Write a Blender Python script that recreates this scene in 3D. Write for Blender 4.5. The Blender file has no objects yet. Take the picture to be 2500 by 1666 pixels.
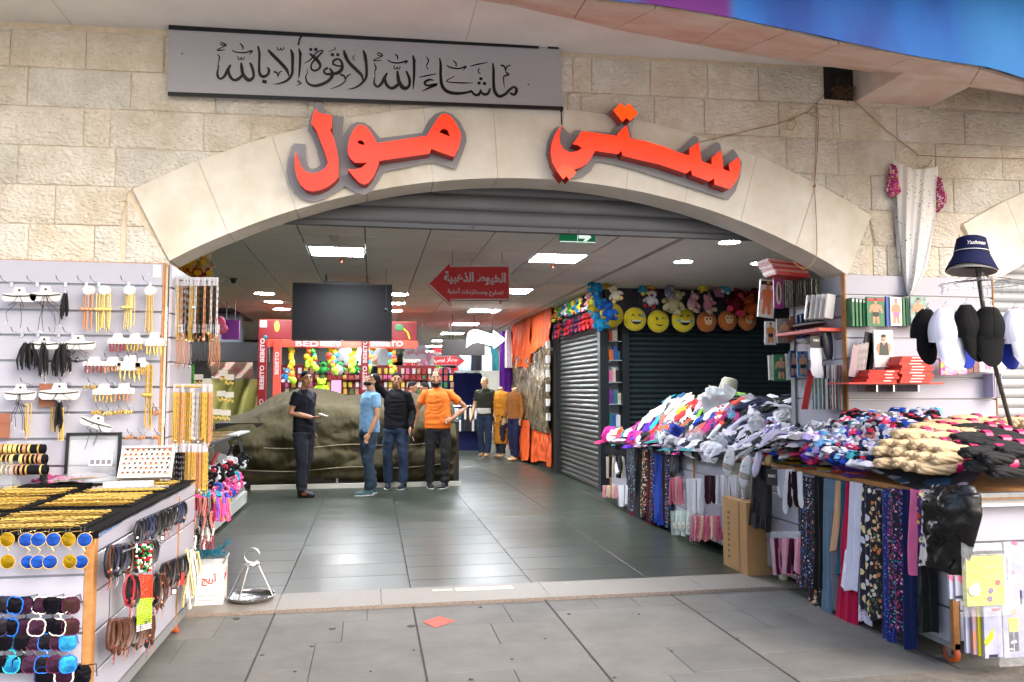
import bpy,math,random
import numpy as np
from mathutils import Vector,Matrix,noise
from mathutils.geometry import tessellate_polygon
random.seed(7)
SC=bpy.context.scene
COL=SC.collection
R=math.radians
# ---- camera
cam_d=bpy.data.cameras.new('camera')
cam_d.sensor_width=36.0
cam_d.lens=1915.0/2500.0*36.0
cam_d.clip_end=400.0
cam=bpy.data.objects.new('camera',cam_d)
COL.objects.link(cam)
CAMP=Vector((.0,-5.4,1.48))
YAW,PITCH=R(10.1056),R(3.6452)
cam.location=CAMP
cam.rotation_euler=(R(90)+PITCH,.0,-YAW)
SC.camera=cam
# ---- world, sun, exposure
world=bpy.data.worlds.new('World')
SC.world=world
world.use_nodes=True
_nt=world.node_tree
_bg=_nt.nodes['Background']
_sky=_nt.nodes.new('ShaderNodeTexSky')
_sky.sky_type='NISHITA'
_sky.sun_disc=False
SUN_EL,SUN_AZ=R(38.0),R(140.0)
_sky.sun_elevation=SUN_EL
_sky.sun_rotation=SUN_AZ
_sky.air_density=1.0
_sky.dust_density=4.0
_nt.links.new(_sky.outputs[0],_bg.inputs[0])
_bg.inputs[1].default_value=.15
sun_d=bpy.data.lights.new('sun','SUN')
sun_d.energy=.5
sun_d.angle=R(30.0)
sun_d.color=(1.0,.98,.96)
sun=bpy.data.objects.new('sun',sun_d)
COL.objects.link(sun)
_sd=Vector((math.sin(SUN_AZ)*math.cos(SUN_EL),math.cos(SUN_AZ)*math.cos(SUN_EL),math.sin(SUN_EL)))
sun.rotation_euler=(-_sd).to_track_quat('-Z','Y').to_euler()
sun.location=_sd*20
SC.view_settings.view_transform='Standard'
SC.view_settings.look='None'
SC.view_settings.gamma=1.0
SC.view_settings.use_curve_mapping=False
SC.view_settings.exposure=1.75
SC.cycles.max_bounces=6
SC.cycles.transparent_max_bounces=10
SC.cycles.caustics_reflective=False
SC.cycles.caustics_refractive=False
SC.cycles.sample_clamp_indirect=8.0
SC.cycles.use_denoising=True
# ---- measuring from the survey of the photograph
_F=Vector((math.sin(YAW)*math.cos(PITCH),math.cos(YAW)*math.cos(PITCH),math.sin(PITCH)))
_Rt=Vector((math.cos(YAW),-math.sin(YAW),0))
_U=_Rt.cross(_F)
def ray(px,py):
 return _F+_Rt*((px-1250)/1915.0)-_U*((py-833)/1915.0)
def atY(px,py,Y):
 d=ray(px,py);return CAMP+d*((Y-CAMP.y)/d.y)
def atX(px,py,X):
 d=ray(px,py);return CAMP+d*((X-CAMP.x)/d.x)
def atZ(px,py,Z):
 d=ray(px,py);return CAMP+d*((Z-CAMP.z)/d.z)
 # ---- materials
def lin(h):
 if isinstance(h,(tuple,list)):
  return(h[0],h[1],h[2],1.0)
 h=h.lstrip('#');o=[]
 for i in(0,2,4):
  c=int(h[i:i+2],16)/255.0
  o.append(c/12.92 if c<=.04045 else((c+.055)/1.055)**2.4)
 return(o[0],o[1],o[2],1.0)
MC={}
def mat(name,col,rough=.6,metal=.0,var=.0,vs=6.0,bump=.0,bs=40.0,emit=.0,alpha=1.0,col2=None,stretch=None,spec=.5,sheen=.0,coat=.0):
 if name in MC:return MC[name]
 m=bpy.data.materials.new(name);m.use_nodes=True
 nt=m.node_tree;b=nt.nodes['Principled BSDF']
 c=lin(col)
 b.inputs['Base Color'].default_value=c
 b.inputs['Roughness'].default_value=rough
 b.inputs['Metallic'].default_value=metal
 b.inputs['Specular IOR Level'].default_value=spec
 if sheen:b.inputs['Sheen Weight'].default_value=sheen
 if coat:b.inputs['Coat Weight'].default_value=coat
 if emit:
  b.inputs['Emission Color'].default_value=c
  b.inputs['Emission Strength'].default_value=emit
 if alpha<1:b.inputs['Alpha'].default_value=alpha
 tc=None
 if var or bump or col2:
  tc=nt.nodes.new('ShaderNodeTexCoord')
  src=tc.outputs['Object']
  if stretch:
   mp=nt.nodes.new('ShaderNodeMapping');mp.inputs['Scale'].default_value=stretch
   nt.links.new(src,mp.inputs[0]);src=mp.outputs[0]
  if var or col2:
   n=nt.nodes.new('ShaderNodeTexNoise');n.inputs['Scale'].default_value=vs;n.inputs['Detail'].default_value=6
   n.inputs['Roughness'].default_value=.6
   nt.links.new(src,n.inputs['Vector'])
   r=nt.nodes.new('ShaderNodeValToRGB')
   r.color_ramp.elements[0].position=.32;r.color_ramp.elements[1].position=.68
   if col2:
    r.color_ramp.elements[0].color=lin(col2);r.color_ramp.elements[1].color=c
   else:
    r.color_ramp.elements[0].color=tuple(x*(1-var)for x in c[:3])+(1,)
    r.color_ramp.elements[1].color=tuple(min(1,x*(1+var*.5))for x in c[:3])+(1,)
   nt.links.new(n.outputs['Fac'],r.inputs[0]);nt.links.new(r.outputs[0],b.inputs['Base Color'])
   if emit:nt.links.new(r.outputs[0],b.inputs['Emission Color'])
  if bump:
   n2=nt.nodes.new('ShaderNodeTexNoise');n2.inputs['Scale'].default_value=bs;n2.inputs['Detail'].default_value=5
   nt.links.new(src,n2.inputs['Vector'])
   bp=nt.nodes.new('ShaderNodeBump');bp.inputs['Strength'].default_value=bump;bp.inputs['Distance'].default_value=.02
   nt.links.new(n2.outputs['Fac'],bp.inputs['Height']);nt.links.new(bp.outputs[0],b.inputs['Normal'])
 MC[name]=m
 return m
def print_mat(name,base,cols,scale=30.0,size=.42,rough=.8,stretch=None,kind='F1'):
 """printed cloth: scattered dots or blossoms of several colours on a ground"""
 if name in MC:return MC[name]
 m=bpy.data.materials.new(name);m.use_nodes=True
 nt=m.node_tree;b=nt.nodes['Principled BSDF'];b.inputs['Roughness'].default_value=rough
 tc=nt.nodes.new('ShaderNodeTexCoord');mp=nt.nodes.new('ShaderNodeMapping')
 if stretch:mp.inputs['Scale'].default_value=stretch
 ns=nt.nodes.new('ShaderNodeTexNoise');ns.inputs['Scale'].default_value=scale*.7
 mx0=nt.nodes.new('ShaderNodeMixRGB');mx0.blend_type='ADD';mx0.inputs[0].default_value=.9/scale
 nt.links.new(tc.outputs['Object'],mp.inputs[0]);nt.links.new(mp.outputs[0],ns.inputs['Vector'])
 nt.links.new(mp.outputs[0],mx0.inputs[1]);nt.links.new(ns.outputs['Color'],mx0.inputs[2])
 v=nt.nodes.new('ShaderNodeTexVoronoi');v.inputs['Scale'].default_value=scale
 nt.links.new(mx0.outputs[0],v.inputs['Vector'])
 r=nt.nodes.new('ShaderNodeValToRGB');r.color_ramp.interpolation='CONSTANT'
 el=r.color_ramp.elements
 el[0].color=lin(cols[0]);el[1].color=lin(cols[-1]);el[1].position=1-1.0/len(cols)
 for i in range(1,len(cols)-1):
  e=el.new(i/len(cols));e.color=lin(cols[i])
 sp=nt.nodes.new('ShaderNodeSeparateColor')
 nt.links.new(v.outputs['Color'],sp.inputs[0]);nt.links.new(sp.outputs[0],r.inputs[0])
 lt=nt.nodes.new('ShaderNodeMath');lt.operation='LESS_THAN';lt.inputs[1].default_value=size
 nt.links.new(v.outputs['Distance'],lt.inputs[0])
 mx=nt.nodes.new('ShaderNodeMixRGB');mx.inputs[1].default_value=lin(base)
 nt.links.new(lt.outputs[0],mx.inputs[0]);nt.links.new(r.outputs[0],mx.inputs[2])
 nt.links.new(mx.outputs[0],b.inputs['Base Color'])
 MC[name]=m
 return m
 # ---- mesh builder
def frame_of(d,up=None):
 d=Vector(d).normalized()
 up=Vector(up)if up is not None else(Vector((0,0,1))if abs(d.z)<.95 else Vector((1,0,0)))
 a=d.cross(up)
 if a.length<1e-6:a=d.cross(Vector((0,1,0)))
 a.normalize();b=a.cross(d)
 return a,b
class MB:
 def __init__(s):s.v=[];s.f=[];s.m=[]
 def add(s,vs,fs,mi=0):
  o=len(s.v);s.v+=[tuple(v)for v in vs]
  s.f+=[tuple(i+o for i in f)for f in fs];s.m+=[mi]*len(fs);return s
 def box(s,x0,x1,y0,y1,z0,z1,mi=0):
  return s.add([(x0,y0,z0),(x1,y0,z0),(x1,y1,z0),(x0,y1,z0),(x0,y0,z1),(x1,y0,z1),(x1,y1,z1),(x0,y1,z1)],[(0,3,2,1),(4,5,6,7),(0,1,5,4),(1,2,6,5),(2,3,7,6),(3,0,4,7)],mi)
 def obox(s,c,size,M=None,mi=0):
  hx,hy,hz=size[0]/2,size[1]/2,size[2]/2;c=Vector(c)
  P=[Vector(p)for p in[(-hx,-hy,-hz),(hx,-hy,-hz),(hx,hy,-hz),(-hx,hy,-hz),(-hx,-hy,hz),(hx,-hy,hz),(hx,hy,hz),(-hx,hy,hz)]]
  if M is not None:P=[M@p for p in P]
  return s.add([p+c for p in P],[(0,3,2,1),(4,5,6,7),(0,1,5,4),(1,2,6,5),(2,3,7,6),(3,0,4,7)],mi)
 def tube(s,pts,r,n=6,closed=False,mi=0,up=None,flat=1.0):
  pts=[Vector(p)for p in pts];k=len(pts)
  rr=r if isinstance(r,(list,tuple))else[r]*k
  vs=[];prev=None
  for i,p in enumerate(pts):
   d=(pts[(i+1)%k]-pts[i-1])if closed else(pts[min(i+1,k-1)]-pts[max(i-1,0)])
   if d.length<1e-9:d=Vector((0,0,1))
   if prev is None:a,b=frame_of(d,up)
   else:
    d.normalize();a=prev-d*prev.dot(d)
    if a.length<1e-6:a,b=frame_of(d)
    a.normalize();b=a.cross(d)
   prev=a
   for j in range(n):
    t=2*math.pi*j/n
    vs.append(p+a*(math.cos(t)*rr[i])+b*(math.sin(t)*rr[i]*flat))
  fs=[]
  for i in range(k if closed else k-1):
   for j in range(n):
    i2=(i+1)%k
    fs.append((i*n+j,i*n+(j+1)%n,i2*n+(j+1)%n,i2*n+j))
  if not closed:
   fs.append(tuple(range(n-1,-1,-1)));fs.append(tuple((k-1)*n+j for j in range(n)))
  return s.add(vs,fs,mi)
 def cyl(s,p0,p1,r0,r1=None,n=10,mi=0):
  return s.tube([p0,p1],[r0,r0 if r1 is None else r1],n,mi=mi)
 def lathe(s,prof,c=(0,0,0),n=16,M=None,mi=0,cap=True,sx=1.0,sy=1.0):
  c=Vector(c);vs=[];k=len(prof)
  for r_,z in prof:
   for j in range(n):
    t=2*math.pi*j/n
    p=Vector((math.cos(t)*r_*sx,math.sin(t)*r_*sy,z))
    if M is not None:p=M@p
    vs.append(p+c)
  fs=[(i*n+j,i*n+(j+1)%n,(i+1)*n+(j+1)%n,(i+1)*n+j)for i in range(k-1)for j in range(n)]
  if cap:fs.append(tuple(range(n-1,-1,-1)));fs.append(tuple((k-1)*n+j for j in range(n)))
  return s.add(vs,fs,mi)
 def ball(s,c,r,n=12,k=8,M=None,mi=0):
  rx,ry,rz=r if isinstance(r,(tuple,list))else(r,r,r)
  c=Vector(c);vs=[];fs=[]
  for i in range(1,k):
   ph=math.pi*i/k
   for j in range(n):
    t=2*math.pi*j/n
    p=Vector((math.sin(ph)*math.cos(t)*rx,math.sin(ph)*math.sin(t)*ry,-math.cos(ph)*rz))
    if M is not None:p=M@p
    vs.append(p+c)
  a=Vector((0,0,-rz));b=Vector((0,0,rz))
  if M is not None:a=M@a;b=M@b
  ia=len(vs);vs.append(a+c);vs.append(b+c)
  for i in range(k-2):
   for j in range(n):
    fs.append((i*n+j,i*n+(j+1)%n,(i+1)*n+(j+1)%n,(i+1)*n+j))
  for j in range(n):
   fs.append((ia,(j+1)%n,j));fs.append((ia+1,(k-2)*n+j,(k-2)*n+(j+1)%n))
  return s.add(vs,fs,mi)
 def prism(s,loops,fn,t0,t1,mi=0,mside=None):
  """outline loops (first outer, others holes) mapped by fn(u, v, t) and given thickness t0..t1"""
  mside=mi if mside is None else mside
  tri=tessellate_polygon([[Vector((p[0],p[1],0))for p in l]for l in loops])
  flat=[p for l in loops for p in l];k=len(flat)
  vs=[fn(p[0],p[1],t0)for p in flat]+[fn(p[0],p[1],t1)for p in flat]
  fs=[t for t in tri];s.add(vs,fs,mi)
  s.add(vs,[(a+k,b+k,c+k)for a,b,c in tri],mi)
  o=0;fs=[]
  for l in loops:
   n=len(l)
   for i in range(n):
    a,b=o+i,o+(i+1)%n
    fs.append((a,b,b+k,a+k))
   o+=n
  return s.add(vs,fs,mside)
 def grid(s,fn,nu,nv,mi=0,cu=False):
  vs=[fn(i/(nu-1 if not cu else nu),j/(nv-1))for j in range(nv)for i in range(nu)]
  fs=[]
  for j in range(nv-1):
   for i in range(nu if cu else nu-1):
    i2=(i+1)%nu
    fs.append((j*nu+i,j*nu+i2,(j+1)*nu+i2,(j+1)*nu+i))
  return s.add(vs,fs,mi)
 def mesh(s,name,mats=None,smooth=True,ang=40):
  me=bpy.data.meshes.new(name)
  me.from_pydata(s.v,[],s.f)
  for m in(mats if isinstance(mats,(list,tuple))else[mats]):me.materials.append(m)
  if any(s.m):me.polygons.foreach_set('material_index',s.m)
  if smooth:
   me.polygons.foreach_set('use_smooth',[True]*len(me.polygons))
   me.set_sharp_from_angle(angle=R(ang))
  me.update()
  return me
 def build(s,name,mats,parent=None,smooth=True,ang=40,fix=False):
  me=s.mesh(name,mats,smooth,ang)
  if fix:
   import bmesh
   bm=bmesh.new();bm.from_mesh(me);bmesh.ops.recalc_face_normals(bm,faces=bm.faces);bm.to_mesh(me);bm.free()
  return obj(name,me,parent)
def obj(name,me,parent=None,loc=None,rot=None,scale=None):
 o=bpy.data.objects.new(name,me);COL.objects.link(o)
 if parent is not None:o.parent=parent
 if loc is not None:o.location=loc
 if rot is not None:o.rotation_euler=rot
 if scale is not None:o.scale=scale
 return o
def tag(o,label,cat,group=None):
 o['label']=label;o['category']=cat
 if group:o['group']=group
 return o
def thing(name,label,cat,loc=(0,0,0),rz=.0,group=None,rot=None):
 o=bpy.data.objects.new(name,None);COL.objects.link(o)
 o.location=loc;o.rotation_euler=rot if rot is not None else(0,0,rz);o.empty_display_size=.1
 return tag(o,label,cat,group)
def struct(o):o['kind']='structure';return o
def stuff(o):o['kind']='stuff';return o
def kids(o):return[c for c in list(o.children)]
def copy_tree(o,parent=None,label=None,loc=None,rot=None):
 c=o.copy();COL.objects.link(c)
 if parent is not None:c.parent=parent
 if label:c['label']=label
 if loc is not None:c.location=loc
 if rot is not None:c.rotation_euler=rot
 for k in kids(o):copy_tree(k,c)
 return c
def setmat(o,m,i=0):
 o.material_slots[i].link='OBJECT';o.material_slots[i].material=m
def evaluated(o,keep=False):
 """mesh of an object after its modifiers, worked out in a scratch scene so that the big one is left alone"""
 ts=bpy.data.scenes.new('scratch');ts.collection.objects.link(o);vl=ts.view_layers[0];vl.update()
 dg=vl.depsgraph;dg.update();me=bpy.data.meshes.new_from_object(o.evaluated_get(dg),depsgraph=dg)
 bpy.data.objects.remove(o);bpy.data.scenes.remove(ts);return me
def text_mesh(body,size,bold=.0,ext=.001,shear=.0,align='CENTER'):
 cu=bpy.data.curves.new('lettering','FONT');cu.body=body;cu.size=size;cu.offset=bold
 cu.extrude=ext;cu.shear=shear;cu.align_x=align;cu.align_y='CENTER';cu.resolution_u=3
 me=evaluated(bpy.data.objects.new('lettering',cu));bpy.data.curves.remove(cu)
 return me
def text(body,size,m,parent,M,bold=.0,ext=.001,name='lettering',shear=.0,fit=None,fith=None,align='CENTER'):
 """lettering as thin raised mesh; M places its centre; fit = width it should span"""
 me=text_mesh(body,size,bold,ext,shear,align)
 xs=[v.co.x for v in me.vertices];ys=[v.co.y for v in me.vertices]
 cx,cy=(min(xs)+max(xs))/2,(min(ys)+max(ys))/2
 sx=fit/(max(xs)-min(xs))if fit else 1.0
 sy=fith/(max(ys)-min(ys))if fith else(sx if fit else 1.0)
 if align=='CENTER':
  for v in me.vertices:v.co.x=(v.co.x-cx)*sx;v.co.y=(v.co.y-cy)*sy
 me.materials.clear();me.materials.append(m)
 me.transform(M)
 return obj(name,me,parent)
FACE=Matrix.Rotation(R(90),4,'X')
def sst(t):t=max(0,min(1,t));return t*t*(3-2*t)
def nz(x,y=.0,z=.0):return noise.noise(Vector((x,y,z)))
WHITE=mat('white_laminate','#a6a5b2',.35,var=.04,vs=3)
EDGE=mat('chipboard_edge','#b07a45',.7,var=.25,vs=30)
CHROME=mat('chrome','#c8c8cc',.22,1.0)
STEEL=mat('brushed_steel','#8d9094',.4,.9,var=.2,vs=20)
BLACK=mat('black_plastic','#0c0c0e',.4)
GOLD=mat('gold_plate','#d2ac52',.3,.4)
GOLD2=mat('bright_gold_plate','#e6cc7a',.25,.4)
ROSE=mat('rose_gold_plate','#cc9268',.3,.4)
GOLD3=mat('dull_gold_plate','#8c6c2c',.35,.4)
SILVER=mat('silver_plate','#d8d8dc',.25,.6)
SKIN=mat('skin','#9a6a4c',.55,var=.08,vs=9)
SKP=mat('printed_skin','#b98a6a',.5,var=.15,vs=30)
PLASTIC=mat('clear_plastic','#d8dce0',.12,alpha=.22,bump=.8,bs=30)
CORD=mat('black_cord','#0d0c10',.6)
CARD=mat('white_card','#cbc8c4',.6,var=.05)
# ==== ground and floor
m_bed=mat('paving_bed','#2a2824',.9,var=.3)
ground=struct(MB().box(-40,40,-60,-.002,-.1,-.012).build('ground',mat('pale_plaza','#bdb8ae',.85,var=.1,vs=1)))
def paver_mat(name,c,c2,rough=.75,spec=.35):
 if name in MC:return MC[name]
 m=mat(name,c,rough,bump=.12,bs=140,spec=spec)
 nt=m.node_tree;b=nt.nodes['Principled BSDF']
 tc=nt.nodes.new('ShaderNodeTexCoord');ge=nt.nodes.new('ShaderNodeNewGeometry')
 n1=nt.nodes.new('ShaderNodeTexNoise');n1.inputs['Scale'].default_value=2.2;n1.inputs['Detail'].default_value=8;n1.inputs['Roughness'].default_value=.7
 n2=nt.nodes.new('ShaderNodeTexNoise');n2.inputs['Scale'].default_value=260;n2.inputs['Detail'].default_value=2
 mi=nt.nodes.new('ShaderNodeMath');mi.operation='MULTIPLY_ADD';mi.inputs[1].default_value=.35
 nt.links.new(ge.outputs['Position'],n1.inputs['Vector']);nt.links.new(ge.outputs['Position'],n2.inputs['Vector'])
 nt.links.new(n2.outputs['Fac'],mi.inputs[0]);nt.links.new(n1.outputs['Fac'],mi.inputs[2])
 r=nt.nodes.new('ShaderNodeValToRGB');r.color_ramp.elements[0].position=.45;r.color_ramp.elements[1].position=.9
 r.color_ramp.elements[0].color=lin(c2);r.color_ramp.elements[1].color=lin(c)
 nt.links.new(mi.outputs[0],r.inputs[0]);nt.links.new(r.outputs[0],b.inputs['Base Color'])
 MC[name]=m;return m
PV=[paver_mat('grey_paver','#6a6a68','#535250'),paver_mat('warm_grey_paver','#6e6c68','#575551'),paver_mat('darker_grey_paver','#6b6a68','#545350'),paver_mat('pale_grey_paver','#706f6c','#585753')]
pavement=struct(obj('pavement',None))if False else None
pav=MB().box(-12,14,-5.2,.15,-.06,-.009).build('pavement',m_bed);struct(pav)
random.seed(3)
JX=[-5.25,-4.32,-3.39,-2.46,-1.53,-.62,.295,1.225,2.16,3.1,4.02,4.95,5.88]
stone_cache={}
def slab(x0,x1,y0,y1,mtl,parent,z=.0,g=.003,name='paver'):
 w,d=round(x1-x0,3),round(y1-y0,3);key=(w,d,mtl.name,g)
 if key not in stone_cache:
  b=MB();h=.012;e=g+.002
  b.add([(g,g,-h),(w-g,g,-h),(w-g,d-g,-h),(g,d-g,-h),(g,g,-.002),(w-g,g,-.002),(w-g,d-g,-.002),(g,d-g,-.002),(e,e,0),(w-e,e,0),(w-e,d-e,0),(e,d-e,0)],[(0,1,5,4),(1,2,6,5),(2,3,7,6),(3,0,4,7),(4,5,9,8),(5,6,10,9),(6,7,11,10),(7,4,8,11),(8,9,10,11)])
  stone_cache[key]=b.mesh(name,mtl,smooth=False)
 o=obj(name,stone_cache[key],parent,(x0,y0,z));return o
for i in range(len(JX)-1):
 x0,x1=JX[i],JX[i+1]
 off=(i%2)*.22+.05
 y=.13
 k=0
 while y>-3.6:
  d=.42
  ya=y-(off if k==0 else d)
  if not(-3.3<x0 and x1<6.0):y=ya;k+=1;continue
  cuts=[x0]+sorted(x0+(x1-x0)*random.choice((.34,.5,.66))for _ in range(random.choice((0,1,1,2))))
  cuts=sorted(set(round(c,3)for c in cuts))+[x1]
  for a,b_ in zip(cuts[:-1],cuts[1:]):
   g0=.0035 if a==x0 else .0012
   slab(a,b_,ya,y,random.choice((PV[0],PV[0],PV[1],PV[2],PV[3])),pav,z=random.uniform(-.001,.001),g=.0016)
  y=ya;k+=1
jt=MB()
for x in JX:jt.box(x-.006,x+.006,-5.0,.135,-.005,.0016)
jt.build('long_joint',mat('joint_dirt','#34312c',.95,var=.4,vs=30),pav,smooth=False)
far=MB().box(-12,14,-5.2,-3.6,-.009,-.001)
far.build('paver_field',PV[0],pav,smooth=False)
m_conc=mat('rough_concrete','#625c54',.95,var=.35,vs=14,bump=.5,bs=90)
_a=atZ(1900,1666,.004);_b=atZ(2500,1618,.004)
rc=MB().prism([[(_a.x-.25,_a.y-.08),(_b.x+.2,_b.y),(7.0,-1.75),(7.5,-5.0),(1.6,-5.0)]],lambda u,v,t:(u,v,t),.002,.009)
struct(rc.build('concrete_apron',m_conc,smooth=False,fix=True))
m_gran=mat('speckled_granite','#8a847c',.55,col2='#5f5b56',vs=180,bump=.15,bs=200)
th=MB();thr=struct(MB().box(-1.75,3.9,.15,.56,-.05,.01).build('threshold',m_bed,smooth=False))
xs=[-1.75,-.62,.08,1.27,2.45,3.9]
for a,b_ in zip(xs[:-1],xs[1:]):
 q=MB();q.box(a+.002,b_-.002,.135,.565,.008,.021);q.build('granite_slab',m_gran,thr,smooth=False)
th2=MB().box(-1.75,3.9,.132,.15,-.004,.0205);th2.build('chipped_nosing',mat('chipped_stone','#948478',.9,col2='#6e645c',vs=60,bump=.6,bs=80),thr,smooth=False)
tp=MB().box(.62,1.05,.4,.5,.0215,.0245);tp.build('patch',mat('old_filler','#a9b0a6',.7,var=.2,vs=20),thr,smooth=False)
tp=MB().box(.45,.6,.43,.48,.0215,.024);tp.build('patch',MC['old_filler'],thr,smooth=False)
def gloss_mat(name,c,c2,rough):
 m=mat(name,c,rough,var=.0,bump=.02,bs=90,spec=.4)
 nt=m.node_tree;b=nt.nodes['Principled BSDF'];ge=nt.nodes.new('ShaderNodeNewGeometry')
 n1=nt.nodes.new('ShaderNodeTexNoise');n1.inputs['Scale'].default_value=1.3;n1.inputs['Detail'].default_value=8;n1.inputs['Roughness'].default_value=.65
 nt.links.new(ge.outputs['Position'],n1.inputs['Vector'])
 r=nt.nodes.new('ShaderNodeValToRGB');r.color_ramp.elements[0].position=.3;r.color_ramp.elements[1].position=.75
 r.color_ramp.elements[0].color=lin(c2);r.color_ramp.elements[1].color=lin(c)
 nt.links.new(n1.outputs['Fac'],r.inputs[0]);nt.links.new(r.outputs[0],b.inputs['Base Color'])
 mr=nt.nodes.new('ShaderNodeMapRange');mr.inputs['To Min'].default_value=rough*1.0;mr.inputs['To Max'].default_value=rough*1.45
 nt.links.new(n1.outputs['Fac'],mr.inputs[0]);nt.links.new(mr.outputs[0],b.inputs['Roughness'])
 return m
FT=[gloss_mat('polished_tile','#31382e','#242a22',.28),gloss_mat('polished_tile_dark','#2e352b','#21271f',.3),gloss_mat('polished_tile_pale','#353c31','#272d24',.26)]
floor=struct(MB().box(-9,12,.56,42,-.06,.006).build('floor',mat('tile_joint','#23241f',.9),smooth=False))
random.seed(5)
JI=[-.62+.92*(i-8)for i in range(20)]
for i,x in enumerate(JI[:-1]):
 if x<-3.6 or x>4.6:continue
 y=.57
 k=0
 while y<11.5:
  d=.45 if not(k==0 and i%2)else .25
  slab(x,JI[i+1],y,y+d,random.choice(FT),floor,z=.018,g=.002,name='floor_tile')
  y+=d;k+=1
MB().box(-9,12,11.5,42,.006,.018).build('far_floor',FT[0],floor,smooth=False)
MB().box(-9,-3.6,.57,11.5,.006,.018).build('far_floor',FT[1],floor,smooth=False)
MB().box(5.35,12,.57,11.5,.006,.018).build('far_floor',FT[1],floor,smooth=False)
q=MB();P=[atZ(1032,1517,.006),atZ(1072,1504,.012),atZ(1112,1515,.005),atZ(1062,1530,.009)]
q.prism([[(p.x,p.y)for p in P]],lambda u,v,t:(u,v,t+.004*math.sin(u*30)),.004,.0055)
tag(q.build('paper_sheet',mat('red_paper','#cf4b3a',.7,var=.1),smooth=False,fix=True),'crumpled red paper lozenge lying on the grey pavement','paper')
gm=mat('trodden_gum','#3a3836',.8)
for n_,(px,py)in enumerate([(577,1511),(760,1579),(1003,1529),(1173,1483),(1150,1660),(811,1536),(640,1600),(905,1640),(1330,1560),(1450,1610),(1560,1500),(1250,1610),(720,1640),(1640,1590),(1010,1588),(1390,1500),(1800,1560),(1500,1655)]):
 c=atZ(px,py,.002);q=MB();random.seed(n_)
 w=random.uniform(.012,.028)if n_<6 else random.uniform(.006,.014)
 q.prism([[(c.x+math.cos(t)*w*random.uniform(.6,1.1),c.y+math.sin(t)*w*random.uniform(.5,.9))for t in[i*.785 for i in range(8)]]],lambda u,v,t:(u,v,t),.002,.006)
 o=q.build('stain_spot',gm,pav,smooth=False,fix=True)
 # ==== facade
ICX,ICZ,IR=1.15,-1.935,4.922
ECX,ECZ,ER=1.143,-1.853,5.363
SH2=6.108
def zI(x):
 d=IR*IR-(x-ICX)**2;return ICZ+math.sqrt(d)if d>0 else-9
def zE(x):
 d=ER*ER-(x-ECX)**2;return ECZ+math.sqrt(d)if d>0 else-9
XL,XR=-1.31,3.522
OL,OR_=-1.597,3.775
ZS=2.35
def stone_mat(name,c,c2,rock=True):
 if name in MC:return MC[name]
 m=bpy.data.materials.new(name);m.use_nodes=True;nt=m.node_tree;b=nt.nodes['Principled BSDF']
 b.inputs['Roughness'].default_value=.9
 tc=nt.nodes.new('ShaderNodeNewGeometry');src=tc.outputs['Position']
 n1=nt.nodes.new('ShaderNodeTexNoise');n1.inputs['Scale'].default_value=5.0;n1.inputs['Detail'].default_value=9;n1.inputs['Roughness'].default_value=.65
 n3=nt.nodes.new('ShaderNodeTexNoise');n3.inputs['Scale'].default_value=1.1;n3.inputs['Detail'].default_value=4
 m3=nt.nodes.new('ShaderNodeMapping');m3.inputs['Scale'].default_value=(1.6,1,.6)
 nt.links.new(src,n1.inputs['Vector']);nt.links.new(src,m3.inputs[0]);nt.links.new(m3.outputs[0],n3.inputs['Vector'])
 r=nt.nodes.new('ShaderNodeValToRGB');r.color_ramp.elements[0].position=.3;r.color_ramp.elements[1].position=.62
 r.color_ramp.elements[0].color=lin(c2);r.color_ramp.elements[1].color=lin(c)
 nt.links.new(n1.outputs['Fac'],r.inputs[0])
 r2=nt.nodes.new('ShaderNodeValToRGB');r2.color_ramp.elements[0].position=.35;r2.color_ramp.elements[1].position=.7
 r2.color_ramp.elements[0].color=(.8,.76,.7,1);r2.color_ramp.elements[1].color=(1,1,1,1)
 nt.links.new(n3.outputs['Fac'],r2.inputs[0])
 mx=nt.nodes.new('ShaderNodeMixRGB');mx.blend_type='MULTIPLY';mx.inputs[0].default_value=1
 nt.links.new(r.outputs[0],mx.inputs[1]);nt.links.new(r2.outputs[0],mx.inputs[2]);nt.links.new(mx.outputs[0],b.inputs['Base Color'])
 if rock:
  v=nt.nodes.new('ShaderNodeTexVoronoi');v.inputs['Scale'].default_value=42;v.feature='SMOOTH_F1'
  n2=nt.nodes.new('ShaderNodeTexNoise');n2.inputs['Scale'].default_value=26;n2.inputs['Detail'].default_value=6
  mp=nt.nodes.new('ShaderNodeMapping');mp.inputs['Scale'].default_value=(1,1,1.5)
  nt.links.new(src,mp.inputs[0]);nt.links.new(mp.outputs[0],v.inputs['Vector']);nt.links.new(mp.outputs[0],n2.inputs['Vector'])
  ad=nt.nodes.new('ShaderNodeMath');ad.operation='MULTIPLY_ADD';ad.inputs[1].default_value=.7
  nt.links.new(v.outputs['Distance'],ad.inputs[0]);nt.links.new(n2.outputs['Fac'],ad.inputs[2])
  bp=nt.nodes.new('ShaderNodeBump');bp.inputs['Strength'].default_value=.8;bp.inputs['Distance'].default_value=.022
  nt.links.new(ad.outputs[0],bp.inputs['Height']);nt.links.new(bp.outputs[0],b.inputs['Normal'])
 else:
  n2=nt.nodes.new('ShaderNodeTexNoise');n2.inputs['Scale'].default_value=60;n2.inputs['Detail'].default_value=5
  nt.links.new(src,n2.inputs['Vector'])
  bp=nt.nodes.new('ShaderNodeBump');bp.inputs['Strength'].default_value=.12;bp.inputs['Distance'].default_value=.01
  nt.links.new(n2.outputs['Fac'],bp.inputs['Height']);nt.links.new(bp.outputs[0],b.inputs['Normal'])
 MC[name]=m;return m
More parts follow.
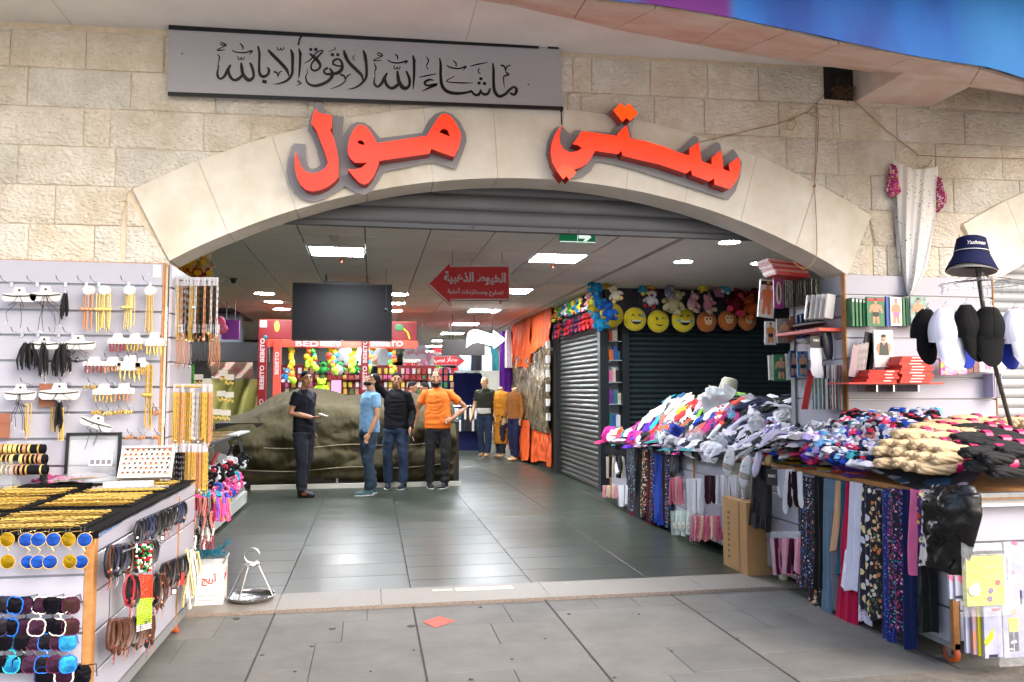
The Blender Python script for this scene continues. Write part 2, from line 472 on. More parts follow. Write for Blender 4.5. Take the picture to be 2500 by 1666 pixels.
ROCK=[stone_mat('rock_face_limestone','#ebe6dd','#d3cabb'),stone_mat('rock_face_limestone_warm','#e9e2d6','#d2c7b3'),stone_mat('rock_face_limestone_grey','#e6e3dc','#ccc7bd')]
SMOOTH=[stone_mat('dressed_limestone','#eceae4','#dfdacf',False),stone_mat('dressed_limestone_warm','#ebe8df','#dbd4c6',False)]
MORTAR=mat('sand_mortar','#d6c6ae',.95,var=.15,vs=18)
fac=thing('stone_wall','pale limestone facade wall of rough hewn blocks around the arched mall entrance','wall')
wb=MB();N=60
def strip(b,x0,x1,z0a,z0b,z1,y0,y1):
 b.add([(x0,y0,z0a),(x1,y0,z0b),(x1,y0,z1),(x0,y0,z1),(x0,y1,z0a),(x1,y1,z0b),(x1,y1,z1),(x0,y1,z1)],[(0,1,2,3),(5,4,7,6),(4,5,1,0),(3,2,6,7),(0,3,7,4),(1,5,6,2)])
ZT=4.35
strip(wb,-9.0,XL-SH2+4.85,0,0,ZT,.004,.27)if False else None
strip(wb,-8,XL-.01,0,0,ZT,.004,.27)
for i in range(N):
 a=XL-.01+(XR-XL+.02)*i/N;c=XL-.01+(XR-XL+.02)*(i+1)/N
 strip(wb,a,c,zI(a)+.02,zI(c)+.02,ZT,.004,.27)
strip(wb,XR+.01,XL+SH2-.01,0,0,ZT,.004,.27)
for i in range(N):
 a=XL-.01+(XR-XL+.02)*i/N;c=XL-.01+(XR-XL+.02)*(i+1)/N
 strip(wb,a+SH2,c+SH2,zI(a)+.02,zI(c)+.02,ZT,.004,.27)
strip(wb,XR+SH2+.01,13,0,0,ZT,.004,.27)
wb.build('mortar_bed',MORTAR,fac,smooth=False)
def courseZ(k,x):return 2.3+.262*k+x*(.006+.0032*max(k,0))
def top_lim(x):
 for s in(0,SH2):
  if OL+s<=x<=OR_+s:return zE(x-s)
 return None
def low_lim(x):
 for s in(0,SH2):
  if OL+s<=x<=XL+s:return 2.76-(x-OL-s)/(XL-OL)*.43
  if XR+s<=x<=OR_+s:return 2.368+(x-XR-s)/(OR_-XR)*.458
  if XL+s<x<XR+s:return-9
 return None
random.seed(11)
def block(x0,x1,k):
 g=.003;x0+=g;x1-=g
 seed=random.uniform(0,100);ncol=max(4,int((x1-x0)/.035));nrow=8
 proud=random.uniform(.0,.006)
 ziz=lambda x:(courseZ(k,x)+g,courseZ(k+1,x)-g)
 pieces=[]
 cols=[x0+(x1-x0)*i/ncol for i in range(ncol+1)]
 for mode in(0,1):
  segs=[]
  for x in cols:
   za,zb=ziz(x);t=top_lim(x)
   if mode==0:
    lo=za if t is None else max(za,t+.006);hi=zb
   else:
    l=low_lim(x)
    if l is None:segs.append(None);continue
    lo=za;hi=min(zb,l-.006)
   if t is None and mode==1:segs.append(None);continue
   segs.append((x,lo,hi)if hi-lo>.004 else None)
  if mode==1:
   pass
  run=[]
  for s_ in segs+[None]:
   if s_ is None:
    if len(run)>1:pieces.append(run)
    run=[]
   else:run.append(s_)
 for run in pieces:
  b=MB();n=len(run);vs=[]
  xa,xb=run[0][0],run[-1][0]
  for j in range(nrow+1):
   for i,(x,lo,hi)in enumerate(run):
    z=lo+(hi-lo)*j/nrow
    e=min(x-xa,xb-x,z-lo,hi-z)
    m_=max(0,min(1,e/.022))
    h=.002+proud+m_*(.01+.01*nz(x*16,z*22,seed)+.006*nz(x*45,z*45,seed))
    vs.append((x,-max(.001,h),z))
  fs=[(j*n+i,j*n+i+1,(j+1)*n+i+1,(j+1)*n+i)for j in range(nrow)for i in range(n-1)]
  o=len(vs);per=[i for i in range(n)]+[(j*n+n-1)for j in range(1,nrow+1)]+[nrow*n+i for i in range(n-2,-1,-1)]+[j*n for j in range(nrow-1,0,-1)]
  for p in per:vs.append((vs[p][0],.006,vs[p][2]))
  L=len(per);fs+=[(per[i],o+i,o+(i+1)%L,per[(i+1)%L])for i in range(L)]
  b.add(vs,fs);b.build('stone_block',random.choice(ROCK),fac,ang=60)
KO={5:[-2.72,-2.31,-1.86,-1.38,-.9,-.4,.1,.6,1.05,1.41,1.55,2.0,2.45,2.86,3.4,3.66,4.3,4.85,5.4],4:[-2.9,-2.2,-1.58,-1.05,-.45,.1,.7,1.37,1.47,2.03,2.42,3.02,3.47,3.53,4.02,4.62,5.2],3:[-2.6,-1.86,-1.7,-1.12,-.82,-.24,.3,.8,1.36,1.8,2.15,2.5,3.08,3.51,4.0,4.35,4.95,5.5],2:[-2.8,-2.24,-1.66,-1.05,-.6,2.9,3.4,3.78,4.15,4.5,5.1],1:[-2.36,-2.33,-2.01,-1.47,-1.2,3.5,3.98,4.25,4.8],0:[-2.36,-2.16,-1.77,-1.31,3.52,3.9,4.35,4.85]}
for k in range(0,6):
 J=KO[k]
 J=[J[0]-.5*i for i in(4,3,2,1)]+J+[J[-1]+.5*i for i in range(1,5)]
 for a,c in zip(J[:-1],J[1:]):
  if c-a<.05:continue
  if k==5 and abs(a-3.4)<.01:continue
  block(a,c,k)
for k in range(-9,0):
 x=-3.6+(k%2)*.25
 while x<XL-.05:
  block(x,min(x+.5,XL-.002),k);x+=.5
 x=XR+(k%2)*.2
 for a,c in((XR,XR+.45),(XR+.45,XR+.9),(XR+.9,XL+SH2)):block(a,c,k)
AJ=[-30.0,-25.2,-19.8,-14.1,-8.7,-3.4,2.0,7.6,12.9,18.2,23.7,29.2]
def vous(a0,a1,s,i):
 b=MB();n=5;g=.0022
 def pt(cx,cz,r_,a):return(cx+r_*math.sin(R(a))+s,cz+r_*math.cos(R(a)))
 ea=lambda a:a*1.0+(a/29.0)*.1
 inner=[pt(ICX,ICZ,IR,a0+(a1-a0)*t/n)for t in range(n+1)]
 outer=[pt(ECX,ECZ,ER,ea(a0+(a1-a0)*t/n))for t in range(n+1)]
 cx=sum(p[0]for p in inner+outer)/(2*n+2);cz=sum(p[1]for p in inner+outer)/(2*n+2)
 loop=[(p[0]+(g if p[0]<cx else-g),p[1])for p in inner+outer[::-1]]
 dy=random.uniform(-.0015,.0015)
 b.prism([loop],lambda u,v,t:(u,t,v),-.022+dy,.262)
 return b.build('arch_stone',random.choice(SMOOTH),fac,smooth=False,fix=True)
for s in(0,SH2):
 for i in range(len(AJ)-1):vous(AJ[i],AJ[i+1],s,i)
ring=MB()
for s in(0,SH2):
 def P_(cx,cz,r_,a):return(cx+r_*math.sin(R(a))+s,cz+r_*math.cos(R(a)))
 lp=[P_(ICX,ICZ,IR+.006,a)for a in np.linspace(-29.9,29.1,50)]+[P_(ECX,ECZ,ER-.006,a)for a in np.linspace(29.1,-29.9,50)]
 ring.prism([lp],lambda u,v,t:(u,t,v),-.017,.003)
ring.build('arch_joint',MORTAR,fac,smooth=False,fix=True)
jb=MB()
for x in(XL,XR,XL+SH2):
 sgn=-1 if x in(XR,)else 1
hole=MB()
hx0,hx1,hz0,hz1=3.405,3.655,3.725,3.985
hole.add([(hx0,.0,hz0),(hx1,.0,hz0),(hx1,.0,hz1),(hx0,.0,hz1),(hx0,-.012,hz0),(hx1,-.012,hz0),(hx1,-.012,hz1),(hx0,-.012,hz1)],[(0,1,2,3)])
hole.build('cavity_shade_face',mat('cavity_shade_tone','#1d1a17',.95,var=.5,vs=20),fac,smooth=False)  # flat face; the shade inside the hole is only its dark colour
random.seed(4);tw=MB()
for i in range(70):
 c=Vector((random.uniform(hx0+.07,hx1-.02),-.012-random.random()*.03,hz0+abs(random.gauss(.04,.04))))
 d=Vector((random.uniform(-1,1),random.uniform(-.3,.3),random.uniform(-.5,.6))).normalized()*random.uniform(.02,.07)
 tw.tube([c-d,c+Vector((0,-.01,.008)),c+d],.0015,4)
tag(tw.build('bird_nest',mat('dry_twigs','#5f4a30',.9,var=.4,vs=40)),'tangle of dry twigs stuffed in the broken hole at the top of the wall','nest')
# ==== soffit, beam, outer arch, banner
ZC=lambda x:3.905+.022*x
m_plaster=mat('soffit_plaster','#f0efed',.9,col2='#e4e2e0',vs=2.5,bump=.1,bs=30)
sof=MB()
edge_px=[(1000,-60),(1250,-22),(1430,0),(1600,22),(1792,48),(1920,78),(2047,109),(2230,140),(2392,170),(2500,202),(2700,275)]
YE=-1.45
edge=[atY(px,py,YE)for px,py in edge_px]
back_px=[(1000,-25),(1250,15),(1400,48),(1500,72),(1700,110),(1800,128),(1940,152),(2130,178),(2365,213),(2500,234),(2700,305)]
back=[]
for px,py in back_px:
 p=atZ(px,py,3.93)
 if p.y>-.25:p=atY(px,py,-.25)
 back.append(p)
sof.box(-9,13,-1.0,.3,4.12,4.3)
nsx=44
def fsof(u,v):
 x=-6+18*u;ycut=-1.9
 y=.002+(ycut-.002)*v
 return(x,y,ZC(x))
sof2=MB();sof2.grid(fsof,30,6)
sof2.grid(lambda u,v:(-6+18*u,.3-2.3*v,4.25),2,2)
struct(sof2.build('arcade_soffit',m_plaster,smooth=False))
for x in(-1.95,.62):
 q=MB().box(x-.003,x+.003,-1.8,-.01,ZC(x)-.002,ZC(x)+.001)
 q.build('soffit_joint',mat('pale_joint','#cfcac2',.9),None,smooth=False)['kind']='structure'
m_pink=mat('stained_stone','#e8dcd0',.9,col2='#d8b8a6',vs=3.0,bump=.15,bs=40,stretch=(1,1,1))  # pink stained stone, with sun bounced from below lightened into the tone
ob=thing('outer_arch','pinkish stained stone edge of the outer arcade arch above the entrance','arch')
for i in range(len(edge)-1):
 a,b_,c,d=edge[i],edge[i+1],back[i+1],back[i]
 q=MB();n_=Vector((0,0,.12))
 g=.003
 e=(b_-a).normalized()*g
 lo=[a+e,b_-e,c-e,d+e]
 q.add([tuple(p)for p in lo]+[tuple(p+n_)for p in lo],[(0,3,2,1),(4,5,6,7),(0,1,5,4),(1,2,6,5),(2,3,7,6),(3,0,4,7)])
 q.build('arch_slab',m_pink,ob,smooth=False)
q=MB()
for i in range(len(edge)-1):
 a,b_=edge[i],edge[i+1];c,d=back[i+1],back[i]
 up=Vector((0,0,.02));top=Vector((0,0,1.4))
 q.add([tuple(p+up)for p in(a,b_,c,d)]+[tuple(p+top)for p in(a,b_,c,d)],[(0,3,2,1),(4,5,6,7),(0,1,5,4),(1,2,6,5),(2,3,7,6),(3,0,4,7)])
q.build('arch_core',m_pink,ob,smooth=False)
bm_=thing('stone_beam','short stained concrete beam jutting from the wall beside the broken hole','beam')
q=MB().box(3.66,4.31,-.95,.0,3.725,4.1);q.build('beam_body',mat('beam_concrete','#d6ccc4',.9,col2='#c0ada2',vs=3),bm_,smooth=False)
for(a,c)in((-.95,-.48),(-.475,-.02)):
 q=MB().box(3.665,4.305,a,c,3.715,3.727);q.build('facing_slab',m_pink,bm_,smooth=False)
def banner_mat():
 m=bpy.data.materials.new('printed_banner');m.use_nodes=True;nt=m.node_tree;b=nt.nodes['Principled BSDF'];b.inputs['Roughness'].default_value=.7;b.inputs['Specular IOR Level'].default_value=.2
 tc=nt.nodes.new('ShaderNodeTexCoord');mp=nt.nodes.new('ShaderNodeMapping');mp.inputs['Rotation'].default_value=(0,R(35),0);mp.inputs['Scale'].default_value=(1.0,1,.35)
 nt.links.new(tc.outputs['Object'],mp.inputs[0])
 n1=nt.nodes.new('ShaderNodeTexNoise');n1.inputs['Scale'].default_value=1.6;n1.inputs['Detail'].default_value=3
 nt.links.new(mp.outputs[0],n1.inputs['Vector'])
 r=nt.nodes.new('ShaderNodeValToRGB');el=r.color_ramp.elements
 el[0].position=.32;el[0].color=lin('#053070');el[1].position=.66;el[1].color=lin('#155a90')
 e=el.new(.45);e.color=lin('#0a4a8c');e=el.new(.55);e.color=lin('#0e5088')
 nt.links.new(n1.outputs['Fac'],r.inputs[0])
 sx=nt.nodes.new('ShaderNodeSeparateXYZ');nt.links.new(tc.outputs['Object'],sx.inputs[0])
 r2=nt.nodes.new('ShaderNodeValToRGB');r2.color_ramp.interpolation='LINEAR';e2=r2.color_ramp.elements
 mr=nt.nodes.new('ShaderNodeMapRange');mr.inputs['From Min'].default_value=0;mr.inputs['From Max'].default_value=6
 nt.links.new(sx.outputs[0],mr.inputs[0]);nt.links.new(mr.outputs[0],r2.inputs[0])
 e2[0].position=.21;e2[0].color=(0,0,0,1);e2[1].position=.325;e2[1].color=(0,0,0,1)
 a=e2.new(.24);a.color=(1,1,1,1);a=e2.new(.315);a.color=(1,1,1,1)
 mx=nt.nodes.new('ShaderNodeMixRGB');mx.inputs[2].default_value=lin('#4a0a58')
 nt.links.new(r2.outputs[0],mx.inputs[0]);nt.links.new(r.outputs[0],mx.inputs[1]);nt.links.new(mx.outputs[0],b.inputs['Base Color'])
 return m
q=MB()
def edge_at(x):
 for a,b_ in zip(edge[:-1],edge[1:]):
  if a.x<=x<=b_.x:return a.z+(b_.z-a.z)*(x-a.x)/(b_.x-a.x)
 return edge[0].z if x<edge[0].x else edge[-1].z
ex0,ex1=edge[0].x,edge[-1].x
for side in(0,1):
 q.grid(lambda u,v:(ex0+(ex1-ex0)*u,YE-.045-side*.004-.012*math.sin(u*25+v*3),edge_at(ex0+(ex1-ex0)*u)-.01+1.5*v),60,8)
tag(q.build('banner',banner_mat()),'blue and purple printed banner hanging along the outer arch edge','banner')
# ==== grey calligraphy board
def smooth_path(P,n=5):
 out=[]
 k=len(P)
 for i in range(k-1):
  p0=P[max(i-1,0)];p1=P[i];p2=P[i+1];p3=P[min(i+2,k-1)]
  for j in range(n):
   t=j/n
   out.append(tuple(.5*((2*b)+(-a+c)*t+(2*a-5*b+4*c-d)*t*t+(-a+3*b-3*c+d)*t**3)for a,b,c,d in zip(p0,p1,p2,p3)))
 out.append(tuple(P[-1]));return out
brd=thing('calligraphy_board','long grey board with black Arabic calligraphy fixed high above the arch','sign')
BC=[(412,68),(1368,118),(1375,265),(410,229)]
YB=-.075
c4=[atY(*p,YB)for p in BC]
def bil(u,v,y):
 a=c4[0]*(1-u)+c4[1]*u;b_=c4[3]*(1-u)+c4[2]*u;p=a*(1-v)+b_*v
 return(p.x,y,p.z)
q=MB()
q.add([bil(0,0,YB),bil(1,0,YB),bil(1,1,YB),bil(0,1,YB),bil(0,0,-.03),bil(1,0,-.03),bil(1,1,-.03),bil(0,1,-.03)],[(0,3,2,1),(4,5,6,7),(0,1,5,4),(1,2,6,5),(2,3,7,6),(3,0,4,7)])
q.build('panel',mat('grey_composite_panel','#a6a6ae',.45,var=.03,vs=2),brd,smooth=False)
m_ink=mat('black_vinyl','#0b0c14',.35)
for(u0,u1,v0,v1,nm)in((0,.63,-.035,.03,0),(.632,.7,-.02,.012,1),(.36,.94,-.03,.03,0),(.965,.995,-.02,.02,0),(0,1.0,.975,1.03,0)):
 q=MB();y0,y1=YB-.006,YB+.01
 if nm:continue
 q.add([bil(u0,v0,y0),bil(u1,v0,y0),bil(u1,v1,y0),bil(u0,v1,y0),bil(u0,v0,y1),bil(u1,v0,y1),bil(u1,v1,y1),bil(u0,v1,y1)],[(0,3,2,1),(4,5,6,7),(0,1,5,4),(1,2,6,5),(2,3,7,6),(3,0,4,7)])
 if u0==0 and v0<0:q.v=[(p[0],p[1]-.001,p[2])for p in q.v]
 q.build('black_trim',m_ink,brd,smooth=False)
S7=[[(612,340,8),(640,380,14),(625,440,8),(622,485,12)],[(632,470,8),(615,560,25),(625,605,28),(655,625,24),(700,590,32),(730,530,36),(768,462,20)],[(768,463,12),(742,520,28),(762,600,34),(810,640,30),(865,620,36),(905,580,30)],[(888,440,20),(895,500,36),(905,560,38),(940,615,44),(985,640,42),(1030,600,30),(1022,520,32),(990,440,22)],[(990,440,14),(1028,480,10)],[(850,365,9),(858,400,11),(880,398,9),(888,375,9),(893,402,11),(915,400,10),(925,370,9)],[(785,296,10),(830,318,14),(920,325,16),(1015,305,20),(980,348,6)],[(870,215,8),(905,250,18),(905,292,6)],[(655,205,10),(700,225,16),(715,245,13),(660,235,11),(650,210,8)],[(700,250,9),(615,292,12),(640,300,12),(705,290,8)],[(1080,250,20),(1098,330,28),(1095,450,26),(1100,560,32),(1140,600,36),(1195,575,30),(1208,520,28),(1185,493,12)],[(1130,650,40),(1182,665,40)],[(1196,290,18),(1240,340,36),(1330,430,38),(1410,520,36),(1437,595,12)],[(1455,285,16),(1477,350,36),(1478,480,32),(1472,570,32),(1420,640,28),(1340,675,18),(1260,688,5)],[(1460,290,12),(1497,350,8)],[(1300,258,9),(1310,293,11),(1335,291,9),(1340,270,9),(1350,293,11),(1372,288,10),(1378,260,9)],[(1550,278,14),(1566,340,28),(1564,450,26),(1556,560,20),(1548,625,6)],[(1555,285,12),(1588,350,8)],[(1565,642,9),(1535,658,12),(1580,676,13),(1522,702,6)],[(1262,543,20),(1300,558,20),(1312,605,6)],[(1310,600,8),(1330,550,16),(1358,540,8)],[(1672,285,34),(1704,290,34)],[(1728,282,34),(1764,295,34)],[(1675,335,20),(1740,390,38),(1790,450,34),(1790,500,26),(1740,532,24),(1695,510,22),(1700,450,18),(1750,390,24),(1828,305,16),(1760,318,14),(1690,400,16),(1612,450,5)],[(1945,465,18),(1950,420,28),(2000,398,24),(2040,430,28),(2050,500,36),(2010,550,42),(1950,568,30)],[(1940,455,22),(1990,475,18),(2035,480,20)],[(1920,345,34),(1956,352,34)],[(1982,345,34),(2016,352,34)],[(1960,262,9),(1972,282,9),(1948,292,9),(1885,318,5)],[(1885,498,26),(1840,530,24),(1860,568,26),(1920,572,36)],[(1905,505,20),(1940,570,38),(1900,640,36),(1810,690,36),(1720,705,32),(1650,670,22),(1630,600,14),(1648,560,9),(1645,508,5)],[(2068,296,18),(2085,360,36),(2130,440,38),(2220,530,38),(2275,590,30),(2286,660,8)],[(2072,300,12),(2112,372,8)],[(2290,296,16),(2312,360,36),(2327,480,32),(2325,600,32),(2270,680,28),(2190,730,18),(2110,745,5)],[(2296,305,12),(2330,362,8)],[(2192,352,7),(2170,390,10),(2198,412,8)],[(2025,578,20),(2070,592,22),(2088,650,8)],[(2085,645,8),(2110,592,16),(2150,573,9)],[(2088,648,14),(2020,702,14),(1905,746,4)],[(1600,110,34),(1560,170,18),(1548,238,22)]]
S8=[[(148,426,8),(172,480,16),(155,530,7),(168,562,12)],[(160,570,8),(152,650,24),(190,688,26),(235,650,32),(265,590,34),(296,535,18)],[(294,538,12),(270,590,28),(285,660,34),(335,705,32),(385,690,38),(425,650,30)],[(408,512,20),(415,580,36),(425,630,42),(460,690,46),(505,705,40),(540,670,30),(540,600,32),(505,515,20)],[(500,520,12),(538,560,9)],[(370,452,9),(375,490,11),(398,488,9),(405,465,9),(410,492,11),(432,490,10),(438,460,9)],[(302,392,10),(350,420,14),(430,425,16),(516,405,20),(485,442,6)],[(378,328,8),(408,350,16),(408,392,6)],[(190,310,10),(235,330,16),(240,350,13),(195,340,11),(188,314,8)],[(232,355,9),(148,395,12),(170,403,12),(232,395,8)],[(580,342,16),(592,420,30),(592,560,26),(588,640,20),(579,722,5)],[(584,350,12),(612,414,8)],[(725,358,9),(752,400,15),(728,460,9),(752,497,9)],[(650,584,8),(740,565,15),(844,545,6)],[(810,618,10),(760,612,24),(712,640,28),(735,675,22),(845,662,28),(760,700,24),(680,740,5)],[(875,372,12),(886,450,28),(886,560,30),(900,670,36),(950,735,38),(1040,762,36),(1150,757,28),(1235,735,26)],[(1225,738,24),(1265,777,28),(1310,772,32),(1332,720,20)],[(1330,745,22),(1365,772,30),(1410,762,30),(1433,705,18)],[(1314,598,32),(1348,606,32)],[(1294,645,32),(1328,652,32)],[(1352,648,32),(1388,658,32)],[(955,452,10),(1000,478,16),(1090,488,16),(1168,465,18),(1130,508,6)],[(1022,398,8),(1055,430,16),(1055,474,6)],[(1040,573,7),(952,622,10),(1000,640,12),(1120,646,14),(1240,646,5)],[(1213,462,8),(1300,440,15),(1407,420,6)],[(1315,483,9),(1300,520,12),(1328,547,8)],[(1460,426,14),(1471,500,28),(1471,620,30),(1480,730,36),(1530,795,34),(1600,770,30),(1650,720,28),(1700,690,22),(1725,730,32),(1700,775,30),(1650,757,20)],[(1548,452,18),(1590,465,20),(1606,525,7)],[(1605,515,8),(1620,467,16),(1660,448,9)],[(1605,528,14),(1638,555,18),(1590,570,16),(1580,600,12),(1592,705,4)]]
q=MB()
si=0
for SS,sc,ox,oy in((S7,500/2353,400,60),(S8,520/2353,880,60)):
 for P in SS:
  pts=smooth_path(P,5)if len(P)>2 else P
  L=[];si+=1;y=YB-.0032-.00003*(si%40)
  for i,(x,z,w)in enumerate(pts):
   a=pts[max(i-1,0)];b_=pts[min(i+1,len(pts)-1)]
   dx,dy=b_[0]-a[0],b_[1]-a[1];l=math.hypot(dx,dy)or 1
   nx,ny=-dy/l*w/2,dx/l*w/2
   p=atY(ox+(x+nx)*sc,oy+(z+ny)*sc,y);r=atY(ox+(x-nx)*sc,oy+(z-ny)*sc,y)
   L+=[p,r]
  q.add(L,[(2*i,2*i+1,2*i+3,2*i+2)for i in range(len(pts)-1)])
q.build('calligraphy',m_ink,brd,smooth=False)
for(px,py)in((445,132),(1290,207)):p=atY(px,py,YB-.004);MB().cyl(p,p+Vector((0,-.006,0)),.006,n=8).build('rivet',CHROME,brd)
# ==== glowing orange channel letters
def letters_face(name,c,st):
 m=bpy.data.materials.new(name);m.use_nodes=True;b=m.node_tree.nodes['Principled BSDF']
 b.inputs['Base Color'].default_value=lin('#b01c08');b.inputs['Roughness'].default_value=.35
 b.inputs['Emission Color'].default_value=lin(c);b.inputs['Emission Strength'].default_value=st
 nt=m.node_tree;tc=nt.nodes.new('ShaderNodeTexCoord');n1=nt.nodes.new('ShaderNodeTexNoise');n1.inputs['Scale'].default_value=6
 nt.links.new(tc.outputs['Object'],n1.inputs['Vector']);mr=nt.nodes.new('ShaderNodeMapRange');mr.inputs['From Min'].default_value=.3;mr.inputs['From Max'].default_value=.7
 mr.inputs['To Min'].default_value=st*.8;mr.inputs['To Max'].default_value=st*1.25;nt.links.new(n1.outputs['Fac'],mr.inputs[0]);nt.links.new(mr.outputs[0],b.inputs['Emission Strength'])
 return m
m_face=letters_face('lit_orange_acrylic','#ff2c06',.46)
m_face2=letters_face('lit_amber_acrylic','#ff4208',.5)
m_side=mat('red_letter_side','#a31d12',.4)
m_back=mat('grey_backing_sheet','#8b8b91',.5,var=.03)
def word(nm,label,sc,ox,oy,backs,faces,depth):
 t=thing(nm,label,'sign letters')
 yb=-.055
 for l in backs:
  pts=[atY(ox+x*sc,oy+y*sc,yb)for x,y in l]
  q=MB().prism([[(p.x,p.z)for p in pts]],lambda u,v,tt:(u,tt,v),yb,yb+.006);q.build('backing_plate',m_back,t,smooth=False,fix=True)
 for loops,m_,nm2 in faces:
  yf=-.06-depth
  L=[[((p:=atY(ox+x*sc,oy+y*sc,yf)).x,p.z)for x,y in l]for l in loops]
  q=MB().prism(L,lambda u,v,tt:(u,tt,v),yf+.004,yb-.002,mi=0);q.build(nm2,m_side,t,smooth=False,fix=True)
  q=MB().prism(L,lambda u,v,tt:(u,tt,v),yf,yf+.0035,mi=0);q.build('lit_face',m_,t,smooth=False,fix=True)
 return t
lam=[(433,118),(455,170),(610,200),(612,345),(590,350),(640,480),(670,600),(688,700),(690,905),(640,960),(560,1020),(480,1055),(390,1070),(310,1050),(250,990),(215,920),(190,820),(185,700),(203,612),(225,700),(260,790),(320,850),(390,865),(470,850),(540,800),(570,740),(530,620),(480,490),(435,370),(378,290),(400,180)]
mw=[(1910,178),(1970,200),(2040,290),(2090,400),(2095,460),(2070,570),(2018,672),(1890,630),(1755,580),(1735,635),(1160,718),(1140,790),(1090,900),(1030,975),(980,992),(930,970),(860,900),(795,818),(870,822),(950,800),(1025,738),(950,745),(880,740),(830,700),(800,640),(795,560),(820,450),(870,350),(920,310),(970,305),(1020,340),(1080,420),(1115,490),(1130,518),(1450,470),(1705,432),(1760,340),(1830,230),(1880,185)]
h1=[(1905,348),(1945,370),(1975,445),(1900,415),(1845,392),(1870,360)]
h2=[(910,490),(950,480),(985,510),(988,540),(935,530),(908,510)]
bk1=[(450,20),(500,20),(540,180),(750,215),(725,475),(760,400),(830,310),(900,275),(980,280),(1060,330),(1165,460),(1650,400),(1720,260),(1800,180),(1890,150),(1990,180),(2080,270),(2150,400),(2160,500),(2110,650),(2040,820),(1780,735),(1215,845),(1150,950),(1080,1060),(980,1110),(880,1080),(765,1010),(650,1090),(530,1160),(420,1190),(300,1170),(190,1090),(120,980),(95,840),(110,700),(150,560),(180,520),(310,530),(320,700),(340,780),(380,815),(440,800),(485,760),(440,580),(390,450),(335,370),(370,200),(420,80)]
word('lit_letters','glowing orange raised Arabic word on grey backing at the left of the arch',500/2353,680,240,[bk1],[([lam],m_face,'letter_body'),([mw,h1,h2],m_face,'letter_body')],.1)
w2=[(300,322),(275,420),(280,500),(320,570),(390,600),(460,585),(510,555),(470,525),(415,512),(510,380),(870,430),(875,405),(965,322),(985,390),(1005,458),(1150,480),(1350,540),(1500,600),(1610,632),(1615,555),(1708,495),(1720,590),(1735,690),(1840,725),(1840,655),(1930,580),(1950,680),(1960,770),(2025,798),(2015,720),(2115,648),(2135,740),(2110,860),(2060,930),(2020,975),(1870,925),(1863,865),(1815,895),(1640,830),(1628,775),(1580,815),(1300,720),(1000,650),(925,630),(912,580),(880,615),(645,580),(610,640),(560,710),(500,750),(430,772),(350,765),(245,775),(205,700),(188,600),(200,500),(230,420),(270,360)]
d1=[(905,93),(945,135),(995,97),(1080,200),(1000,275),(965,240),(925,285),(828,165)]
d2=[(315,715),(345,745),(388,727),(450,805),(378,880),(350,840),(315,875),(245,780)]
bk2=[(225,350),(300,325),(390,420),(430,372),(510,375),(800,400),(860,320),(980,300),(1020,450),(1480,585),(1660,425),(1700,450),(1720,600),(1890,490),(1925,510),(1950,660),(2060,562),(2100,620),(2150,700),(2130,850),(2080,1000),(2010,1085),(1500,920),(1000,760),(750,700),(650,695),(600,790),(520,850),(420,870),(330,860),(240,800),(170,720),(135,620),(150,500),(190,410)]
bk3=[(755,200),(905,95),(1050,255),(960,318),(880,310)]
word('lit_letters','glowing orange raised Arabic word with diamond dots at the right of the arch',560/2353,1300,230,[bk2,bk3],[([w2],m_face,'letter_body'),([d1],m_face2,'diamond_dots')],.1)
tt=[o for o in SC.objects if o.name.startswith('lit_letters')and not o.parent][-1]
yf=-.185
L=[[((p:=atY(1300+x*560/2353,230+y*560/2353,yf)).x,p.z)for x,y in d2]]
MB().prism(L,lambda u,v,t:(u,t,v),yf+.004,-.058).build('diamond_dots',m_side,tt,smooth=False,fix=True)
MB().prism(L,lambda u,v,t:(u,t,v),yf,yf+.0035).build('lit_face',m_face2,tt,smooth=False,fix=True)
# ==== strings over the wall
m_rope=mat('jute_string','#a5835a',.9,var=.2,vs=60)
def px2(L,y):return[atY(1250+a*.5312,b_*.5312,y)for a,b_ in L]
q=MB();q.tube(smooth3(px2([(1430,438),(1405,470),(1360,515),(1290,545),(1220,570),(1040,612),(860,655)],-.035))if False else px2([(1430,438),(1405,470),(1360,515),(1290,545),(1220,570),(1040,612),(860,655)],-.035),.0035,5)
q.tube(px2([(1402,470),(1395,520),(1340,520),(1390,535),(1404,545)],-.04),.003,5)
q.tube(px2([(1300,552),(1305,575),(1285,600),(1262,590),(1270,560),(1300,545)],-.04),.003,5)
tag(q.build('string',m_rope),'jute string running from the broken hole down to the orange letters','string')
q=MB();q.tube(px2([(1404,490),(1408,560),(1402,700),(1390,855),(1398,1000),(1402,1150),(1395,1195),(1370,1225),(1340,1240),(1290,1205)],-.04),.003,5)
q.tube(px2([(1400,500),(1394,700),(1390,856)],-.042),.003,5);q.ball(px2([(1390,856)],-.04)[0],.012,8,6)
tag(q.build('string',m_rope),'knotted jute string dangling in front of the right arch stones','string')
q=MB();q.tube(px2([(1575,465),(1640,525),(1720,600),(1800,660),(1870,715),(1990,722),(2100,725),(2353,730),(2450,733)],-.03),.0035,5)
tag(q.build('string',m_rope),'jute string stretched right from the beam above the hanging dress','string')
q=MB();q.tube([atY(1372,262,-.06),atY(1370,280,-.05),atY(1371,305,-.05)],.005,5);q.ball(atY(1370,272,-.06),.009,8,6)
tag(q.build('cable',BLACK),'short black cable hanging from the corner of the grey board to the letters','cable')
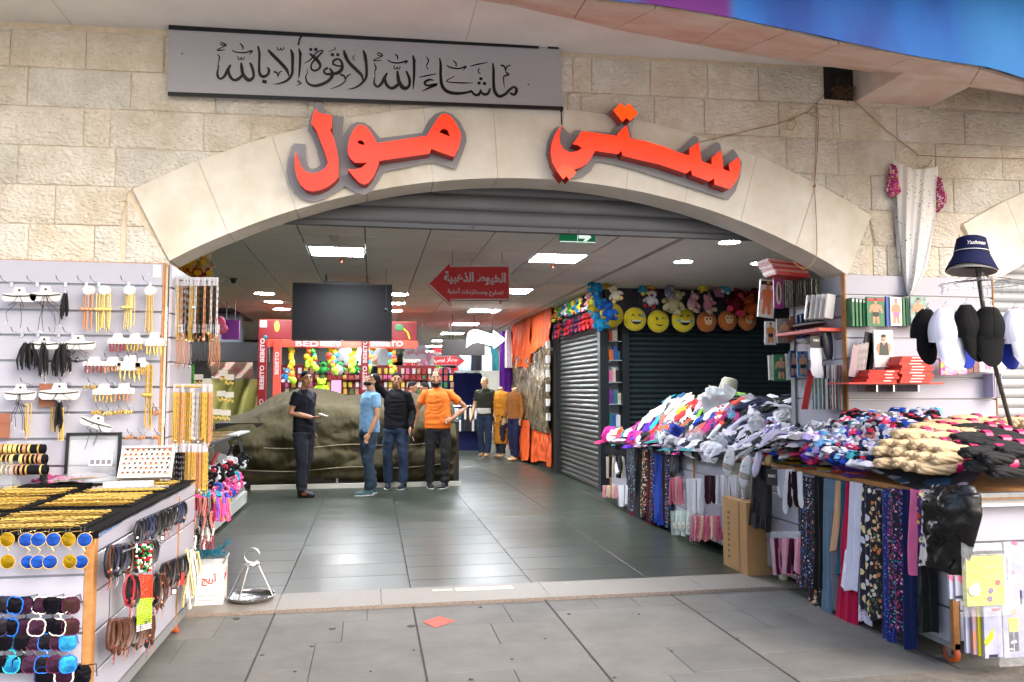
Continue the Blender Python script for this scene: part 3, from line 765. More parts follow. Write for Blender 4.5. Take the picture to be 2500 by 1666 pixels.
# ==== hanging white dress
dr=thing('hanging_dress','white cotton dress with tiny dots hung twisted on the stone wall above the cap stand','dress')
LB=[(1755,738),(1765,860),(1772,960),(1780,1080),(1790,1180),(1800,1280),(1812,1345),(1822,1358)]
RB=[(1958,765),(1955,860),(1948,960),(1938,1050),(1925,1130),(1905,1230),(1870,1310),(1834,1360)]
def dress(u,v):
 i=min(int(v*7),6);t=v*7-i
 l=(LB[i][0]*(1-t)+LB[i+1][0]*t,LB[i][1]*(1-t)+LB[i+1][1]*t)
 r=(RB[i][0]*(1-t)+RB[i+1][0]*t,RB[i][1]*(1-t)+RB[i+1][1]*t)
 px=l[0]+(r[0]-l[0])*u;py=l[1]+(r[1]-l[1])*u
 if v<.04:py+=26*math.sin(math.pi*u)*(1-v/.04)
 f=math.sin(u*15+v*4)*.014*(.3+v)+math.sin(u*31+v*9+1)*.006-.05*math.sin(math.pi*u)*(.5+v)
 return atY(1250+px*.5312,py*.5312,-.075+f)
q=MB();q.grid(dress,40,50)
q.grid(lambda u,v:Vector(dress(u,v))*1.0+Vector((0,.045+.05*math.sin(math.pi*u),0)),12,16)
q.build('bodice',print_mat('dotted_white_cotton','#dedcda',['#5a4a52','#8a4a58','#4a5a48'],34,.17),dr)
slv=print_mat('floral_sleeve','#a8306a',['#e8d0d8','#d8589a','#6a2a78','#d8b060'],60,.45)
for pts in([(1752,745),(1738,800),(1730,870),(1745,905),(1785,900),(1778,850),(1765,780)],[(1960,800),(1972,850),(1992,900),(1999,945),(1970,975),(1950,970),(1952,880)]):
 P=[atY(1250+a*.5312,b_*.5312,-.08)for a,b_ in pts]
 c=sum(P,Vector())/len(P);q=MB()
 ring_f=[p for p in P];n=len(P)
 q.add([p+Vector((0,.03,0))for p in P]+[c+(p-c)*.75+Vector((0,-.03+.02*(i%2),0))for i,p in enumerate(P)]+[c+Vector((0,-.045,0))],[(i,(i+1)%n,n+(i+1)%n,n+i)for i in range(n)]+[(n+i,n+(i+1)%n,2*n)for i in range(n)])
 q.build('sleeve',slv,dr,fix=True)
q=MB();p=atY(1250+1915*.5312,758*.5312,-.09);q.tube([p+Vector((0,.08,.0)),p,p+Vector((.0,-.02,.02)),p+Vector((.01,-.03,.03))],.004,6);q.build('hook',CHROME,dr)
# ==== roller shutters of the wall openings
shm=mat('grey_painted_metal','#4c4d53',.5,.2,var=.1,vs=4)
sh=thing('roller_shutter','grey steel roller shutter rolled up inside the big entrance arch','roller shutter')
z=2.7;i=0
while z<3.02:
 q=MB();h=.115
 prof=[(.296,.0),(.29,.006),(.286,.03),(.285,.075),(.29,.106),(.296,.1135)]
 q.add([(x,y,z+zz)for x in(-1.32,3.54)for y,zz in prof],[(j,j+1,7+j,6+j)for j in range(5)])
 q.build('slat',shm,sh,ang=60);z+=h;i+=1
q=MB().box(-1.32,3.54,.275,.33,2.665,2.698);q.build('bottom_rail',mat('shutter_rail','#494a50',.5,.3),sh,smooth=False)
q=MB().box(-1.32,3.54,.34,.4,2.7,3.1);q.build('housing',mat('shutter_box','#3c3d42',.6),sh,smooth=False)
for x in(.72,1.45,1.52):
 q=MB();q.cyl((x,.272,2.682),(x,.268,2.682),.01,n=8);q.build('bolt',BLACK,sh)
sh2=thing('roller_shutter','pale grey closed roller shutter in the second arch behind the cap stand','roller shutter')
z=.02;hh=.078;me=None
q=MB();prof=[(.0,.0),(-.012,.008),(-.018,.03),(-.018,.052),(-.008,.07),(.0,.077)]
q.add([(x,y,zz)for x in(4.78,9.65)for y,zz in prof],[(j,j+1,7+j,6+j)for j in range(5)]);me=q.mesh('slat',mat('pale_shutter','#a7a8ab',.5,.1,var=.06,vs=3),ang=60)
while z<3.05:obj('slat',me,sh2,(0,.16,z));z+=hh
MB().box(4.78,9.65,.165,.2,0,3.1).build('shutter_back',MC['shutter_box'],sh2,smooth=False)
# ==== mall interior shell
m_dwall=mat('dim_painted_wall','#8a8780',.8,var=.1,vs=1.5)
shell=thing('mall_building','painted walls and roof slab that enclose the mall hall behind the facade','building')
MB().box(-9,12,.27,42,3.35,4.2).build('roof_slab',m_dwall,shell,smooth=False)
MB().box(-9,13,-.9,42,4.36,7.5).build('upper_storey',m_plaster,shell,smooth=False)
MB().box(-9.2,-9,.27,42,0,4.2).build('side_wall',m_dwall,shell,smooth=False)
MB().box(12,12.2,.27,42,0,4.2).build('side_wall',m_dwall,shell,smooth=False)
MB().box(-9,12,42,42.2,0,4.2).build('back_wall',m_dwall,shell,smooth=False)
m_tile=mat('mineral_ceiling_tile','#e4e2d8',.95,var=.06,vs=30,bump=.1,bs=120)
m_tee=mat('ceiling_tee','#55534d',.7)
ceil=struct(MB().box(-9,12,.42,42,3.03,3.06).build('ceiling',m_tee,smooth=False))
PX_=.617;GX=[-.7+PX_*k for k in range(-7,7)]
GY=[.6+.6*k for k in range(0,20)]
q=MB();g=.007
q.add([(g,g,0),(PX_-g,g,0),(PX_-g,.6-g,0),(g,.6-g,0),(g,g,.02),(PX_-g,g,.02),(PX_-g,.6-g,.02),(g,.6-g,.02)],[(0,3,2,1),(0,1,5,4),(1,2,6,5),(2,3,7,6),(3,0,4,7)])
tme=q.mesh('ceiling_tile',m_tile,smooth=False)
PAN=[(0,4),(0,9),(0,14),(4,4),(4,9),(4,14),(4,19),(-5,14)]
random.seed(2)
for i,x in enumerate(GX[:-1]):
 if x>2.6:continue
 for j,y in enumerate(GY):
  if(i-7,j)in PAN:continue
  if y>9.5 and x<-2.6:continue
  o=obj('ceiling_tile',tme,ceil,(x,y,3.0+random.uniform(-.001,.002)))
q=MB()
for i in range(40):q.box(-9 if False else-5.02,3.0,12.6+i*.6+.007,12.6+i*.6+.593,3.0,3.02)
q.build('ceiling_field',m_tile,ceil,smooth=False)['kind']='stuff'
MB().box(-9,-5.02,.42,42,2.998,3.02).build('ceiling_field',m_tile,ceil,smooth=False)
m_plain=mat('painted_plaster_ceiling','#e2e0d6',.9,var=.05,vs=2)
MB().box(3.05,12,.27,42,2.99,3.03).build('plaster_ceiling',m_plain,ceil,smooth=False)
m_lamp=mat('lamp_diffuser','#f4f8ff',.5,emit=44.0)
m_lampf=mat('lamp_frame','#cfd0d0',.5)
LN={0:'left row of the coffered ceiling',4:'right row of the coffered ceiling'}
def panel(ix,j,lab):
 x=-.7+PX_*ix;y=.6+.6*j
 t=thing('ceiling_light',lab,'ceiling light',(x+PX_/2,y+.3,3.0),group='square ceiling lights')
 q=MB();w=PX_/2-.008;h=.29
 for a in((-w,w,-h,-h+.02),(-w,w,h-.02,h),(-w,-w+.02,-h+.02,h-.02),(w-.02,w,-h+.02,h-.02)):q.box(a[0],a[1],a[2],a[3],-.004,.02)
 q.build('frame',m_lampf,t,smooth=False)
 MB().box(-w+.021,w-.021,-h+.021,h-.021,.0,.01).build('diffuser',m_lamp,t,smooth=False)
panel(0,4,'square light panel above the television, nearest in the left ceiling row')
panel(0,9,'square light panel hidden mostly behind the television')
panel(4,4,'square light panel right of the red arrow sign, nearest in the right ceiling row')
panel(4,9,'square light panel peeking out beside the lower right corner of the red arrow')
panel(4,14,'square light panel third from the front in the right ceiling row')
panel(4,19,'square light panel fourth from the front in the right ceiling row')
panel(0,14,'square light panel deep in the left row above the red kiosk')
panel(-5,14,'square light panel at the far left beside the hanging necklaces')
for n_,j in enumerate((24,29,34,40,46,53)):
 panel(4,j,['fifth','sixth','seventh','eighth','ninth','last'][n_]+' square light panel far down the right ceiling row')
for n_,j in enumerate((22,30,38,46)):
 panel(0,j,['nearest','second','third','farthest'][n_]+' square light panel behind the kiosk header')
panel(-5,20,'small square light panel farther back at the left behind the purple sign')
def downlight(x,y,lab,r=.1,st=None,z=3.0):
 t=thing('downlight',lab,'downlight',(x,y,z),group='round downlights')
 q=MB();q.lathe([(r+.018,.0),(r+.014,-.006),(r,-.004),(r,.0)],n=20,cap=False);q.build('rim',m_lampf,t)
 q=MB();q.lathe([(.0005,-.003),(r-.001,-.003)],n=20,cap=False);q.build('lens',m_lamp,t)
downlight(-1.67,7.27,'round downlight left of the television, highest of three',.15)
downlight(-1.67,8.42,'round downlight left of the television, middle of three',.15)
downlight(-1.67,9.64,'round downlight left of the television, lowest of three',.15)
downlight(.4,7.02,'round downlight right of the television, highest of three',.15)
downlight(.4,8.3,'round downlight right of the television, middle of three',.15)
downlight(.4,9.6,'round downlight right of the television, lowest of three',.15)
downlight(3.567,3.2,'round downlight in the plain ceiling above the emoji cushions',.105,z=2.99)
downlight(4.505,3.15,'round downlight beside the stacked red packets at the right jamb',.105,z=2.99)
downlight(3.56,1.98,'round downlight half hidden just behind the arch at the right',.105,z=2.99)
q=MB();q.lathe([(.12,0),(.118,-.006),(.09,-.004),(.088,-.008),(.001,-.008)],c=(3.557,2.42,2.99),n=24,cap=False)
tag(q.build('air_vent',m_plain),'round flush air vent in the plain ceiling between the downlights','vent')
m_spr=mat('sprinkler_red','#b5482a',.5)
for(px,py,lb)in((835,641,'orange sprinkler head right below the first light panel'),(1350,655,'orange sprinkler head behind the right light panel'),(806,546,'orange sprinkler head just under the rolled shutter at the left'),(1487,562,'red sprinkler head just under the rolled shutter at the right'),(1222,744,'small dark red sprinkler head below the red arrow')):
 p=atZ(px,py-8,2.998);q=MB();q.lathe([(.03,0),(.03,-.008),(.012,-.012),(.012,-.035),(.024,-.038),(.024,-.042)],c=p,n=10)
 tag(q.build('sprinkler',m_spr),lb,'sprinkler')
p=atZ(818,578,3.0);q=MB();q.lathe([(.055,0),(.055,-.018),(.035,-.03),(.033,-.045),(.001,-.048)],c=p,n=16)
tag(q.build('smoke_detector',mat('detector_white','#b5b5ae',.5)),'white round smoke detector in front of the left light panel','smoke detector')
p=atZ(570,680,3.0);q=MB();q.lathe([(.05,0),(.05,-.02)],c=p,n=16);q.ball(p+Vector((0,0,-.035)),.036,12,8)
tag(q.build('security_camera',mat('camera_black','#1a1a1c',.3)),'small black dome security camera at the left of the ceiling','camera')
t=thing('exit_sign','green emergency exit sign with white arrow half hidden under the rolled shutter','sign',(1.76,1.2,2.835))
MB().box(-.16,.16,0,.03,-.055,.06).build('sign_plate',mat('exit_green','#0a6a40',.4,emit=.15),t,smooth=False)
q=MB().prism([[(.01,.02),(.07,.02),(.05,.045),(.08,.045),(.125,.005),(.08,-.035),(.05,-.035),(.07,-.01),(.01,-.01)]],lambda u,v,tt:(u,tt,v-.01),-.003,-.001)
q.build('arrow_mark',mat('sign_white','#d8e6de',.4,emit=.3),t,smooth=False,fix=True)
q=MB().box(-.158,.158,-.003,-.001,-.055,-.048);q.box(-.002,.002,-.003,-.001,-.047,.05);q.build('white_border',MC['sign_white'],t,smooth=False)
# ---- television
c=[atY(px,py,5.0)for px,py in((713,692),(959,693),(956,835),(713,832))]
x0=(c[0].x+c[3].x)/2;x1=(c[1].x+c[2].x)/2;z1=(c[0].z+c[1].z)/2;z0=(c[2].z+c[3].z)/2
t=thing('television','large black television hung from the ceiling in the middle of the hall','television')
MB().box(x0,x1,5.0,5.035,z0,z1).build('case',mat('tv_case','#08080a',.35),t,smooth=False)
def tvmat():
 m=mat('tv_screen','#0a0a12',.42,spec=.25)
 nt=m.node_tree;b=nt.nodes['Principled BSDF'];return m
MB().box(x0+.012,x1-.012,4.9965,4.9995,z0+.022,z1-.012).build('screen',tvmat(),t,smooth=False)
MB().box((x0+x1)/2-.02,(x0+x1)/2+.02,4.9945,4.9975,z0+.006,z0+.012).build('badge',mat('tv_badge','#9a9aa0',.4),t,smooth=False)
MB().box(x0+.38,x1-.3,5.035,5.09,z1-.02,z1+.03).build('bracket',BLACK,t,smooth=False)
for x in(x0+.42,x1-.33):
 q=MB().cyl((x,5.06,z1),(x,5.06,3.0),.014,n=8);q.build('hanging_pole',mat('grey_pole','#6a6a66',.5,.3),t)
p=atY(942,756,4.4);q=MB();q.lathe([(.001,-.035),(.018,-.03),(.026,-.01),(.02,.02),(.006,.045)],c=p,n=12);q.tube([p+Vector((0,0,.04)),(p.x,p.y,3.0)],.0035,5)
tag(q.build('pull_cord',BLACK),'black pear shaped pull hanging on a cord before the television','pull cord')
# ---- hanging signs
m_rs=mat('sign_red','#b8141c',.45);m_rsd=mat('sign_red_edge','#5e1014',.5);m_rsw=mat('sign_offwhite','#b9b1b4',.5)
sc=240/2091
pts=[(40,810),(525,320),(525,430),(1782,430),(1788,1157),(542,1160),(542,1285)]
Y=3.0
P=[atY(1040+a*sc,600+b_*sc,Y)for a,b_ in pts]
t=thing('arrow_sign','red arrow sign with white Arabic lettering pointing left under the ceiling','sign')
MB().prism([[(p.x,p.z)for p in P]],lambda u,v,tt:(u,tt,v),Y,Y+.09,mi=0,mside=0).build('box_body',m_rsd,t,smooth=False,fix=True)
MB().prism([[(p.x,p.z)for p in P]],lambda u,v,tt:(u,tt,v),Y-.004,Y-.001).build('border',m_rsw,t,smooth=False,fix=True)
cc=sum(P,Vector())/len(P)
inn=[(75,812),(508,372),(508,455),(1755,455),(1762,1132),(522,1136),(522,1235)]
P2=[atY(1040+a*sc,600+b_*sc,Y)for a,b_ in inn]
MB().prism([[(p.x,p.z)for p in P2]],lambda u,v,tt:(u,tt,v),Y-.007,Y-.0045).build('face',m_rs,t,smooth=False,fix=True)
def ftext(body,x0,x1,y0,y1,Y,m,parent,bold=.02,sc_=1.0,ox=0,oy=0,size=.1):
 a=atY(ox+x0*sc_,oy+y0*sc_,Y);b_=atY(ox+x1*sc_,oy+y1*sc_,Y)
 M=Matrix.Translation(((a.x+b_.x)/2,Y-.001,(a.z+b_.z)/2))@FACE
 return text(body,size,m,parent,M,bold=bold*size,fit=b_.x-a.x,fith=a.z-b_.z,ext=.0008)
ftext('\ufe94\ufef4\ufe92\ufeeb\ufeac\ufedf\ufe8d \ufec1\ufeee\ufef4\ufea8\ufedf\ufe8d',385,1700,540,855,Y-.008,m_rsw,t,.035,sc,1040,600)
ftext('\ufe94\ufef3\ufeac\ufea3\ufe83 \ufe95\ufe8e\ufee3\ufeb0\ufee0\ufe98\ufeb4\ufee3\ufeed \ufea2\ufef4\ufee0\ufebc\ufe97',460,1645,895,1085,Y-.008,m_rsw,t,.03,sc,1040,600)
for px in(1104,1226):
 p=atY(px,650,Y+.04);MB().tube([p+Vector((0,0,-.05)),(p.x,p.y,3.0)],.004,5).build('hanging_wire',BLACK,t)
t=thing('arrow_sign','glowing white wavy arrow sign pointing right with faint red writing','sign')
Y=9.0;s3=430/1873
pts=[(820,300),(826,220),(838,150),(860,122),(895,112),(950,114),(1030,140),(1110,162),(1110,118),(1240,215),(1115,312),(1112,285),(1060,275),(1000,256),(940,246),(890,254),(855,275)]
P=[atY(950+a*s3,780+b_*s3,Y)for a,b_ in pts]
MB().prism([[(p.x,p.z)for p in P]],lambda u,v,tt:(u,tt,v),Y+.002,Y+.12).build('case',mat('teal_sign_edge','#1f4a55',.5),t,smooth=False,fix=True)
MB().prism([[(p.x,p.z)for p in P]],lambda u,v,tt:(u,tt,v),Y-.004,Y).build('lit_face',mat('lit_white_acrylic','#f6fbff',.4,emit=2.2),t,smooth=False,fix=True)
ftext('\ufee1\ufe8e\ufee0\ufeb4\ufedf\ufe8d \ufead\ufeee\ufee7 \ufe94\ufec4\ufea4\ufee3',905,1155,168,225,Y-.006,mat('faint_red_print','#d98a92',.5,emit=.8),t,.0,s3,950,780)
p=atY(1202,808,Y+.06);MB().tube([p,(p.x,p.y,3.0)],.006,5).build('hanging_wire',BLACK,t)
def board(nm,lab,x0,y0,x1,y1,Y,m,th_=.08,wires=True):
 a=atY(x0,y0,Y);b_=atY(x1,y1,Y);t=thing(nm,lab,'sign')
 MB().box(a.x,b_.x,Y,Y+th_,b_.z,a.z).build('panel',m,t,smooth=False)
 if wires:
  for fx in(.25,.75):
   x=a.x+(b_.x-a.x)*fx;MB().tube([(x,Y+.03,a.z-.01),(x,Y+.03,3.0)],.005,4).build('hanging_wire',BLACK,t)
 return t
board('hanging_board','plain dark brown hanging board behind the glowing white arrow',1079,829,1184,868,10.0,mat('dark_brown_board','#17110d',.6))
t=board('hanging_sign','grey hanging sign with red Arabic lettering above the waving man',988,843,1040,877,12.0,mat('grey_sign','#8b8e92',.5))
ftext('\ufead\ufeee\ufee8\ufedf\ufe8d \ufef1\ufeaa\ufee7\ufe8e\ufedb',991,1040,852,870,11.99,mat('crimson_letters','#a02a34',.5),t,.03)
def redarrow(lab,x0,y0,x1,y1,Y,txt,tx):
 t=thing('arrow_sign',lab,'sign');h=(y1-y0)
 pts=[(x0,y0+h*.12),(x1-h*.75,y0+h*.12),(x1-h*.75,y0-h*.12),(x1,y0+h*.5),(x1-h*.75,y1+h*.15),(x1-h*.75,y1-h*.12),(x0,y1-h*.12)]
 P=[atY(a,b_,Y)for a,b_ in pts]
 MB().prism([[(p.x,p.z)for p in P]],lambda u,v,tt:(u,tt,v),Y,Y+.06).build('panel',mat('sign_red_bright','#c01f24',.45,emit=.15),t,smooth=False,fix=True)
 L=[(p.x,p.z)for p in P];c=(sum(p[0]for p in L)/7,sum(p[1]for p in L)/7)
 inner=[(c[0]+(x-c[0])*.94,c[1]+(z-c[1])*.86)for x,z in L]
 MB().prism([L,inner],lambda u,v,tt:(u,tt,v),Y-.006,Y-.001).build('border',m_rsw,t,smooth=False,fix=True)
 ftext(txt,*tx,Y-.003,mat('white_letters','#e8dcdc',.5,emit=.1),t,.035)
 p=atY((x0+x1)/2,y0,Y+.03);MB().tube([p,(p.x,p.y,3.0)],.005,4).build('hanging_wire',BLACK,t)
 return t
redarrow('small red arrow sign with white writing just right of the raised hand',984,882,1038,909,12.5,'\ufe93\ufeaa\ufef4\ufecc\ufeb4\ufedf\ufe8d \ufe93\ufeae\ufeeb\ufeb0\ufedf\ufe8d',(987,1025,888,902))
t=redarrow('larger red arrow sign with white writing over the orange shirt man',1057,866,1136,896,12.0,'\ufef2\ufe92\ufef4\ufe91 \ufeaf\ufe8e\ufeec\ufe9f',(1060,1118,872,888))
a=atY(1057,860,11.9);b_=atY(1100,868,11.9)
MB().box(a.x,a.x+.62,11.9,11.96,a.z-.02,a.z+.12).build('upper_plate',MC['sign_red_bright'],t,smooth=False)
ftext('\ufe94\ufee8\ufe9f',1058,1079,856,868,11.88,MC['white_letters'],t,.035)
board('hanging_sign','purple hanging sign behind the necklaces at the left',542,781,583,829,8.5,mat('purple_sign','#5a1460',.5))
# ---- dark roller shutters of the closed shop
m_sh=mat('dark_green_shutter','#263236',.42,.35,var=.15,vs=5)
m_shs=mat('grey_bronze_shutter','#343733',.42,.35,var=.12,vs=5)
m_post=mat('shutter_post','#20262a',.5,.3)
t=thing('roller_shutter','closed grey ribbed roller shutter running into the mall along the right side','roller shutter')
H=.078
prof=[(.0,.0),(-.014,.01),(-.02,.034),(-.018,.055),(-.004,.07),(.0,.0775)]
q=MB();q.add([(3.33+x,y,z)for y in(5.8,8.25)for x,z in prof],[(j+6,j+7,j+1,j)for j in range(5)]);me=q.mesh('slat',m_shs,ang=60)
for i in range(34):obj('slat',me,t,(0,0,.03+i*H))
MB().box(3.345,3.4,5.8,8.25,0,2.75).build('shutter_back',m_post,t,smooth=False)
MB().box(3.28,3.4,5.66,5.8,0,2.6).build('post',m_post,t,smooth=False)
MB().box(3.28,3.4,8.25,8.36,0,2.9).build('post',m_post,t,smooth=False)
MB().box(3.36,3.45,5.8,8.36,2.7,2.99).build('shutter_box',m_post,t,smooth=False)
t=thing('roller_shutter','closed dark green ribbed roller shutter behind the heap of clothes','roller shutter')
q=MB();q.add([(x,5.66+y,z)for x in(3.7,7.6)for y,z in prof],[(j,j+1,j+7,j+6)for j in range(5)]);me=q.mesh('slat',m_sh,ang=60)
for i in range(31):obj('slat',me,t,(0,0,.03+i*H))
MB().box(3.7,7.6,5.672,5.75,0,2.99).build('shutter_back',m_post,t,smooth=False)
MB().box(3.6,3.7,5.58,5.75,0,2.6).build('post',m_post,t,smooth=False)
MB().box(3.36,7.6,5.6,5.672,2.46,2.99).build('shutter_box',mat('striped_box','#2b2a33',.6),t,smooth=False)
q=MB()
for i in range(20):x=3.8+i*.05;q.box(x,x+.02,5.585,5.598,2.55,2.97)
q.build('corrugation',mat('striped_box_light','#3b3a44',.5,.2),t,smooth=False)['kind']='stuff'
MB().box(6.9,7.0,.3,5.66,0,3).build('alcove_wall',m_dwall,shell,smooth=False)
t=thing('display_shelf','narrow lit shelf of small packets squeezed between the two shutters','shelf')
MB().box(3.4,3.6,5.8,5.85,0,2.5).build('back_board',mat('shelf_back','#8f9aa0',.6),t,smooth=False)
for z in(.3,.62,.95,1.28,1.6,1.92,2.2):MB().box(3.402,3.598,5.62,5.8,z,z+.012).build('shelf_board',mat('glass_shelf','#a9b8b4',.2),t,smooth=False)
random.seed(21)
PK=[mat('pack_'+n,c,.45,var=.15,vs=14)for n,c in(('red','#b02a2a'),('teal','#2f6f78'),('cream','#d8cdb8'),('white','#dcdcdc'),('green','#2f7a3c'),('blue','#2c56a4'),('pink','#d46a9a'),('yellow','#d8bf3a'),('black','#1c1c20'),('orange','#cf6a2a'),('purple','#6a3a8a'))]
PKN=['red','teal','cream','white','green','blue','pink','yellow','black','orange','purple']
SHN=['bottom','second lowest','third lowest','middle','third highest','second highest','top']
used=set()
for k,z in enumerate((.3,.62,.95,1.28,1.6,1.92,2.2)):
 x=3.41
 while x<3.57:
  w=random.uniform(.04,.08);h=random.uniform(.12,.22);ci=random.randrange(len(PK))
  if x+w>3.598:break
  if(k,ci)in used:ci=(ci+3)%len(PK)
  used.add((k,ci))
  q=MB();q.obox((x+w/2,5.68+random.uniform(-.02,.02),z+.014+h/2),(w-.004,.06,h),Matrix.Rotation(random.uniform(-.06,.06),3,'Z'))
  q.obox((x+w/2,5.646,z+.014+h*.6),(w*.6,.004,h*.35))
  tag(q.build('small_box',PK[ci],smooth=False),'%s packet on the %s board of the narrow shelf between the shutters'%(PKN[ci],SHN[k]),'packet','packets on the narrow shelf')
  x+=w
  # ---- orange curtain with silver plastic
def orange():return mat('orange_cloth','#b4440e',.75,var=.12,vs=3,spec=.3)
t=thing('shop_curtain','orange cloth and silver plastic sheeting tied over a closed stall on the right','curtain')
def drape(y0,y1,z0,z1,amp,fr,ph,x=3.2,n=70,m=26,gather=None,sagb=.0,sagt=.0):
 q=MB()
 def f(u,v):
  y=y0+(y1-y0)*u;zt=z1-sagt*math.sin(math.pi*u);zb=z0+sagb*math.sin(math.pi*u*1.5)
  z=zt+(zb-zt)*v
  a=amp*(.4+v)*(math.sin(u*fr+ph+2*nz(u*3,v*2,ph))+.5*math.sin(u*fr*2.3+v*3))
  return(x-.02-abs(a)-.02*nz(u*8,v*5,ph),y,z)
 q.grid(f,n,m);return q
drape(8.38,10.1,2.28,2.99,.035,22,0,sagb=.05).build('upper_cloth',orange(),t)
drape(10.05,11.0,2.05,2.99,.05,16,2,x=3.19,sagb=-.12).build('upper_cloth',orange(),t)
drape(11.0,12.4,2.0,2.97,.05,24,3,x=3.2).build('upper_cloth',orange(),t)
drape(8.38,10.2,.12,.78,.03,12,4,sagb=.06).build('lower_cloth',orange(),t)
drape(10.1,12.3,.1,.88,.05,10,5,x=3.16,sagb=-.05).build('lower_cloth',orange(),t)
def foil():
 m=mat('crumpled_silver_plastic','#8c7c5c',.16,.85,col2='#241e18',vs=4,stretch=(1,2.5,.6))  # dark and pale tones put the crumples' shade and highlights into the colour
 nt=m.node_tree;b=nt.nodes['Principled BSDF'];tc=nt.nodes.new('ShaderNodeTexCoord');mp=nt.nodes.new('ShaderNodeMapping');mp.inputs['Scale'].default_value=(2,5,1.2)
 n=nt.nodes.new('ShaderNodeTexNoise');n.inputs['Scale'].default_value=4;n.inputs['Detail'].default_value=8;n.inputs['Distortion'].default_value=1.5
 bp=nt.nodes.new('ShaderNodeBump');bp.inputs['Strength'].default_value=1.0;bp.inputs['Distance'].default_value=.12
 nt.links.new(tc.outputs['Object'],mp.inputs[0]);nt.links.new(mp.outputs[0],n.inputs['Vector']);nt.links.new(n.outputs['Fac'],bp.inputs['Height']);nt.links.new(bp.outputs[0],b.inputs['Normal'])
 return m
q=MB()
def ff(u,v):
 y=8.38+4.0*u;z=2.34-1.62*v
 a=.05*math.sin(u*30+3*nz(u*4,v*3,1))+.05*nz(u*9,v*4,5)+.04*math.sin(v*16+10*(u-.5)**2*4)*max(0,1-v*2)
 return(3.17-abs(a),y,z-.15*math.sin(math.pi*u)*(1-v))
q.grid(ff,120,50);q.build('plastic_sheet',foil(),t)
MB().box(3.22,3.3,8.37,12.4,0,2.99).build('stall_partition',mat('stall_dark','#2a2018',.8),t,smooth=False)
for i in range(6):
 MB().box(3.1,3.16,8.4+.0,8.5,.95+i*.26,1.08+i*.26).build('price_card',CARD,t,smooth=False)
GM={}
def gm_(c,r=.8):
 return mat('cloth_'+c.strip('#'),c,r,var=.12,vs=8,bump=.15,bs=50,spec=.2)
def hang(x,y,z1,w,h,col,lab,rz=0,nm='hanging_garment',cat='garment',grp=None,m=None,taper=.75,fr=9):
 t=thing(nm,lab,cat,(x,y,z1),rz,grp);q=MB()
 ph=random.uniform(0,9)
 def f(u,v):
  ww=w*(taper+(1-taper)*min(1,v*2.5));a=u*2*math.pi
  xx=math.cos(a)*ww/2;yy=math.sin(a)*.04+.018*math.sin(xx/w*fr*2+ph)*v
  return(xx,yy,-.03-h*v+.03*(1-v)*(.5-abs(xx)/w))
 q.grid(f,20,10,cu=True);q.build('cloth',m or gm_(col),t)
 q=MB();q.tube([(-w*taper*.4,0,-.045),(0,0,-.01),(w*taper*.4,0,-.045)],.005,5);q.tube([(0,0,-.01),(0,0,.03),(.015,0,.045),(.0,0,.06)],.003,5)
 q.build('hanger',BLACK,t)
 return t
random.seed(8)
hang(3.02,12.2,2.86,.35,1.5,'#4a1470','long purple garment hanging at the corner of the orange curtain')
hang(3.0,11.9,2.88,.16,.85,'#d8d4dc','narrow white garment in front of the long purple one')
# ---- far shops beyond the men
random.seed(17)
gcol=[('dark navy','#131c44'),('red','#a01a22'),('light blue','#86a8d0'),('white','#d4d4d8'),('black','#121216'),('teal','#2a6e74'),('pink','#d88aa2'),('grey','#74747c'),('lime','#9ab82a'),('orange','#d85a2a')]
rows=[('top',13.2,2.55,[(1118,1),(1136,2),(1152,4),(1168,4),(1183,3),(1200,5)],.36,.55),('lower',15.2,2.1,[(1070,3),(1082,0),(1094,6),(1108,3),(1062,7)],.38,.8),('upper back',17.5,2.45,[(1062,3),(1076,8),(1088,3),(1100,6)],.4,.8)]
for rn,Y,z,L,w,h in rows:
 for i,(px,ci)in enumerate(L):
  p=atY(px,900,Y)
  hang(p.x,Y+random.uniform(-.05,.05),z,w,h,gcol[ci][1],'%s garment hung in the %s row of the far clothes shop, %s across'%(gcol[ci][0],rn,['first','second','third','fourth','fifth','sixth'][i]),rz=random.uniform(-.3,.3),grp='garments in the far clothes shop')
for i,px in enumerate((1112,1138,1162)):
 p=atY(px,900,14.2);hang(p.x,14.2+i*.05,1.95,.62,1.0,'#16225a',['left','middle','right'][i]+' of three wide dark blue robes above the sock rack',rz=.1*i,cat='robe',nm='hanging_robe',grp='dark blue robes in the far shop',taper=.5)
t=thing('sock_rack','low rack of small pale and dark sock packs behind the orange shirt man','rack')
a=atY(1100,1000,13.4);b_=atY(1172,1000,13.4)
q=MB();q.tube([(a.x,13.4,1.12),(b_.x,13.4,1.12)],.012,6);q.tube([(a.x,13.4,0),(a.x,13.4,1.12)],.012,6);q.tube([(b_.x,13.4,0),(b_.x,13.4,1.12)],.012,6);q.build('rack_frame',CHROME,t)
MB().box(a.x,b_.x,13.5,13.55,.05,1.1).build('back_cloth',gm_('#141c46'),t,smooth=False)
for r_ in range(2):
 for i in range(11):
  x=a.x+.04+i*(b_.x-a.x-.08)/10
  MB().box(x-.028,x+.022,13.41-r_*.02,13.44-r_*.02,.8-r_*.28,1.07-r_*.28).build('sock_pack',PK[random.choice((2,3,8,5,1))],t,smooth=False)
m_glow=mat('lit_shop_wall','#e6e4dc',.6,var=.1,vs=3)
def shopbox(lab,x0,x1,y0,y1,z0,z1,m,nm='shop_wall',cat='shop wall'):
 o=MB().box(x0,x1,y0,y1,z0,z1).build(nm,m,smooth=False);return tag(o,lab,cat)
shopbox('bright white shop wall at the far end of the corridor',1.2,6.5,26,26.2,0,3.0,m_glow)
shopbox('pale partition at the right of the far corridor',4.2,4.3,12.5,26,0,3.0,m_glow)
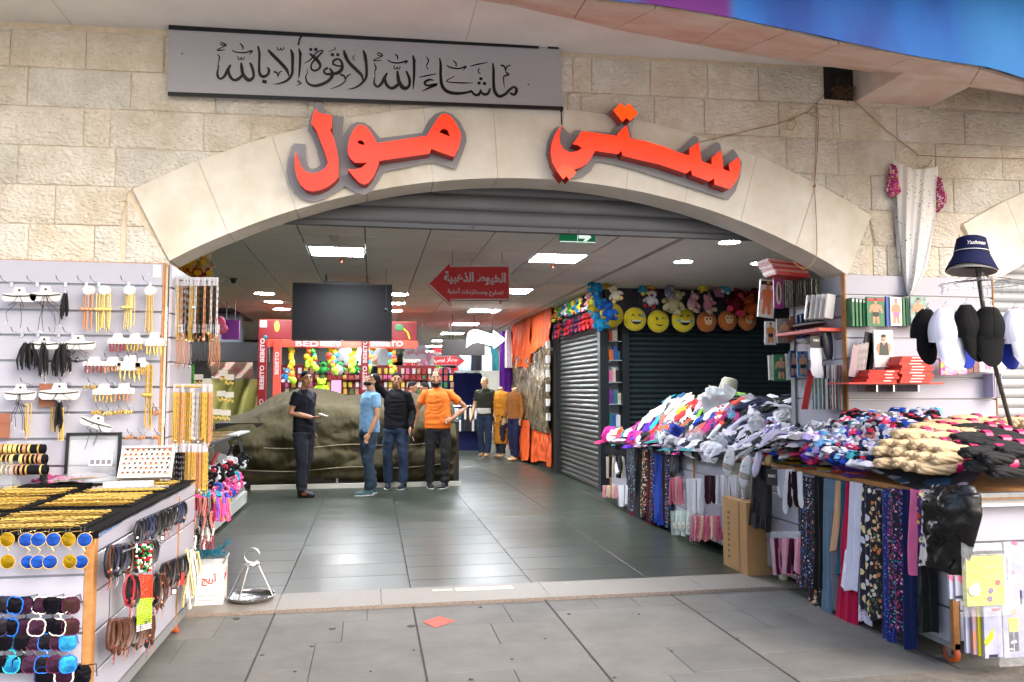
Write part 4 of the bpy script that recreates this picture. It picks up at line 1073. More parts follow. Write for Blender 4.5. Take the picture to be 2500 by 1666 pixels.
shopbox('grey partition behind the kiosk at the left of the far corridor',-6.5,.6,19,19.2,0,3.0,mat('grey_partition','#77777a',.8))
shopbox('grey concrete column behind the necklaces at the left',-3.05,-2.55,10.6,11.0,0,3.0,mat('grey_column','#5c6068',.8),'column','column')
shopbox('black fascia across the left side of the hall',-7,-1.98,10.4,10.58,2.05,2.42,mat('black_fascia','#0c0c0c',.6),'fascia','fascia')
shopbox('dark wall of the left shop beyond the column',-7,-3.2,12.5,12.6,0,3.0,mat('dark_shop','#3e3c3a',.8))
q=MB();q.grid(lambda u,v:(-3.0+.9*u,9.9+.25*math.sin(u*3)-.1*math.sin(u*17+v*4),1.7-1.0*v),26,14)
tag(q.build('covering_sheet',mat('yellow_sheet','#8e8c4a',.8,var=.15)),'dull yellow sheet over goods left of the kiosk','sheet')
q=MB();q.grid(lambda u,v:(-2.95+.75*u,9.95-.06*math.sin(u*13+v*5),2.02-.3*v),20,8)
tag(q.build('covering_sheet',mat('patterned_pink_sheet','#8a3a4a',.8,col2='#6a7a5a',vs=12)),'pink patterned cloth above the yellow sheet','sheet')
random.seed(31)
for n_,(px,py)in enumerate([(1040,930),(1046,880),(1068,915),(1078,940),(1055,905),(1090,925),(1030,905)]):
 p=atY(px,py,20+n_*.4);c=['white','pink','red','white','lime green','orange','sky blue'][n_];cc=['#e4e2e4','#e09ab4','#b0242c','#dcdce4','#a2c44a','#e07a2a','#6aa0d8'][n_]
 hang(p.x,p.y,p.z+.3,.55,.9,cc,'%s garment in the bright end of the corridor, number %s from the middle'%(c,['one','two','three','four','five','six','seven'][n_])if False else '%s garment in the bright end of the corridor, %s'%(c,['nearest the raised hand','highest up','right of the waving man','beside the navy robe','under the grey sign','next to the robes','leftmost'].__getitem__(n_)),grp='garments at the end of the corridor')
 # ==== red sweets and toy kiosk, wrapped counter, plush toys
random.seed(250)
def c3(x,y):return(560+x*.38255,640+y*.38255)
KR=mat('kiosk_red','#7c1018',.4);KP=mat('kiosk_salmon','#b0402f',.5,emit=.06);KW=mat('kiosk_white_letters','#c8b4b4',.5)
kt=thing('kiosk','red framed sweets and toy kiosk with vertical lettering behind the covered counter','kiosk')
a=atY(632,780,9);b_=atY(1017,831,9);KX0,KX1=a.x,b_.x
MB().box(KX0,KX1,9,9.1,b_.z,a.z).build('header_board',KR,kt,smooth=False)
MB().box(KX0,KX1,8.994,8.999,a.z-.02,a.z).build('header_trim',KP,kt,smooth=False)
for(x0,x1,Y,m)in((631,651,9.0,KR),(668,686,9.8,KP),(882,901,9.0,KR)):
 p=atY(x0,831,Y);r_=atY(x1,831,Y)
 o=MB().box(p.x,r_.x,Y,Y+.1,.02,b_.z-.002 if Y==9 else 2.5).build('post',m,kt,smooth=False)
 for zc in(1.13,1.72,2.2)if Y==9 else(2.0,):
  M=Matrix.Translation(((p.x+r_.x)/2,Y-.002,zc))@Matrix.Rotation(R(-90),4,'Y')@FACE
  text('BEBETO',.1,KW,o,M,bold=.003,fit=.42,fith=.075)
a2=atY(652,832,9.9);b2=atY(1020,851,9.9)
MB().box(a2.x,b2.x,9.9,9.95,b2.z,a2.z+.03).build('inner_header',KP,kt,smooth=False)
for x0,x1,s_ in((722,778,'BED'),(782,832,'BEBETO'),(906,984,'BEBETO')):
 ftext(s_,x0,x1,833,846,9.89,KW,kt,.02)
for i,(px,py,w,h,m)in enumerate(((643,791,.12,.12,'white'),(676,797,.09,.2,'yellow'),(975,800,.15,.13,'green'),(648,823,.07,.07,'teal'))):
 p=atY(px,py,8.99);q=MB();q.ball(p,(w/2,.004,h/2),10,6)if i else q.box(p.x-w/2,p.x+w/2,8.992,8.998,p.z-h/2,p.z+h/2);q.build('printed_motif',PK[PKN.index(m)],kt)
q=MB();q.tube([atY(985,803,8.985),atY(995,812,8.985),atY(1000,828,8.985)],.018,6);q.build('printed_motif',PK[7],kt)
MB().box(KX0,KX1+.6,12.2,12.3,.02,2.05).build('back_wall',mat('kiosk_back_red','#7a1820',.6),kt,smooth=False)
MB().box(KX0+.1,KX1+.5,12.0,12.2,1.72,1.75).build('shelf',KR,kt,smooth=False)
for i in range(150):
 x=KX0+.15+(KX1-KX0+.9)*(i%30)/30+random.uniform(-.02,.02);z=1.98-.15*(i//30)
 MB().box(x,x+.07,12.12,12.19,z-.12,z).build('sweet_pack',random.choice((PK[2],KP,PK[0],PK[3],SKP,PK[7],PK[6],PK[4])),kt,smooth=False)
for y in(1.0,1.2,1.4,1.6,1.8):MB().box(-1.77,-1.6,9.9,9.93,y,y+.02).build('rack_rail',KR,kt,smooth=False)
FR=[mat('fruit_'+n,c,.5,emit=.05)for n,c in(('yellow','#e0c01c'),('orange','#e0701c'),('lime','#9ad02a'),('red','#c0281c'),('green','#3a8a2a'),('blue','#2a8ac0'))]
for i,(px,y1)in enumerate(((713,938),(755,900),(768,905),(808,895),(816,912),(862,905),(908,908),(958,912))):
 a_=atY(px,852,10.0);b__=atY(px,y1,10.0);t=thing('garland','hanging garland of plush fruit in the kiosk, %s from the left'%['first','second','third','fourth','fifth','sixth','seventh','eighth'][i],'garland',a_,group='plush fruit garlands')
 z=0
 while z>b__.z-a_.z:
  r_=random.uniform(.04,.065);q=MB();q.ball((random.uniform(-.04,.04),random.uniform(-.03,.03),z),(r_,r_,r_*1.1),8,6);q.build('plush_fruit',FR[2]if z<b__.z-a_.z+.12 else random.choice(FR[:2]*2+FR),t);z-=r_*1.1
def toy(p,s,cols,lab,rz=0,rot=None,grp='plush toys',nm='plush_toy',ears=True):
 """plush animal: body, head, ears, limbs, muzzle, eyes"""
 t=thing(nm,lab,'plush toy',p,rz,grp,rot)
 A=[gm_(c)for c in cols];B=A[1]if len(A)>1 else A[0]
 q=MB();q.ball((0,0,-.02*s),(.28*s,.22*s,.32*s),12,8);q.build('body',A[0],t)
 q=MB();q.ball((0,-.05*s,.38*s),(.24*s,.21*s,.21*s),12,8);hd=q.build('head',A[0],t)
 q=MB();q.ball((0,-.24*s,.33*s),(.11*s,.07*s,.08*s),8,6);q.build('muzzle',B,hd)
 for sg in(-1,1):
  q=MB();q.ball((sg*.09*s,-.235*s,.43*s),.025*s,6,4);q.build('eye',BLACK,hd)
  if ears:q=MB();q.ball((sg*.2*s,-.02*s,.56*s),(.08*s,.04*s,.09*s),8,6);q.build('ear',B,hd)
  q=MB();q.tube([(sg*.22*s,-.02*s,.14*s),(sg*.36*s,-.12*s,.0),(sg*.38*s,-.2*s,-.08*s)],[.09*s,.09*s,.08*s],8);q.build('arm',A[0],t)
  q=MB();q.tube([(sg*.14*s,-.04*s,-.24*s),(sg*.22*s,-.22*s,-.32*s),(sg*.23*s,-.3*s,-.3*s)],[.11*s,.11*s,.12*s],8);q.build('leg',B,t)
 return t
for(px,py,s_,cols,lb)in((880,0,0,0,0),):
 pass
toy(atY(785,950,9.6),.32,['#8ac81c','#b8e04a'],'lime green plush figure standing on the kiosk counter',grp=None)
q=MB();p=atY(823,905,10.5);q.ball(p,.12,16,12);o=q.build('football',print_mat('football_print','#c8c8c8',['#101010','#c8c8c8','#c8c8c8','#101010'],9,.3));tag(o,'black and white football toy hanging in the kiosk','ball')
a_=atY(809,929,9.5);b__=atY(833,957,9.5);tag(MB().box(a_.x,b__.x,9.5,9.51,b__.z,a_.z).build('paper_sheet',mat('pink_paper','#c890b8',.7),smooth=False),'pink paper sheet hanging in the kiosk below the football','paper')
for i,(px,c)in enumerate(((757,'#101014'),(772,'#c83a2a'),(815,'#d8a0b0'),(830,'#d0a890'),(846,'#6a2a6a'),(858,'#8a9ac8'),(872,'#2a2a6a'),(884,'#d0c8c0'))):
 p=atY(px,972,9.5);q=MB();q.ball(p,(.08,.08,.05),10,6);q.ball(p+Vector((0,-.05,-.03)),(.07,.05,.015),8,5);tag(q.build('sun_bonnet',gm_(c)),'%s cap in the row of small caps on the kiosk counter'%['black','red','rose','tan','purple','pale blue','navy','cream'][i],'cap','small caps on the kiosk counter')
MB().box(-1.9,.9,9.3,9.8,.02,1.22).build('counter',KR,kt,smooth=False)
for i,(px,c,lb)in enumerate(((790,'#2a8a3a','green plush frog at the left of the green shelf'),(830,'#3aa04a','green plush frog in the middle of the green shelf'),(866,'#1c7a3a','dark green plush frog at the right of the green shelf'),(700,'#3a8ac0','light blue plush beside the left garland'))):
 toy(atY(px,903 if i<3 else 920,10.8),.28,[c,'#101814' if i<3 else '#c8c8d0'],lb,grp=None)
random.seed(26)
t=thing('covered_counter','long counter wrapped in brown tarpaulin tied with strings behind the standing men','counter')
prof=[(6.93,.09),(6.88,.35),(6.9,.7),(6.98,1.02),(7.14,1.22),(7.45,1.28),(7.95,1.36),(8.45,1.42),(8.62,1.36),(8.66,.6)]
pp=smooth_path(prof,6)
def tarp(u,v):
 x=-2.42+3.72*u;i=v*(len(pp)-1);k=min(int(i),len(pp)-2);f=i-k;y=pp[k][0]*(1-f)+pp[k+1][0]*f;z=pp[k][1]*(1-f)+pp[k+1][1]*f
 hf=.72+.28*sst(u/.35)+.04*math.sin(u*7);z=.09+(z-.09)*hf
 s1=x*2.2-z*2.6+1.1*nz(x*.9,z*1.1,2);r1=abs(math.sin(s1*1.5))**.6
 s2=x*1.1+z*4.2+1.5*nz(x*.7,z*.8,7);r2=abs(math.sin(s2))**.7
 fold=.11*r1+.08*r2+.1*nz(x*2.5,z*3,4)-.05*abs(nz(x*5+z*3,z*5,9))-.03*abs(nz(x*11,z*10,6))
 bulge=.16*math.exp(-((x+1.9)/.42)**2-((z-.75)/.35)**2)
 up=sst((z-1.0)/.4);low=sst(z/.3)
 tie=.05*math.exp(-((z-.62)/.05)**2)+.05*math.exp(-((z-.28)/.05)**2)
 return(x+.05*nz(z*3,u*9,1),y+(.1-fold*(1-up*.5)*low-bulge+tie)*(1 if v<.85 else 0),z+(fold*.4*up if v<.92 else 0)-.02)
q=MB();q.grid(tarp,190,90);q.build('tarpaulin',mat('brown_tarpaulin','#4a442f',.8,col2='#383221',vs=2.5,bump=.3,bs=40,spec=.15),t,ang=80)
for z in(.62,.28):MB().tube([(-2.3+.2*i,6.8+.02*math.sin(i*1.3),z+.02*math.sin(i*.8)+.012*i*.3)for i in range(18)],.004,5).build('tie_string',mat('pale_string','#a8987c',.8),t)
MB().box(-1.75,1.38,6.8,6.86,.018,.085).build('plinth',mat('white_plinth','#c4c0b4',.5),t,smooth=False);MB().box(-2.3,1.36,6.98,8.6,.02,1.0).build('counter_body',mat('counter_dark','#241c16',.7),t,smooth=False)
for px in(823,1052):p=atY(px,1183,6.85);MB().box(p.x-.015,p.x+.015,6.8,6.84,.085,.16).build('metal_leg',STEEL,t,smooth=False)
# ---- emoji cushions and plush above the shutters
YM=mat('yellow_plush','#d0bc14',.9,sheen=.4,bump=.3,bs=120);OM=mat('orange_brown_plush','#b0601c',.9,sheen=.4,bump=.3,bs=120);TEAR=mat('tear_blue','#2a9ac8',.5)
def cushion(px,py,rp,m,lab,kind,Y=5.42):
 p=atY(px,py,Y);r_=rp*(Y+5.4)/1915*1.06;t=thing('round_cushion',lab,'cushion',p,group='round face cushions above the shutter')
 q=MB();q.ball((0,0,0),(r_,r_*.42,r_),24,14,M=Matrix.Identity(3));q.build('cushion',m,t)
 F_=lambda x,z:-.42*r_*math.sqrt(max(0,1-(x*x+z*z)))-.004
 def patch(loop,mm,nm,d=0):
  q=MB();q.prism([loop],lambda u,v,tt:(u*r_,F_(u,v)-d+tt,v*r_),-.004,.0);q.build(nm,mm,t,smooth=False,fix=True)
 arc=lambda cx,cz,w,h,n=8:[(cx+w*math.cos(math.pi*i/n),cz+h*math.sin(math.pi*i/n))for i in range(n+1)]+[(cx+w*.72*math.cos(math.pi*i/n),cz+h*.5*math.sin(math.pi*i/n))for i in range(n,-1,-1)]
 if kind in('grin','joy'):
  for s in(-1,1):patch(arc(s*.28-.02,.18,.14,.22),BLACK,'eye')
  patch([(-.48,-.08),(-.3,-.12),(.3,-.12),(.48,-.08),(.38,-.32),(.15,-.46),(-.15,-.46),(-.38,-.32)],BLACK,'mouth');patch([(-.42,-.11),(.42,-.11),(.38,-.22),(-.38,-.22)],CARD,'teeth',.004)
  patch([(.55,.5),(.66,.34),(.62,.18),(.5,.16),(.44,.28)],TEAR,'tear',.003)if kind=='grin' else[patch([(s*.42,.06),(s*.7,.02),(s*.66,-.2),(s*.46,-.12)],TEAR,'tear',.003)for s in(-1,1)]
 if kind=='wink':
  patch([(-.36,.12),(-.22,.02),(-.16,.2),(-.24,.36),(-.34,.3)],BLACK,'eye');patch(arc(.28,.14,.14,.18),BLACK,'eye');patch([(-.4,-.22),(-.2,-.42),(.1,-.46),(.34,-.24),(.1,-.34),(-.15,-.32)],BLACK,'mouth')
 if kind=='monkey':
  patch([(-.42,.35),(-.2,.48),(0,.38),(.2,.48),(.42,.35),(.36,.02),(.3,-.25),(0,-.36),(-.3,-.25),(-.36,.02)],mat('cream_face','#d8b890',.8),'face_patch')
  for s in(-1,1):patch([(s*.18+.09*math.cos(a),.22+.1*math.sin(a))for a in np.linspace(0,6.28,9)[:-1]],BLACK,'eye',.004)
  patch([(-.12,-.1),(.12,-.1),(0,-.2)],PK[0],'mouth',.004)
cushion(1493,770,30,YM,'yellow cushion half hidden behind the blue plush cluster at the corner','wink');cushion(1550,780,29,YM,'yellow grinning cushion with a blue drop on its forehead','grin');cushion(1607,785,28,YM,'yellow winking cushion partly covered by the cream bear foot','wink');cushion(1668,782,30,YM,'yellow laughing cushion with blue tears below the cream bear','joy')
cushion(1725,786,26,OM,'orange brown monkey cushion, first right of the yellow ones','monkey');cushion(1776,783,25,OM,'orange brown monkey cushion, middle of three','monkey');cushion(1824,784,24,OM,'orange brown monkey cushion, last and darkest beside the dancer packet','monkey')
TB=[(1570,708,.36,['#3a8aa8','#c8b83a'],'small blue and yellow plush at the upper left'),(1590,735,.4,['#b0aeb0','#8a1820'],'white plush holding a red heart'),(1586,702,.3,['#c8b01c','#a82020'],'yellow plush tucked above the red heart'),(1632,715,.34,['#77757e','#9a98a0'],'grey plush beside the cream bear'),(1643,745,.62,['#aea47a','#b8b08a'],'largest cream teddy bear in the middle'),(1690,742,.46,['#b0808a','#bda888'],'pink teddy bear right of the cream one'),(1728,745,.46,['#b8788a','#c0a890'],'second pink teddy bear with cream feet'),(1716,702,.3,['#c8b83a','#b89a2a'],'small yellow plush above the pink bears'),(1752,712,.34,['#b87a96','#b87a96'],'pink plush next to the blue and white one'),(1772,706,.3,['#4aa0b8','#c8c8c0'],'small blue and white plush above the red one'),(1796,745,.66,['#5a0c10','#c83a5a'],'big dark red plush with pink lips'),(1838,755,.56,['#8a3c10','#9a4a1c'],'large rust brown plush at the right end'),(1845,712,.4,['#5a0c14','#7a1c20'],'dark red plush in the top right corner'),(1455,700,.42,['#1c7aa8','#2a8ab8'],'blue plush at the top of the corner cluster'),(1478,690,.46,['#c8a81c','#b89a1c'],'yellow plush hanging highest at the corner'),(1504,722,.38,['#c8c0a8','#c8a868'],'cream plush hanging before the yellow one'),(1462,740,.44,['#186aa0','#1c4a9a'],'blue plush in the middle of the corner cluster'),(1446,752,.34,['#c8b41c','#3a9aa8'],'yellow plush with teal sides left of the blue cluster'),(1488,765,.42,['#1450a0','#0e3a7a'],'deep blue plush at the right of the corner cluster'),(1464,792,.44,['#1c84b0','#14608a'],'blue plush hanging lowest at the corner')]
for i,(px,py,s_,cols,lb)in enumerate(TB):
 Y=5.3-.12*(i%2)if i<13 else 5.05+.12*(i%3)
 toy(atY(px,py,Y),s_*.62,cols,lb,rz=R(random.uniform(-25,25)),grp='plush toys above the shutters',rot=(R(random.uniform(-15,15)),R(random.uniform(-25,25)),R(random.uniform(-30,30))))
TS=[('#d0c42a','yellow'),('#14141a','black'),('#a01418','red'),('#2a7a9a','blue'),('#d08a9a','pink'),('#3a9a3a','green'),('#c87a1c','orange'),('#d0d0c8','white'),('#5a1038','plum')]
for j in range(2):
 for i in range(11):
  y=5.75+i*.23;ci=[0,4,1,0,3,0,5,7,3,5,6][i]if j else[2,2,2,8,1,8,2,8,1,2,8][i]
  toy((3.22,y,2.8-.3*(1-j)),.26,[TS[ci][0],TS[(ci+3)%9][0]if j else TS[ci][0]],'%s plush, %s row above the side shutter, %s from corner'%(TS[ci][1],['lower','upper'][j],['first','second','third','fourth','fifth','sixth','seventh','eighth','ninth','tenth','eleventh'][i]),rot=(0,0,R(-70+random.uniform(-20,20))),grp='plush toys along the side shutter')
for i,(px,py,c,lb)in enumerate(((462,655,'#b0801c','golden plush hanging just inside the left jamb'),(485,662,'#8a2a1c','rust plush hanging right of the golden one inside the left jamb'),(500,650,'#b09a7a','beige plush tucked under the arch inside the left jamb'))):
 toy(atY(px,py,1.6),.22,[c,'#c8a01c'],lb,grp=None,rot=(0,R(180 if i<2 else 0),0))
q=MB();p=atY(535,790,2.2);q.ball(p,(.06,.05,.07),10,8);q.ball(p+Vector((.03,0,-.05)),(.05,.04,.05),10,8);q.ball(p+Vector((-.03,-.03,.03)),(.03,.03,.04),8,6,mi=1);tag(q.build('toy_ball',[gm_('#c85a80'),gm_('#a01c2a')]),'pink and red toy hanging beside the necklaces at the left','toy')
# ==== left stall: slat wall with jewellery
random.seed(101)
def c1(x,y):return(x*.33811,600+y*.33811)
def c2(x,y):return(x*.36097,1100+y*.36097)
YS=-.06
GROOVE=mat('aluminium_groove','#8a8c92',.35,.7)
def slatwall(nm,lab,cat,boards,x0,x1,fn,parent=None):
 """boards: list of (z0, z1); fn(u, t, z) -> point, u along the width, t outwards"""
 t=thing(nm,lab,cat)
 for z0,z1 in boards:
  q=MB();b=.004
  P=[fn(x0,0,z0),fn(x1,0,z0),fn(x1,0,z1),fn(x0,0,z1),fn(x0,.014,z0),fn(x1,.014,z0),fn(x1,.014,z1),fn(x0,.014,z1),fn(x0+b,.018,z0+b),fn(x1-b,.018,z0+b),fn(x1-b,.018,z1-b),fn(x0+b,.018,z1-b)]
  q.add(P,[(0,1,5,4),(1,2,6,5),(2,3,7,6),(3,0,4,7),(4,5,9,8),(5,6,10,9),(6,7,11,10),(7,4,8,11),(8,9,10,11)])
  q.build('board',WHITE,t,smooth=False,fix=True)
 for(a,b_)in zip(boards[:-1],boards[1:]):
  zz=sorted([a[0],b_[1]])if a[0]>b_[0]else sorted([a[1],b_[0]])
  q=MB();P=[fn(x0,.002,zz[0]+.001),fn(x1,.002,zz[0]+.001),fn(x1,.002,zz[1]-.001),fn(x0,.002,zz[1]-.001),fn(x0,.007,zz[0]+.001),fn(x1,.007,zz[0]+.001),fn(x1,.007,zz[1]-.001),fn(x0,.007,zz[1]-.001)]
  q.add(P,[(0,3,2,1),(4,5,6,7),(0,1,5,4),(1,2,6,5),(2,3,7,6),(3,0,4,7)]);q.build('groove_rail',GROOVE,t,smooth=False)
 return t
LZ=[2.305,2.152,1.984,1.827,1.667,1.503,1.343,1.18,1.012,.85,.69]
boards=[(b_+.006,a-.006)for a,b_ in zip(LZ[:-1],LZ[1:])]
sw=slatwall('slat_wall','white slatted display wall hung with jewellery against the stone at the left','display wall',boards,-2.6,-1.335,lambda u,t,z:(u,YS+.018-t,z))
MB().box(-2.6,-1.335,YS+.018,YS+.03,.2,2.305).build('back_board',EDGE,sw,smooth=False)
MB().box(-1.335,-1.325,YS-.002,YS+.03,.2,2.306).build('edge_strip',EDGE,sw,smooth=False)
for px,py in((50,650),(363,670)):
 p=atY(px,py,YS-.001);MB().cyl(p,p+Vector((0,-.002,0)),.006,n=8).build('screw',CHROME,sw)
MB().box(-1.395,-1.35,YS-.0035,YS-.001,2.21,2.29).build('notice_sheet',mat('faded_paper','#dcdad2',.8),sw,smooth=False)
sb=slatwall('slat_wall','narrow white slatted side panel behind the bunches of necklaces at the left jamb','display wall',[(b_+.005,a-.005)for a,b_ in zip(LZ[:-2],LZ[1:])],.0,.62,lambda u,t,z:(-1.31+t,u,z))
hookm=CHROME
def hook(px,py,L=.11,parent=None,Y=YS):
 p=atY(px,py,Y);q=MB()
 q.tube([p+Vector((0,.004,-.012)),p+Vector((0,-.01,-.012)),p+Vector((-.01,-L,.005)),p+Vector((-.014,-L-.015,.028))],.0028,5)
 q.obox(p+Vector((0,-.002,-.012)),(.02,.004,.03));q.build('hook',hookm,parent or sw);return p
def strand(q,p,L,r=.0022,n=14,sway=.004,bead=.5,mi=0,dy=.0):
 pts=[];rr=[];ph=random.uniform(0,6)
 for i in range(n):
  t=i/(n-1);pts.append(Vector(p)+Vector((sway*math.sin(t*4+ph)*t,dy*t+sway*math.cos(t*3+ph)*t,-L*t)))
  rr.append(r*(1+(bead if i%2 else-bead*.6)))
 q.tube(pts,rr,4,mi=mi)
def necklace_bundle(px,py0,py1,w,m,lab,nm='necklace_bunch',n=12,Y=YS-.07,card=True,r=.0026,cat='necklaces',blob=False,grp='bunches of chains on the slat wall'):
 a=atY(px,py0,Y);b_=atY(px,py1,Y);ww=w*.0025
 t=thing(nm,lab,cat,a,group=grp)
 if card:
  for k in range(2):
   q=MB();q.prism([[(-.026,-.02),(-.032,.005),(-.018,.026),(.018,.026),(.032,.005),(.026,-.02),(0,-.036)]],lambda u,v,tt:(u+k*.006,tt+.004*k,v),-.012+k*.012,-.009+k*.012)
   q.build('card',CARD,t,smooth=False,fix=True)
 L=a.z-b_.z
 for i in range(n):
  q=MB();u=(i+.5)/n-.5
  strand(q,(u*ww,random.uniform(-.02,.02),-.025),L*random.uniform(.86,1.0),r,22,bead=.55)
  if blob and i%3==0:q.ball((u*ww,-.02,-L*.5),(.018,.012,.012),8,6)
  q.build('chain',m,t)
 return t
for x in(60,245,450,600,690,905,1060):hook(*c1(x+25,268))
for x in(150,265,415,515,825,960,1100):hook(*c1(x+10,632))
for x in(560,680,815,905,980,1035):hook(*c1(x,812))
for x in(225,500,700,830,935):hook(*c1(x,990))
for x in(730,800,890,950,1095,1140):hook(*c1(x,1170),L=.05)
for x in(955,1035,1150):hook(*c1(x,1350),L=.05)
necklace_bundle(*c1(640,320),c1(0,605)[1],26,ROSE,'bunch of pinkish gold chains on the top hooks, leftmost of the four',n=8,blob=True)
necklace_bundle(*c1(755,320),c1(0,605)[1],34,GOLD2,'widest bunch of bright gold chains on the top hooks',n=13,blob=True)
necklace_bundle(*c1(935,320),c1(0,580)[1],25,GOLD2,'bunch of gold chains with an oval medallion on the top hooks',n=9,blob=True)
necklace_bundle(*c1(1085,325),c1(0,620)[1],18,GOLD,'slim bunch of gold chains nearest the wall corner on the top hooks',n=7)
necklace_bundle(*c1(1080,830),c1(0,1330)[1],20,GOLD,'long bunch of gold chains and discs beside the wall corner',n=9,card=False,blob=True)
def choker(px,py,w,h,L,lab,ncord=3,cords='cord'):
 p=atY(px,py,YS-.08);s=.00265;w*=s*.338;h*=s*.338
 t=thing('choker',lab,'choker',p,group='chokers on white cards')
 q=MB().prism([[(-w/2,-h*.25),(-w/2,h*.05),(-w*.2,h*.12),(-w*.14,h*.5),(w*.14,h*.5),(w*.2,h*.12),(w/2,h*.05),(w/2,-h*.25),(w*.42,-h*.45),(-w*.42,-h*.45)]],lambda u,v,tt:(u,tt,v),-.002,.002)
 q.build('card',CARD,t,smooth=False,fix=True)
 q=MB();q.tube([(-w*.48,-.006,-h*.02),(-w*.2,-.008,-h*.1),(w*.2,-.008,-h*.08),(w*.48,-.006,0)],.003,5)
 q.lathe([(.006,-.0006),(.008,0),(.006,.0006)],c=(0,-.004,h*.3),n=8,M=Matrix.Rotation(R(90),3,'X'));q.build('band',CORD,t)
 for i in range(ncord):
  q=MB();a=random.uniform(-.3,.3)*w;b_=a+random.uniform(-.25,.25)*w;l=L*s*.338*random.uniform(.7,1)
  q.tube([(a*.3,-.012,-h*.12),(a,-.016,-h*.3-l*.15),(b_+.01,-.014,-h*.3-l*.3),(a*.4,-.012,-h*.3-l*.18),(b_,-.01,-h*.3-l*.6),(b_+random.uniform(-.01,.01),-.008,-h*.3-l)],.0017,5)
  q.build('cord',CORD,t)
  MB().cyl((b_,-.009,-h*.3-l),(b_,-.009,-h*.3-l-.012),.002,n=5).build('cord_tip',SILVER,t)
 return t
choker(*c1(140,355),215,105,220,'choker on white card at the upper left of the slat wall',2)
choker(*c1(330,350),200,110,250,'choker on white card right of the upper left one with many cords',5)
choker(*c1(320,705),190,90,260,'choker on white card between the two black tassels',3)
choker(*c1(565,700),225,105,190,'choker on white card right of the second black tassel',3)
choker(*c1(148,1060),200,110,230,'choker on white card in the fourth row at the far left',4)
choker(*c1(430,1055),260,120,150,'choker on the widest white card above the black lace',3)
t=choker(*c1(700,1275),215,95,170,'choker on tilted white card above the black framed mirror',3);t.rotation_euler=(0,R(20),0)
def tassel(px,py0,py1,w,lab,m=None,n=16):
 a=atY(px,py0,YS-.08);b_=atY(px,py1,YS-.08);ww=w*.0009;L=a.z-b_.z
 t=thing('tassel',lab,'black chokers',a,group='black tassels')
 q=MB();q.obox((0,0,-.005),(ww*.4,.02,.02));q.build('clip',CHROME,t)
 q=MB()
 for i in range(n):
  u=(i+.5)/n-.5;y=random.uniform(-.03,.02)
  q.tube([(u*ww*.5,y*.3,-.01),(u*ww*.8,y,-L*.3),(u*ww*1.15+random.uniform(-.006,.006),y,-L*.65),(u*ww,y,-L*random.uniform(.8,1))],[.005,.007,.007,.003],5)
 q.build('strands',mat('black_velvet','#08080b',.9),t)
 return t
tassel(*c1(210,690),c1(0,905)[1],110,'thick black tassel of chokers, leftmost in the second row')
tassel(*c1(318,690),c1(0,960)[1],60,'thin black tassel of cords in the second row',n=8)
tassel(*c1(450,695),c1(0,950)[1],120,'thick black tassel of chokers left of the wide white card')
tassel(*c1(475,330),c1(0,540)[1],34,'small blue black beaded loop on the top row',n=6)
tassel(*c1(430,1115),c1(0,1350)[1],60,'black lace strip hanging under the widest white card',n=8)
necklace_bundle(*c1(385,1140),c1(0,1320)[1],14,GOLD,'gold chains left of the black lace strip',n=6,card=False)
necklace_bundle(*c1(455,1140),c1(0,1385)[1],10,GOLD,'gold chains right of the black lace strip',n=5,card=False)
necklace_bundle(*c1(200,1110),c1(0,1370)[1],14,GOLD,'gold chains behind the cords of the lowest left choker',n=5,card=False)
def earcards(px,py,w,h,m,lab,n=5):
 p=atY(px,py,YS-.07);s=.0009;w*=s;h*=s
 t=thing('earring_card',lab,'earrings',p,group='white cards of earrings and brooches')
 for k in range(3):
  q=MB().prism([[(-w/2,-h*.1),(-w/2,h*.2),(-w*.25,h*.26),(-w*.18,h*.5),(w*.18,h*.5),(w*.25,h*.26),(w/2,h*.2),(w/2,-h*.1)]],lambda u,v,tt:(u+k*.005-.005,tt+k*.009,v+.002*k),-.012,-.0105)
  q.build('card',CARD,t,smooth=False,fix=True)
 for i in range(n*2):
  q=MB();u=((i%n)+.5)/n-.5
  strand(q,(u*w,-.016+.01*(i//n),-h*.05),h*random.uniform(.35,.55),.003,7,bead=.7);q.ball((u*w,-.018,-h*.1),.005,6,4);q.build('earring',m,t)
 return t
earcards(*c1(850,700),110,120,mat('red_beads','#8a2a22',.35),'white card of red beaded earrings, left in the second row')
earcards(*c1(975,700),110,120,GOLD,'white card of gold earrings, middle of the second row')
earcards(*c1(1115,710),110,160,GOLD2,'white card of hanging gold earrings near the wall corner in the second row')
earcards(*c1(680,860),125,100,MC['red_beads'],'white card of red beaded earrings, left in the third row')
earcards(*c1(815,860),120,100,ROSE,'white card of rose earrings in the third row')
earcards(*c1(940,885),150,170,GOLD2,'large fringed gold earring card in the third row')
earcards(*c1(1025,870),70,110,GOLD,'small gold earring card next to the long gold bunch')
earcards(*c1(750,1065),125,120,GOLD,'white card of gold brooches, left in the fourth row')
earcards(*c1(895,1060),125,120,ROSE,'white card of gold brooches, right in the fourth row')
def bangles(px,py,w,m,lab,n=4,r=.012):
 p=atY(px,py,YS-.05);t=thing('bangle_set',lab,'bangles',p,group='small rings of bangles')
 for i in range(n):
  q=MB();c=Vector((((i+.5)/n-.5)*w*.0009,random.uniform(-.01,.01),random.uniform(-.004,.004)))
  q.tube([c+Vector((math.sin(a)*.006,math.cos(a)*r,math.sin(a)*r))for a in np.linspace(0,6.283,11)[:-1]],.0035,5,closed=True);q.build('bangle',m,t)
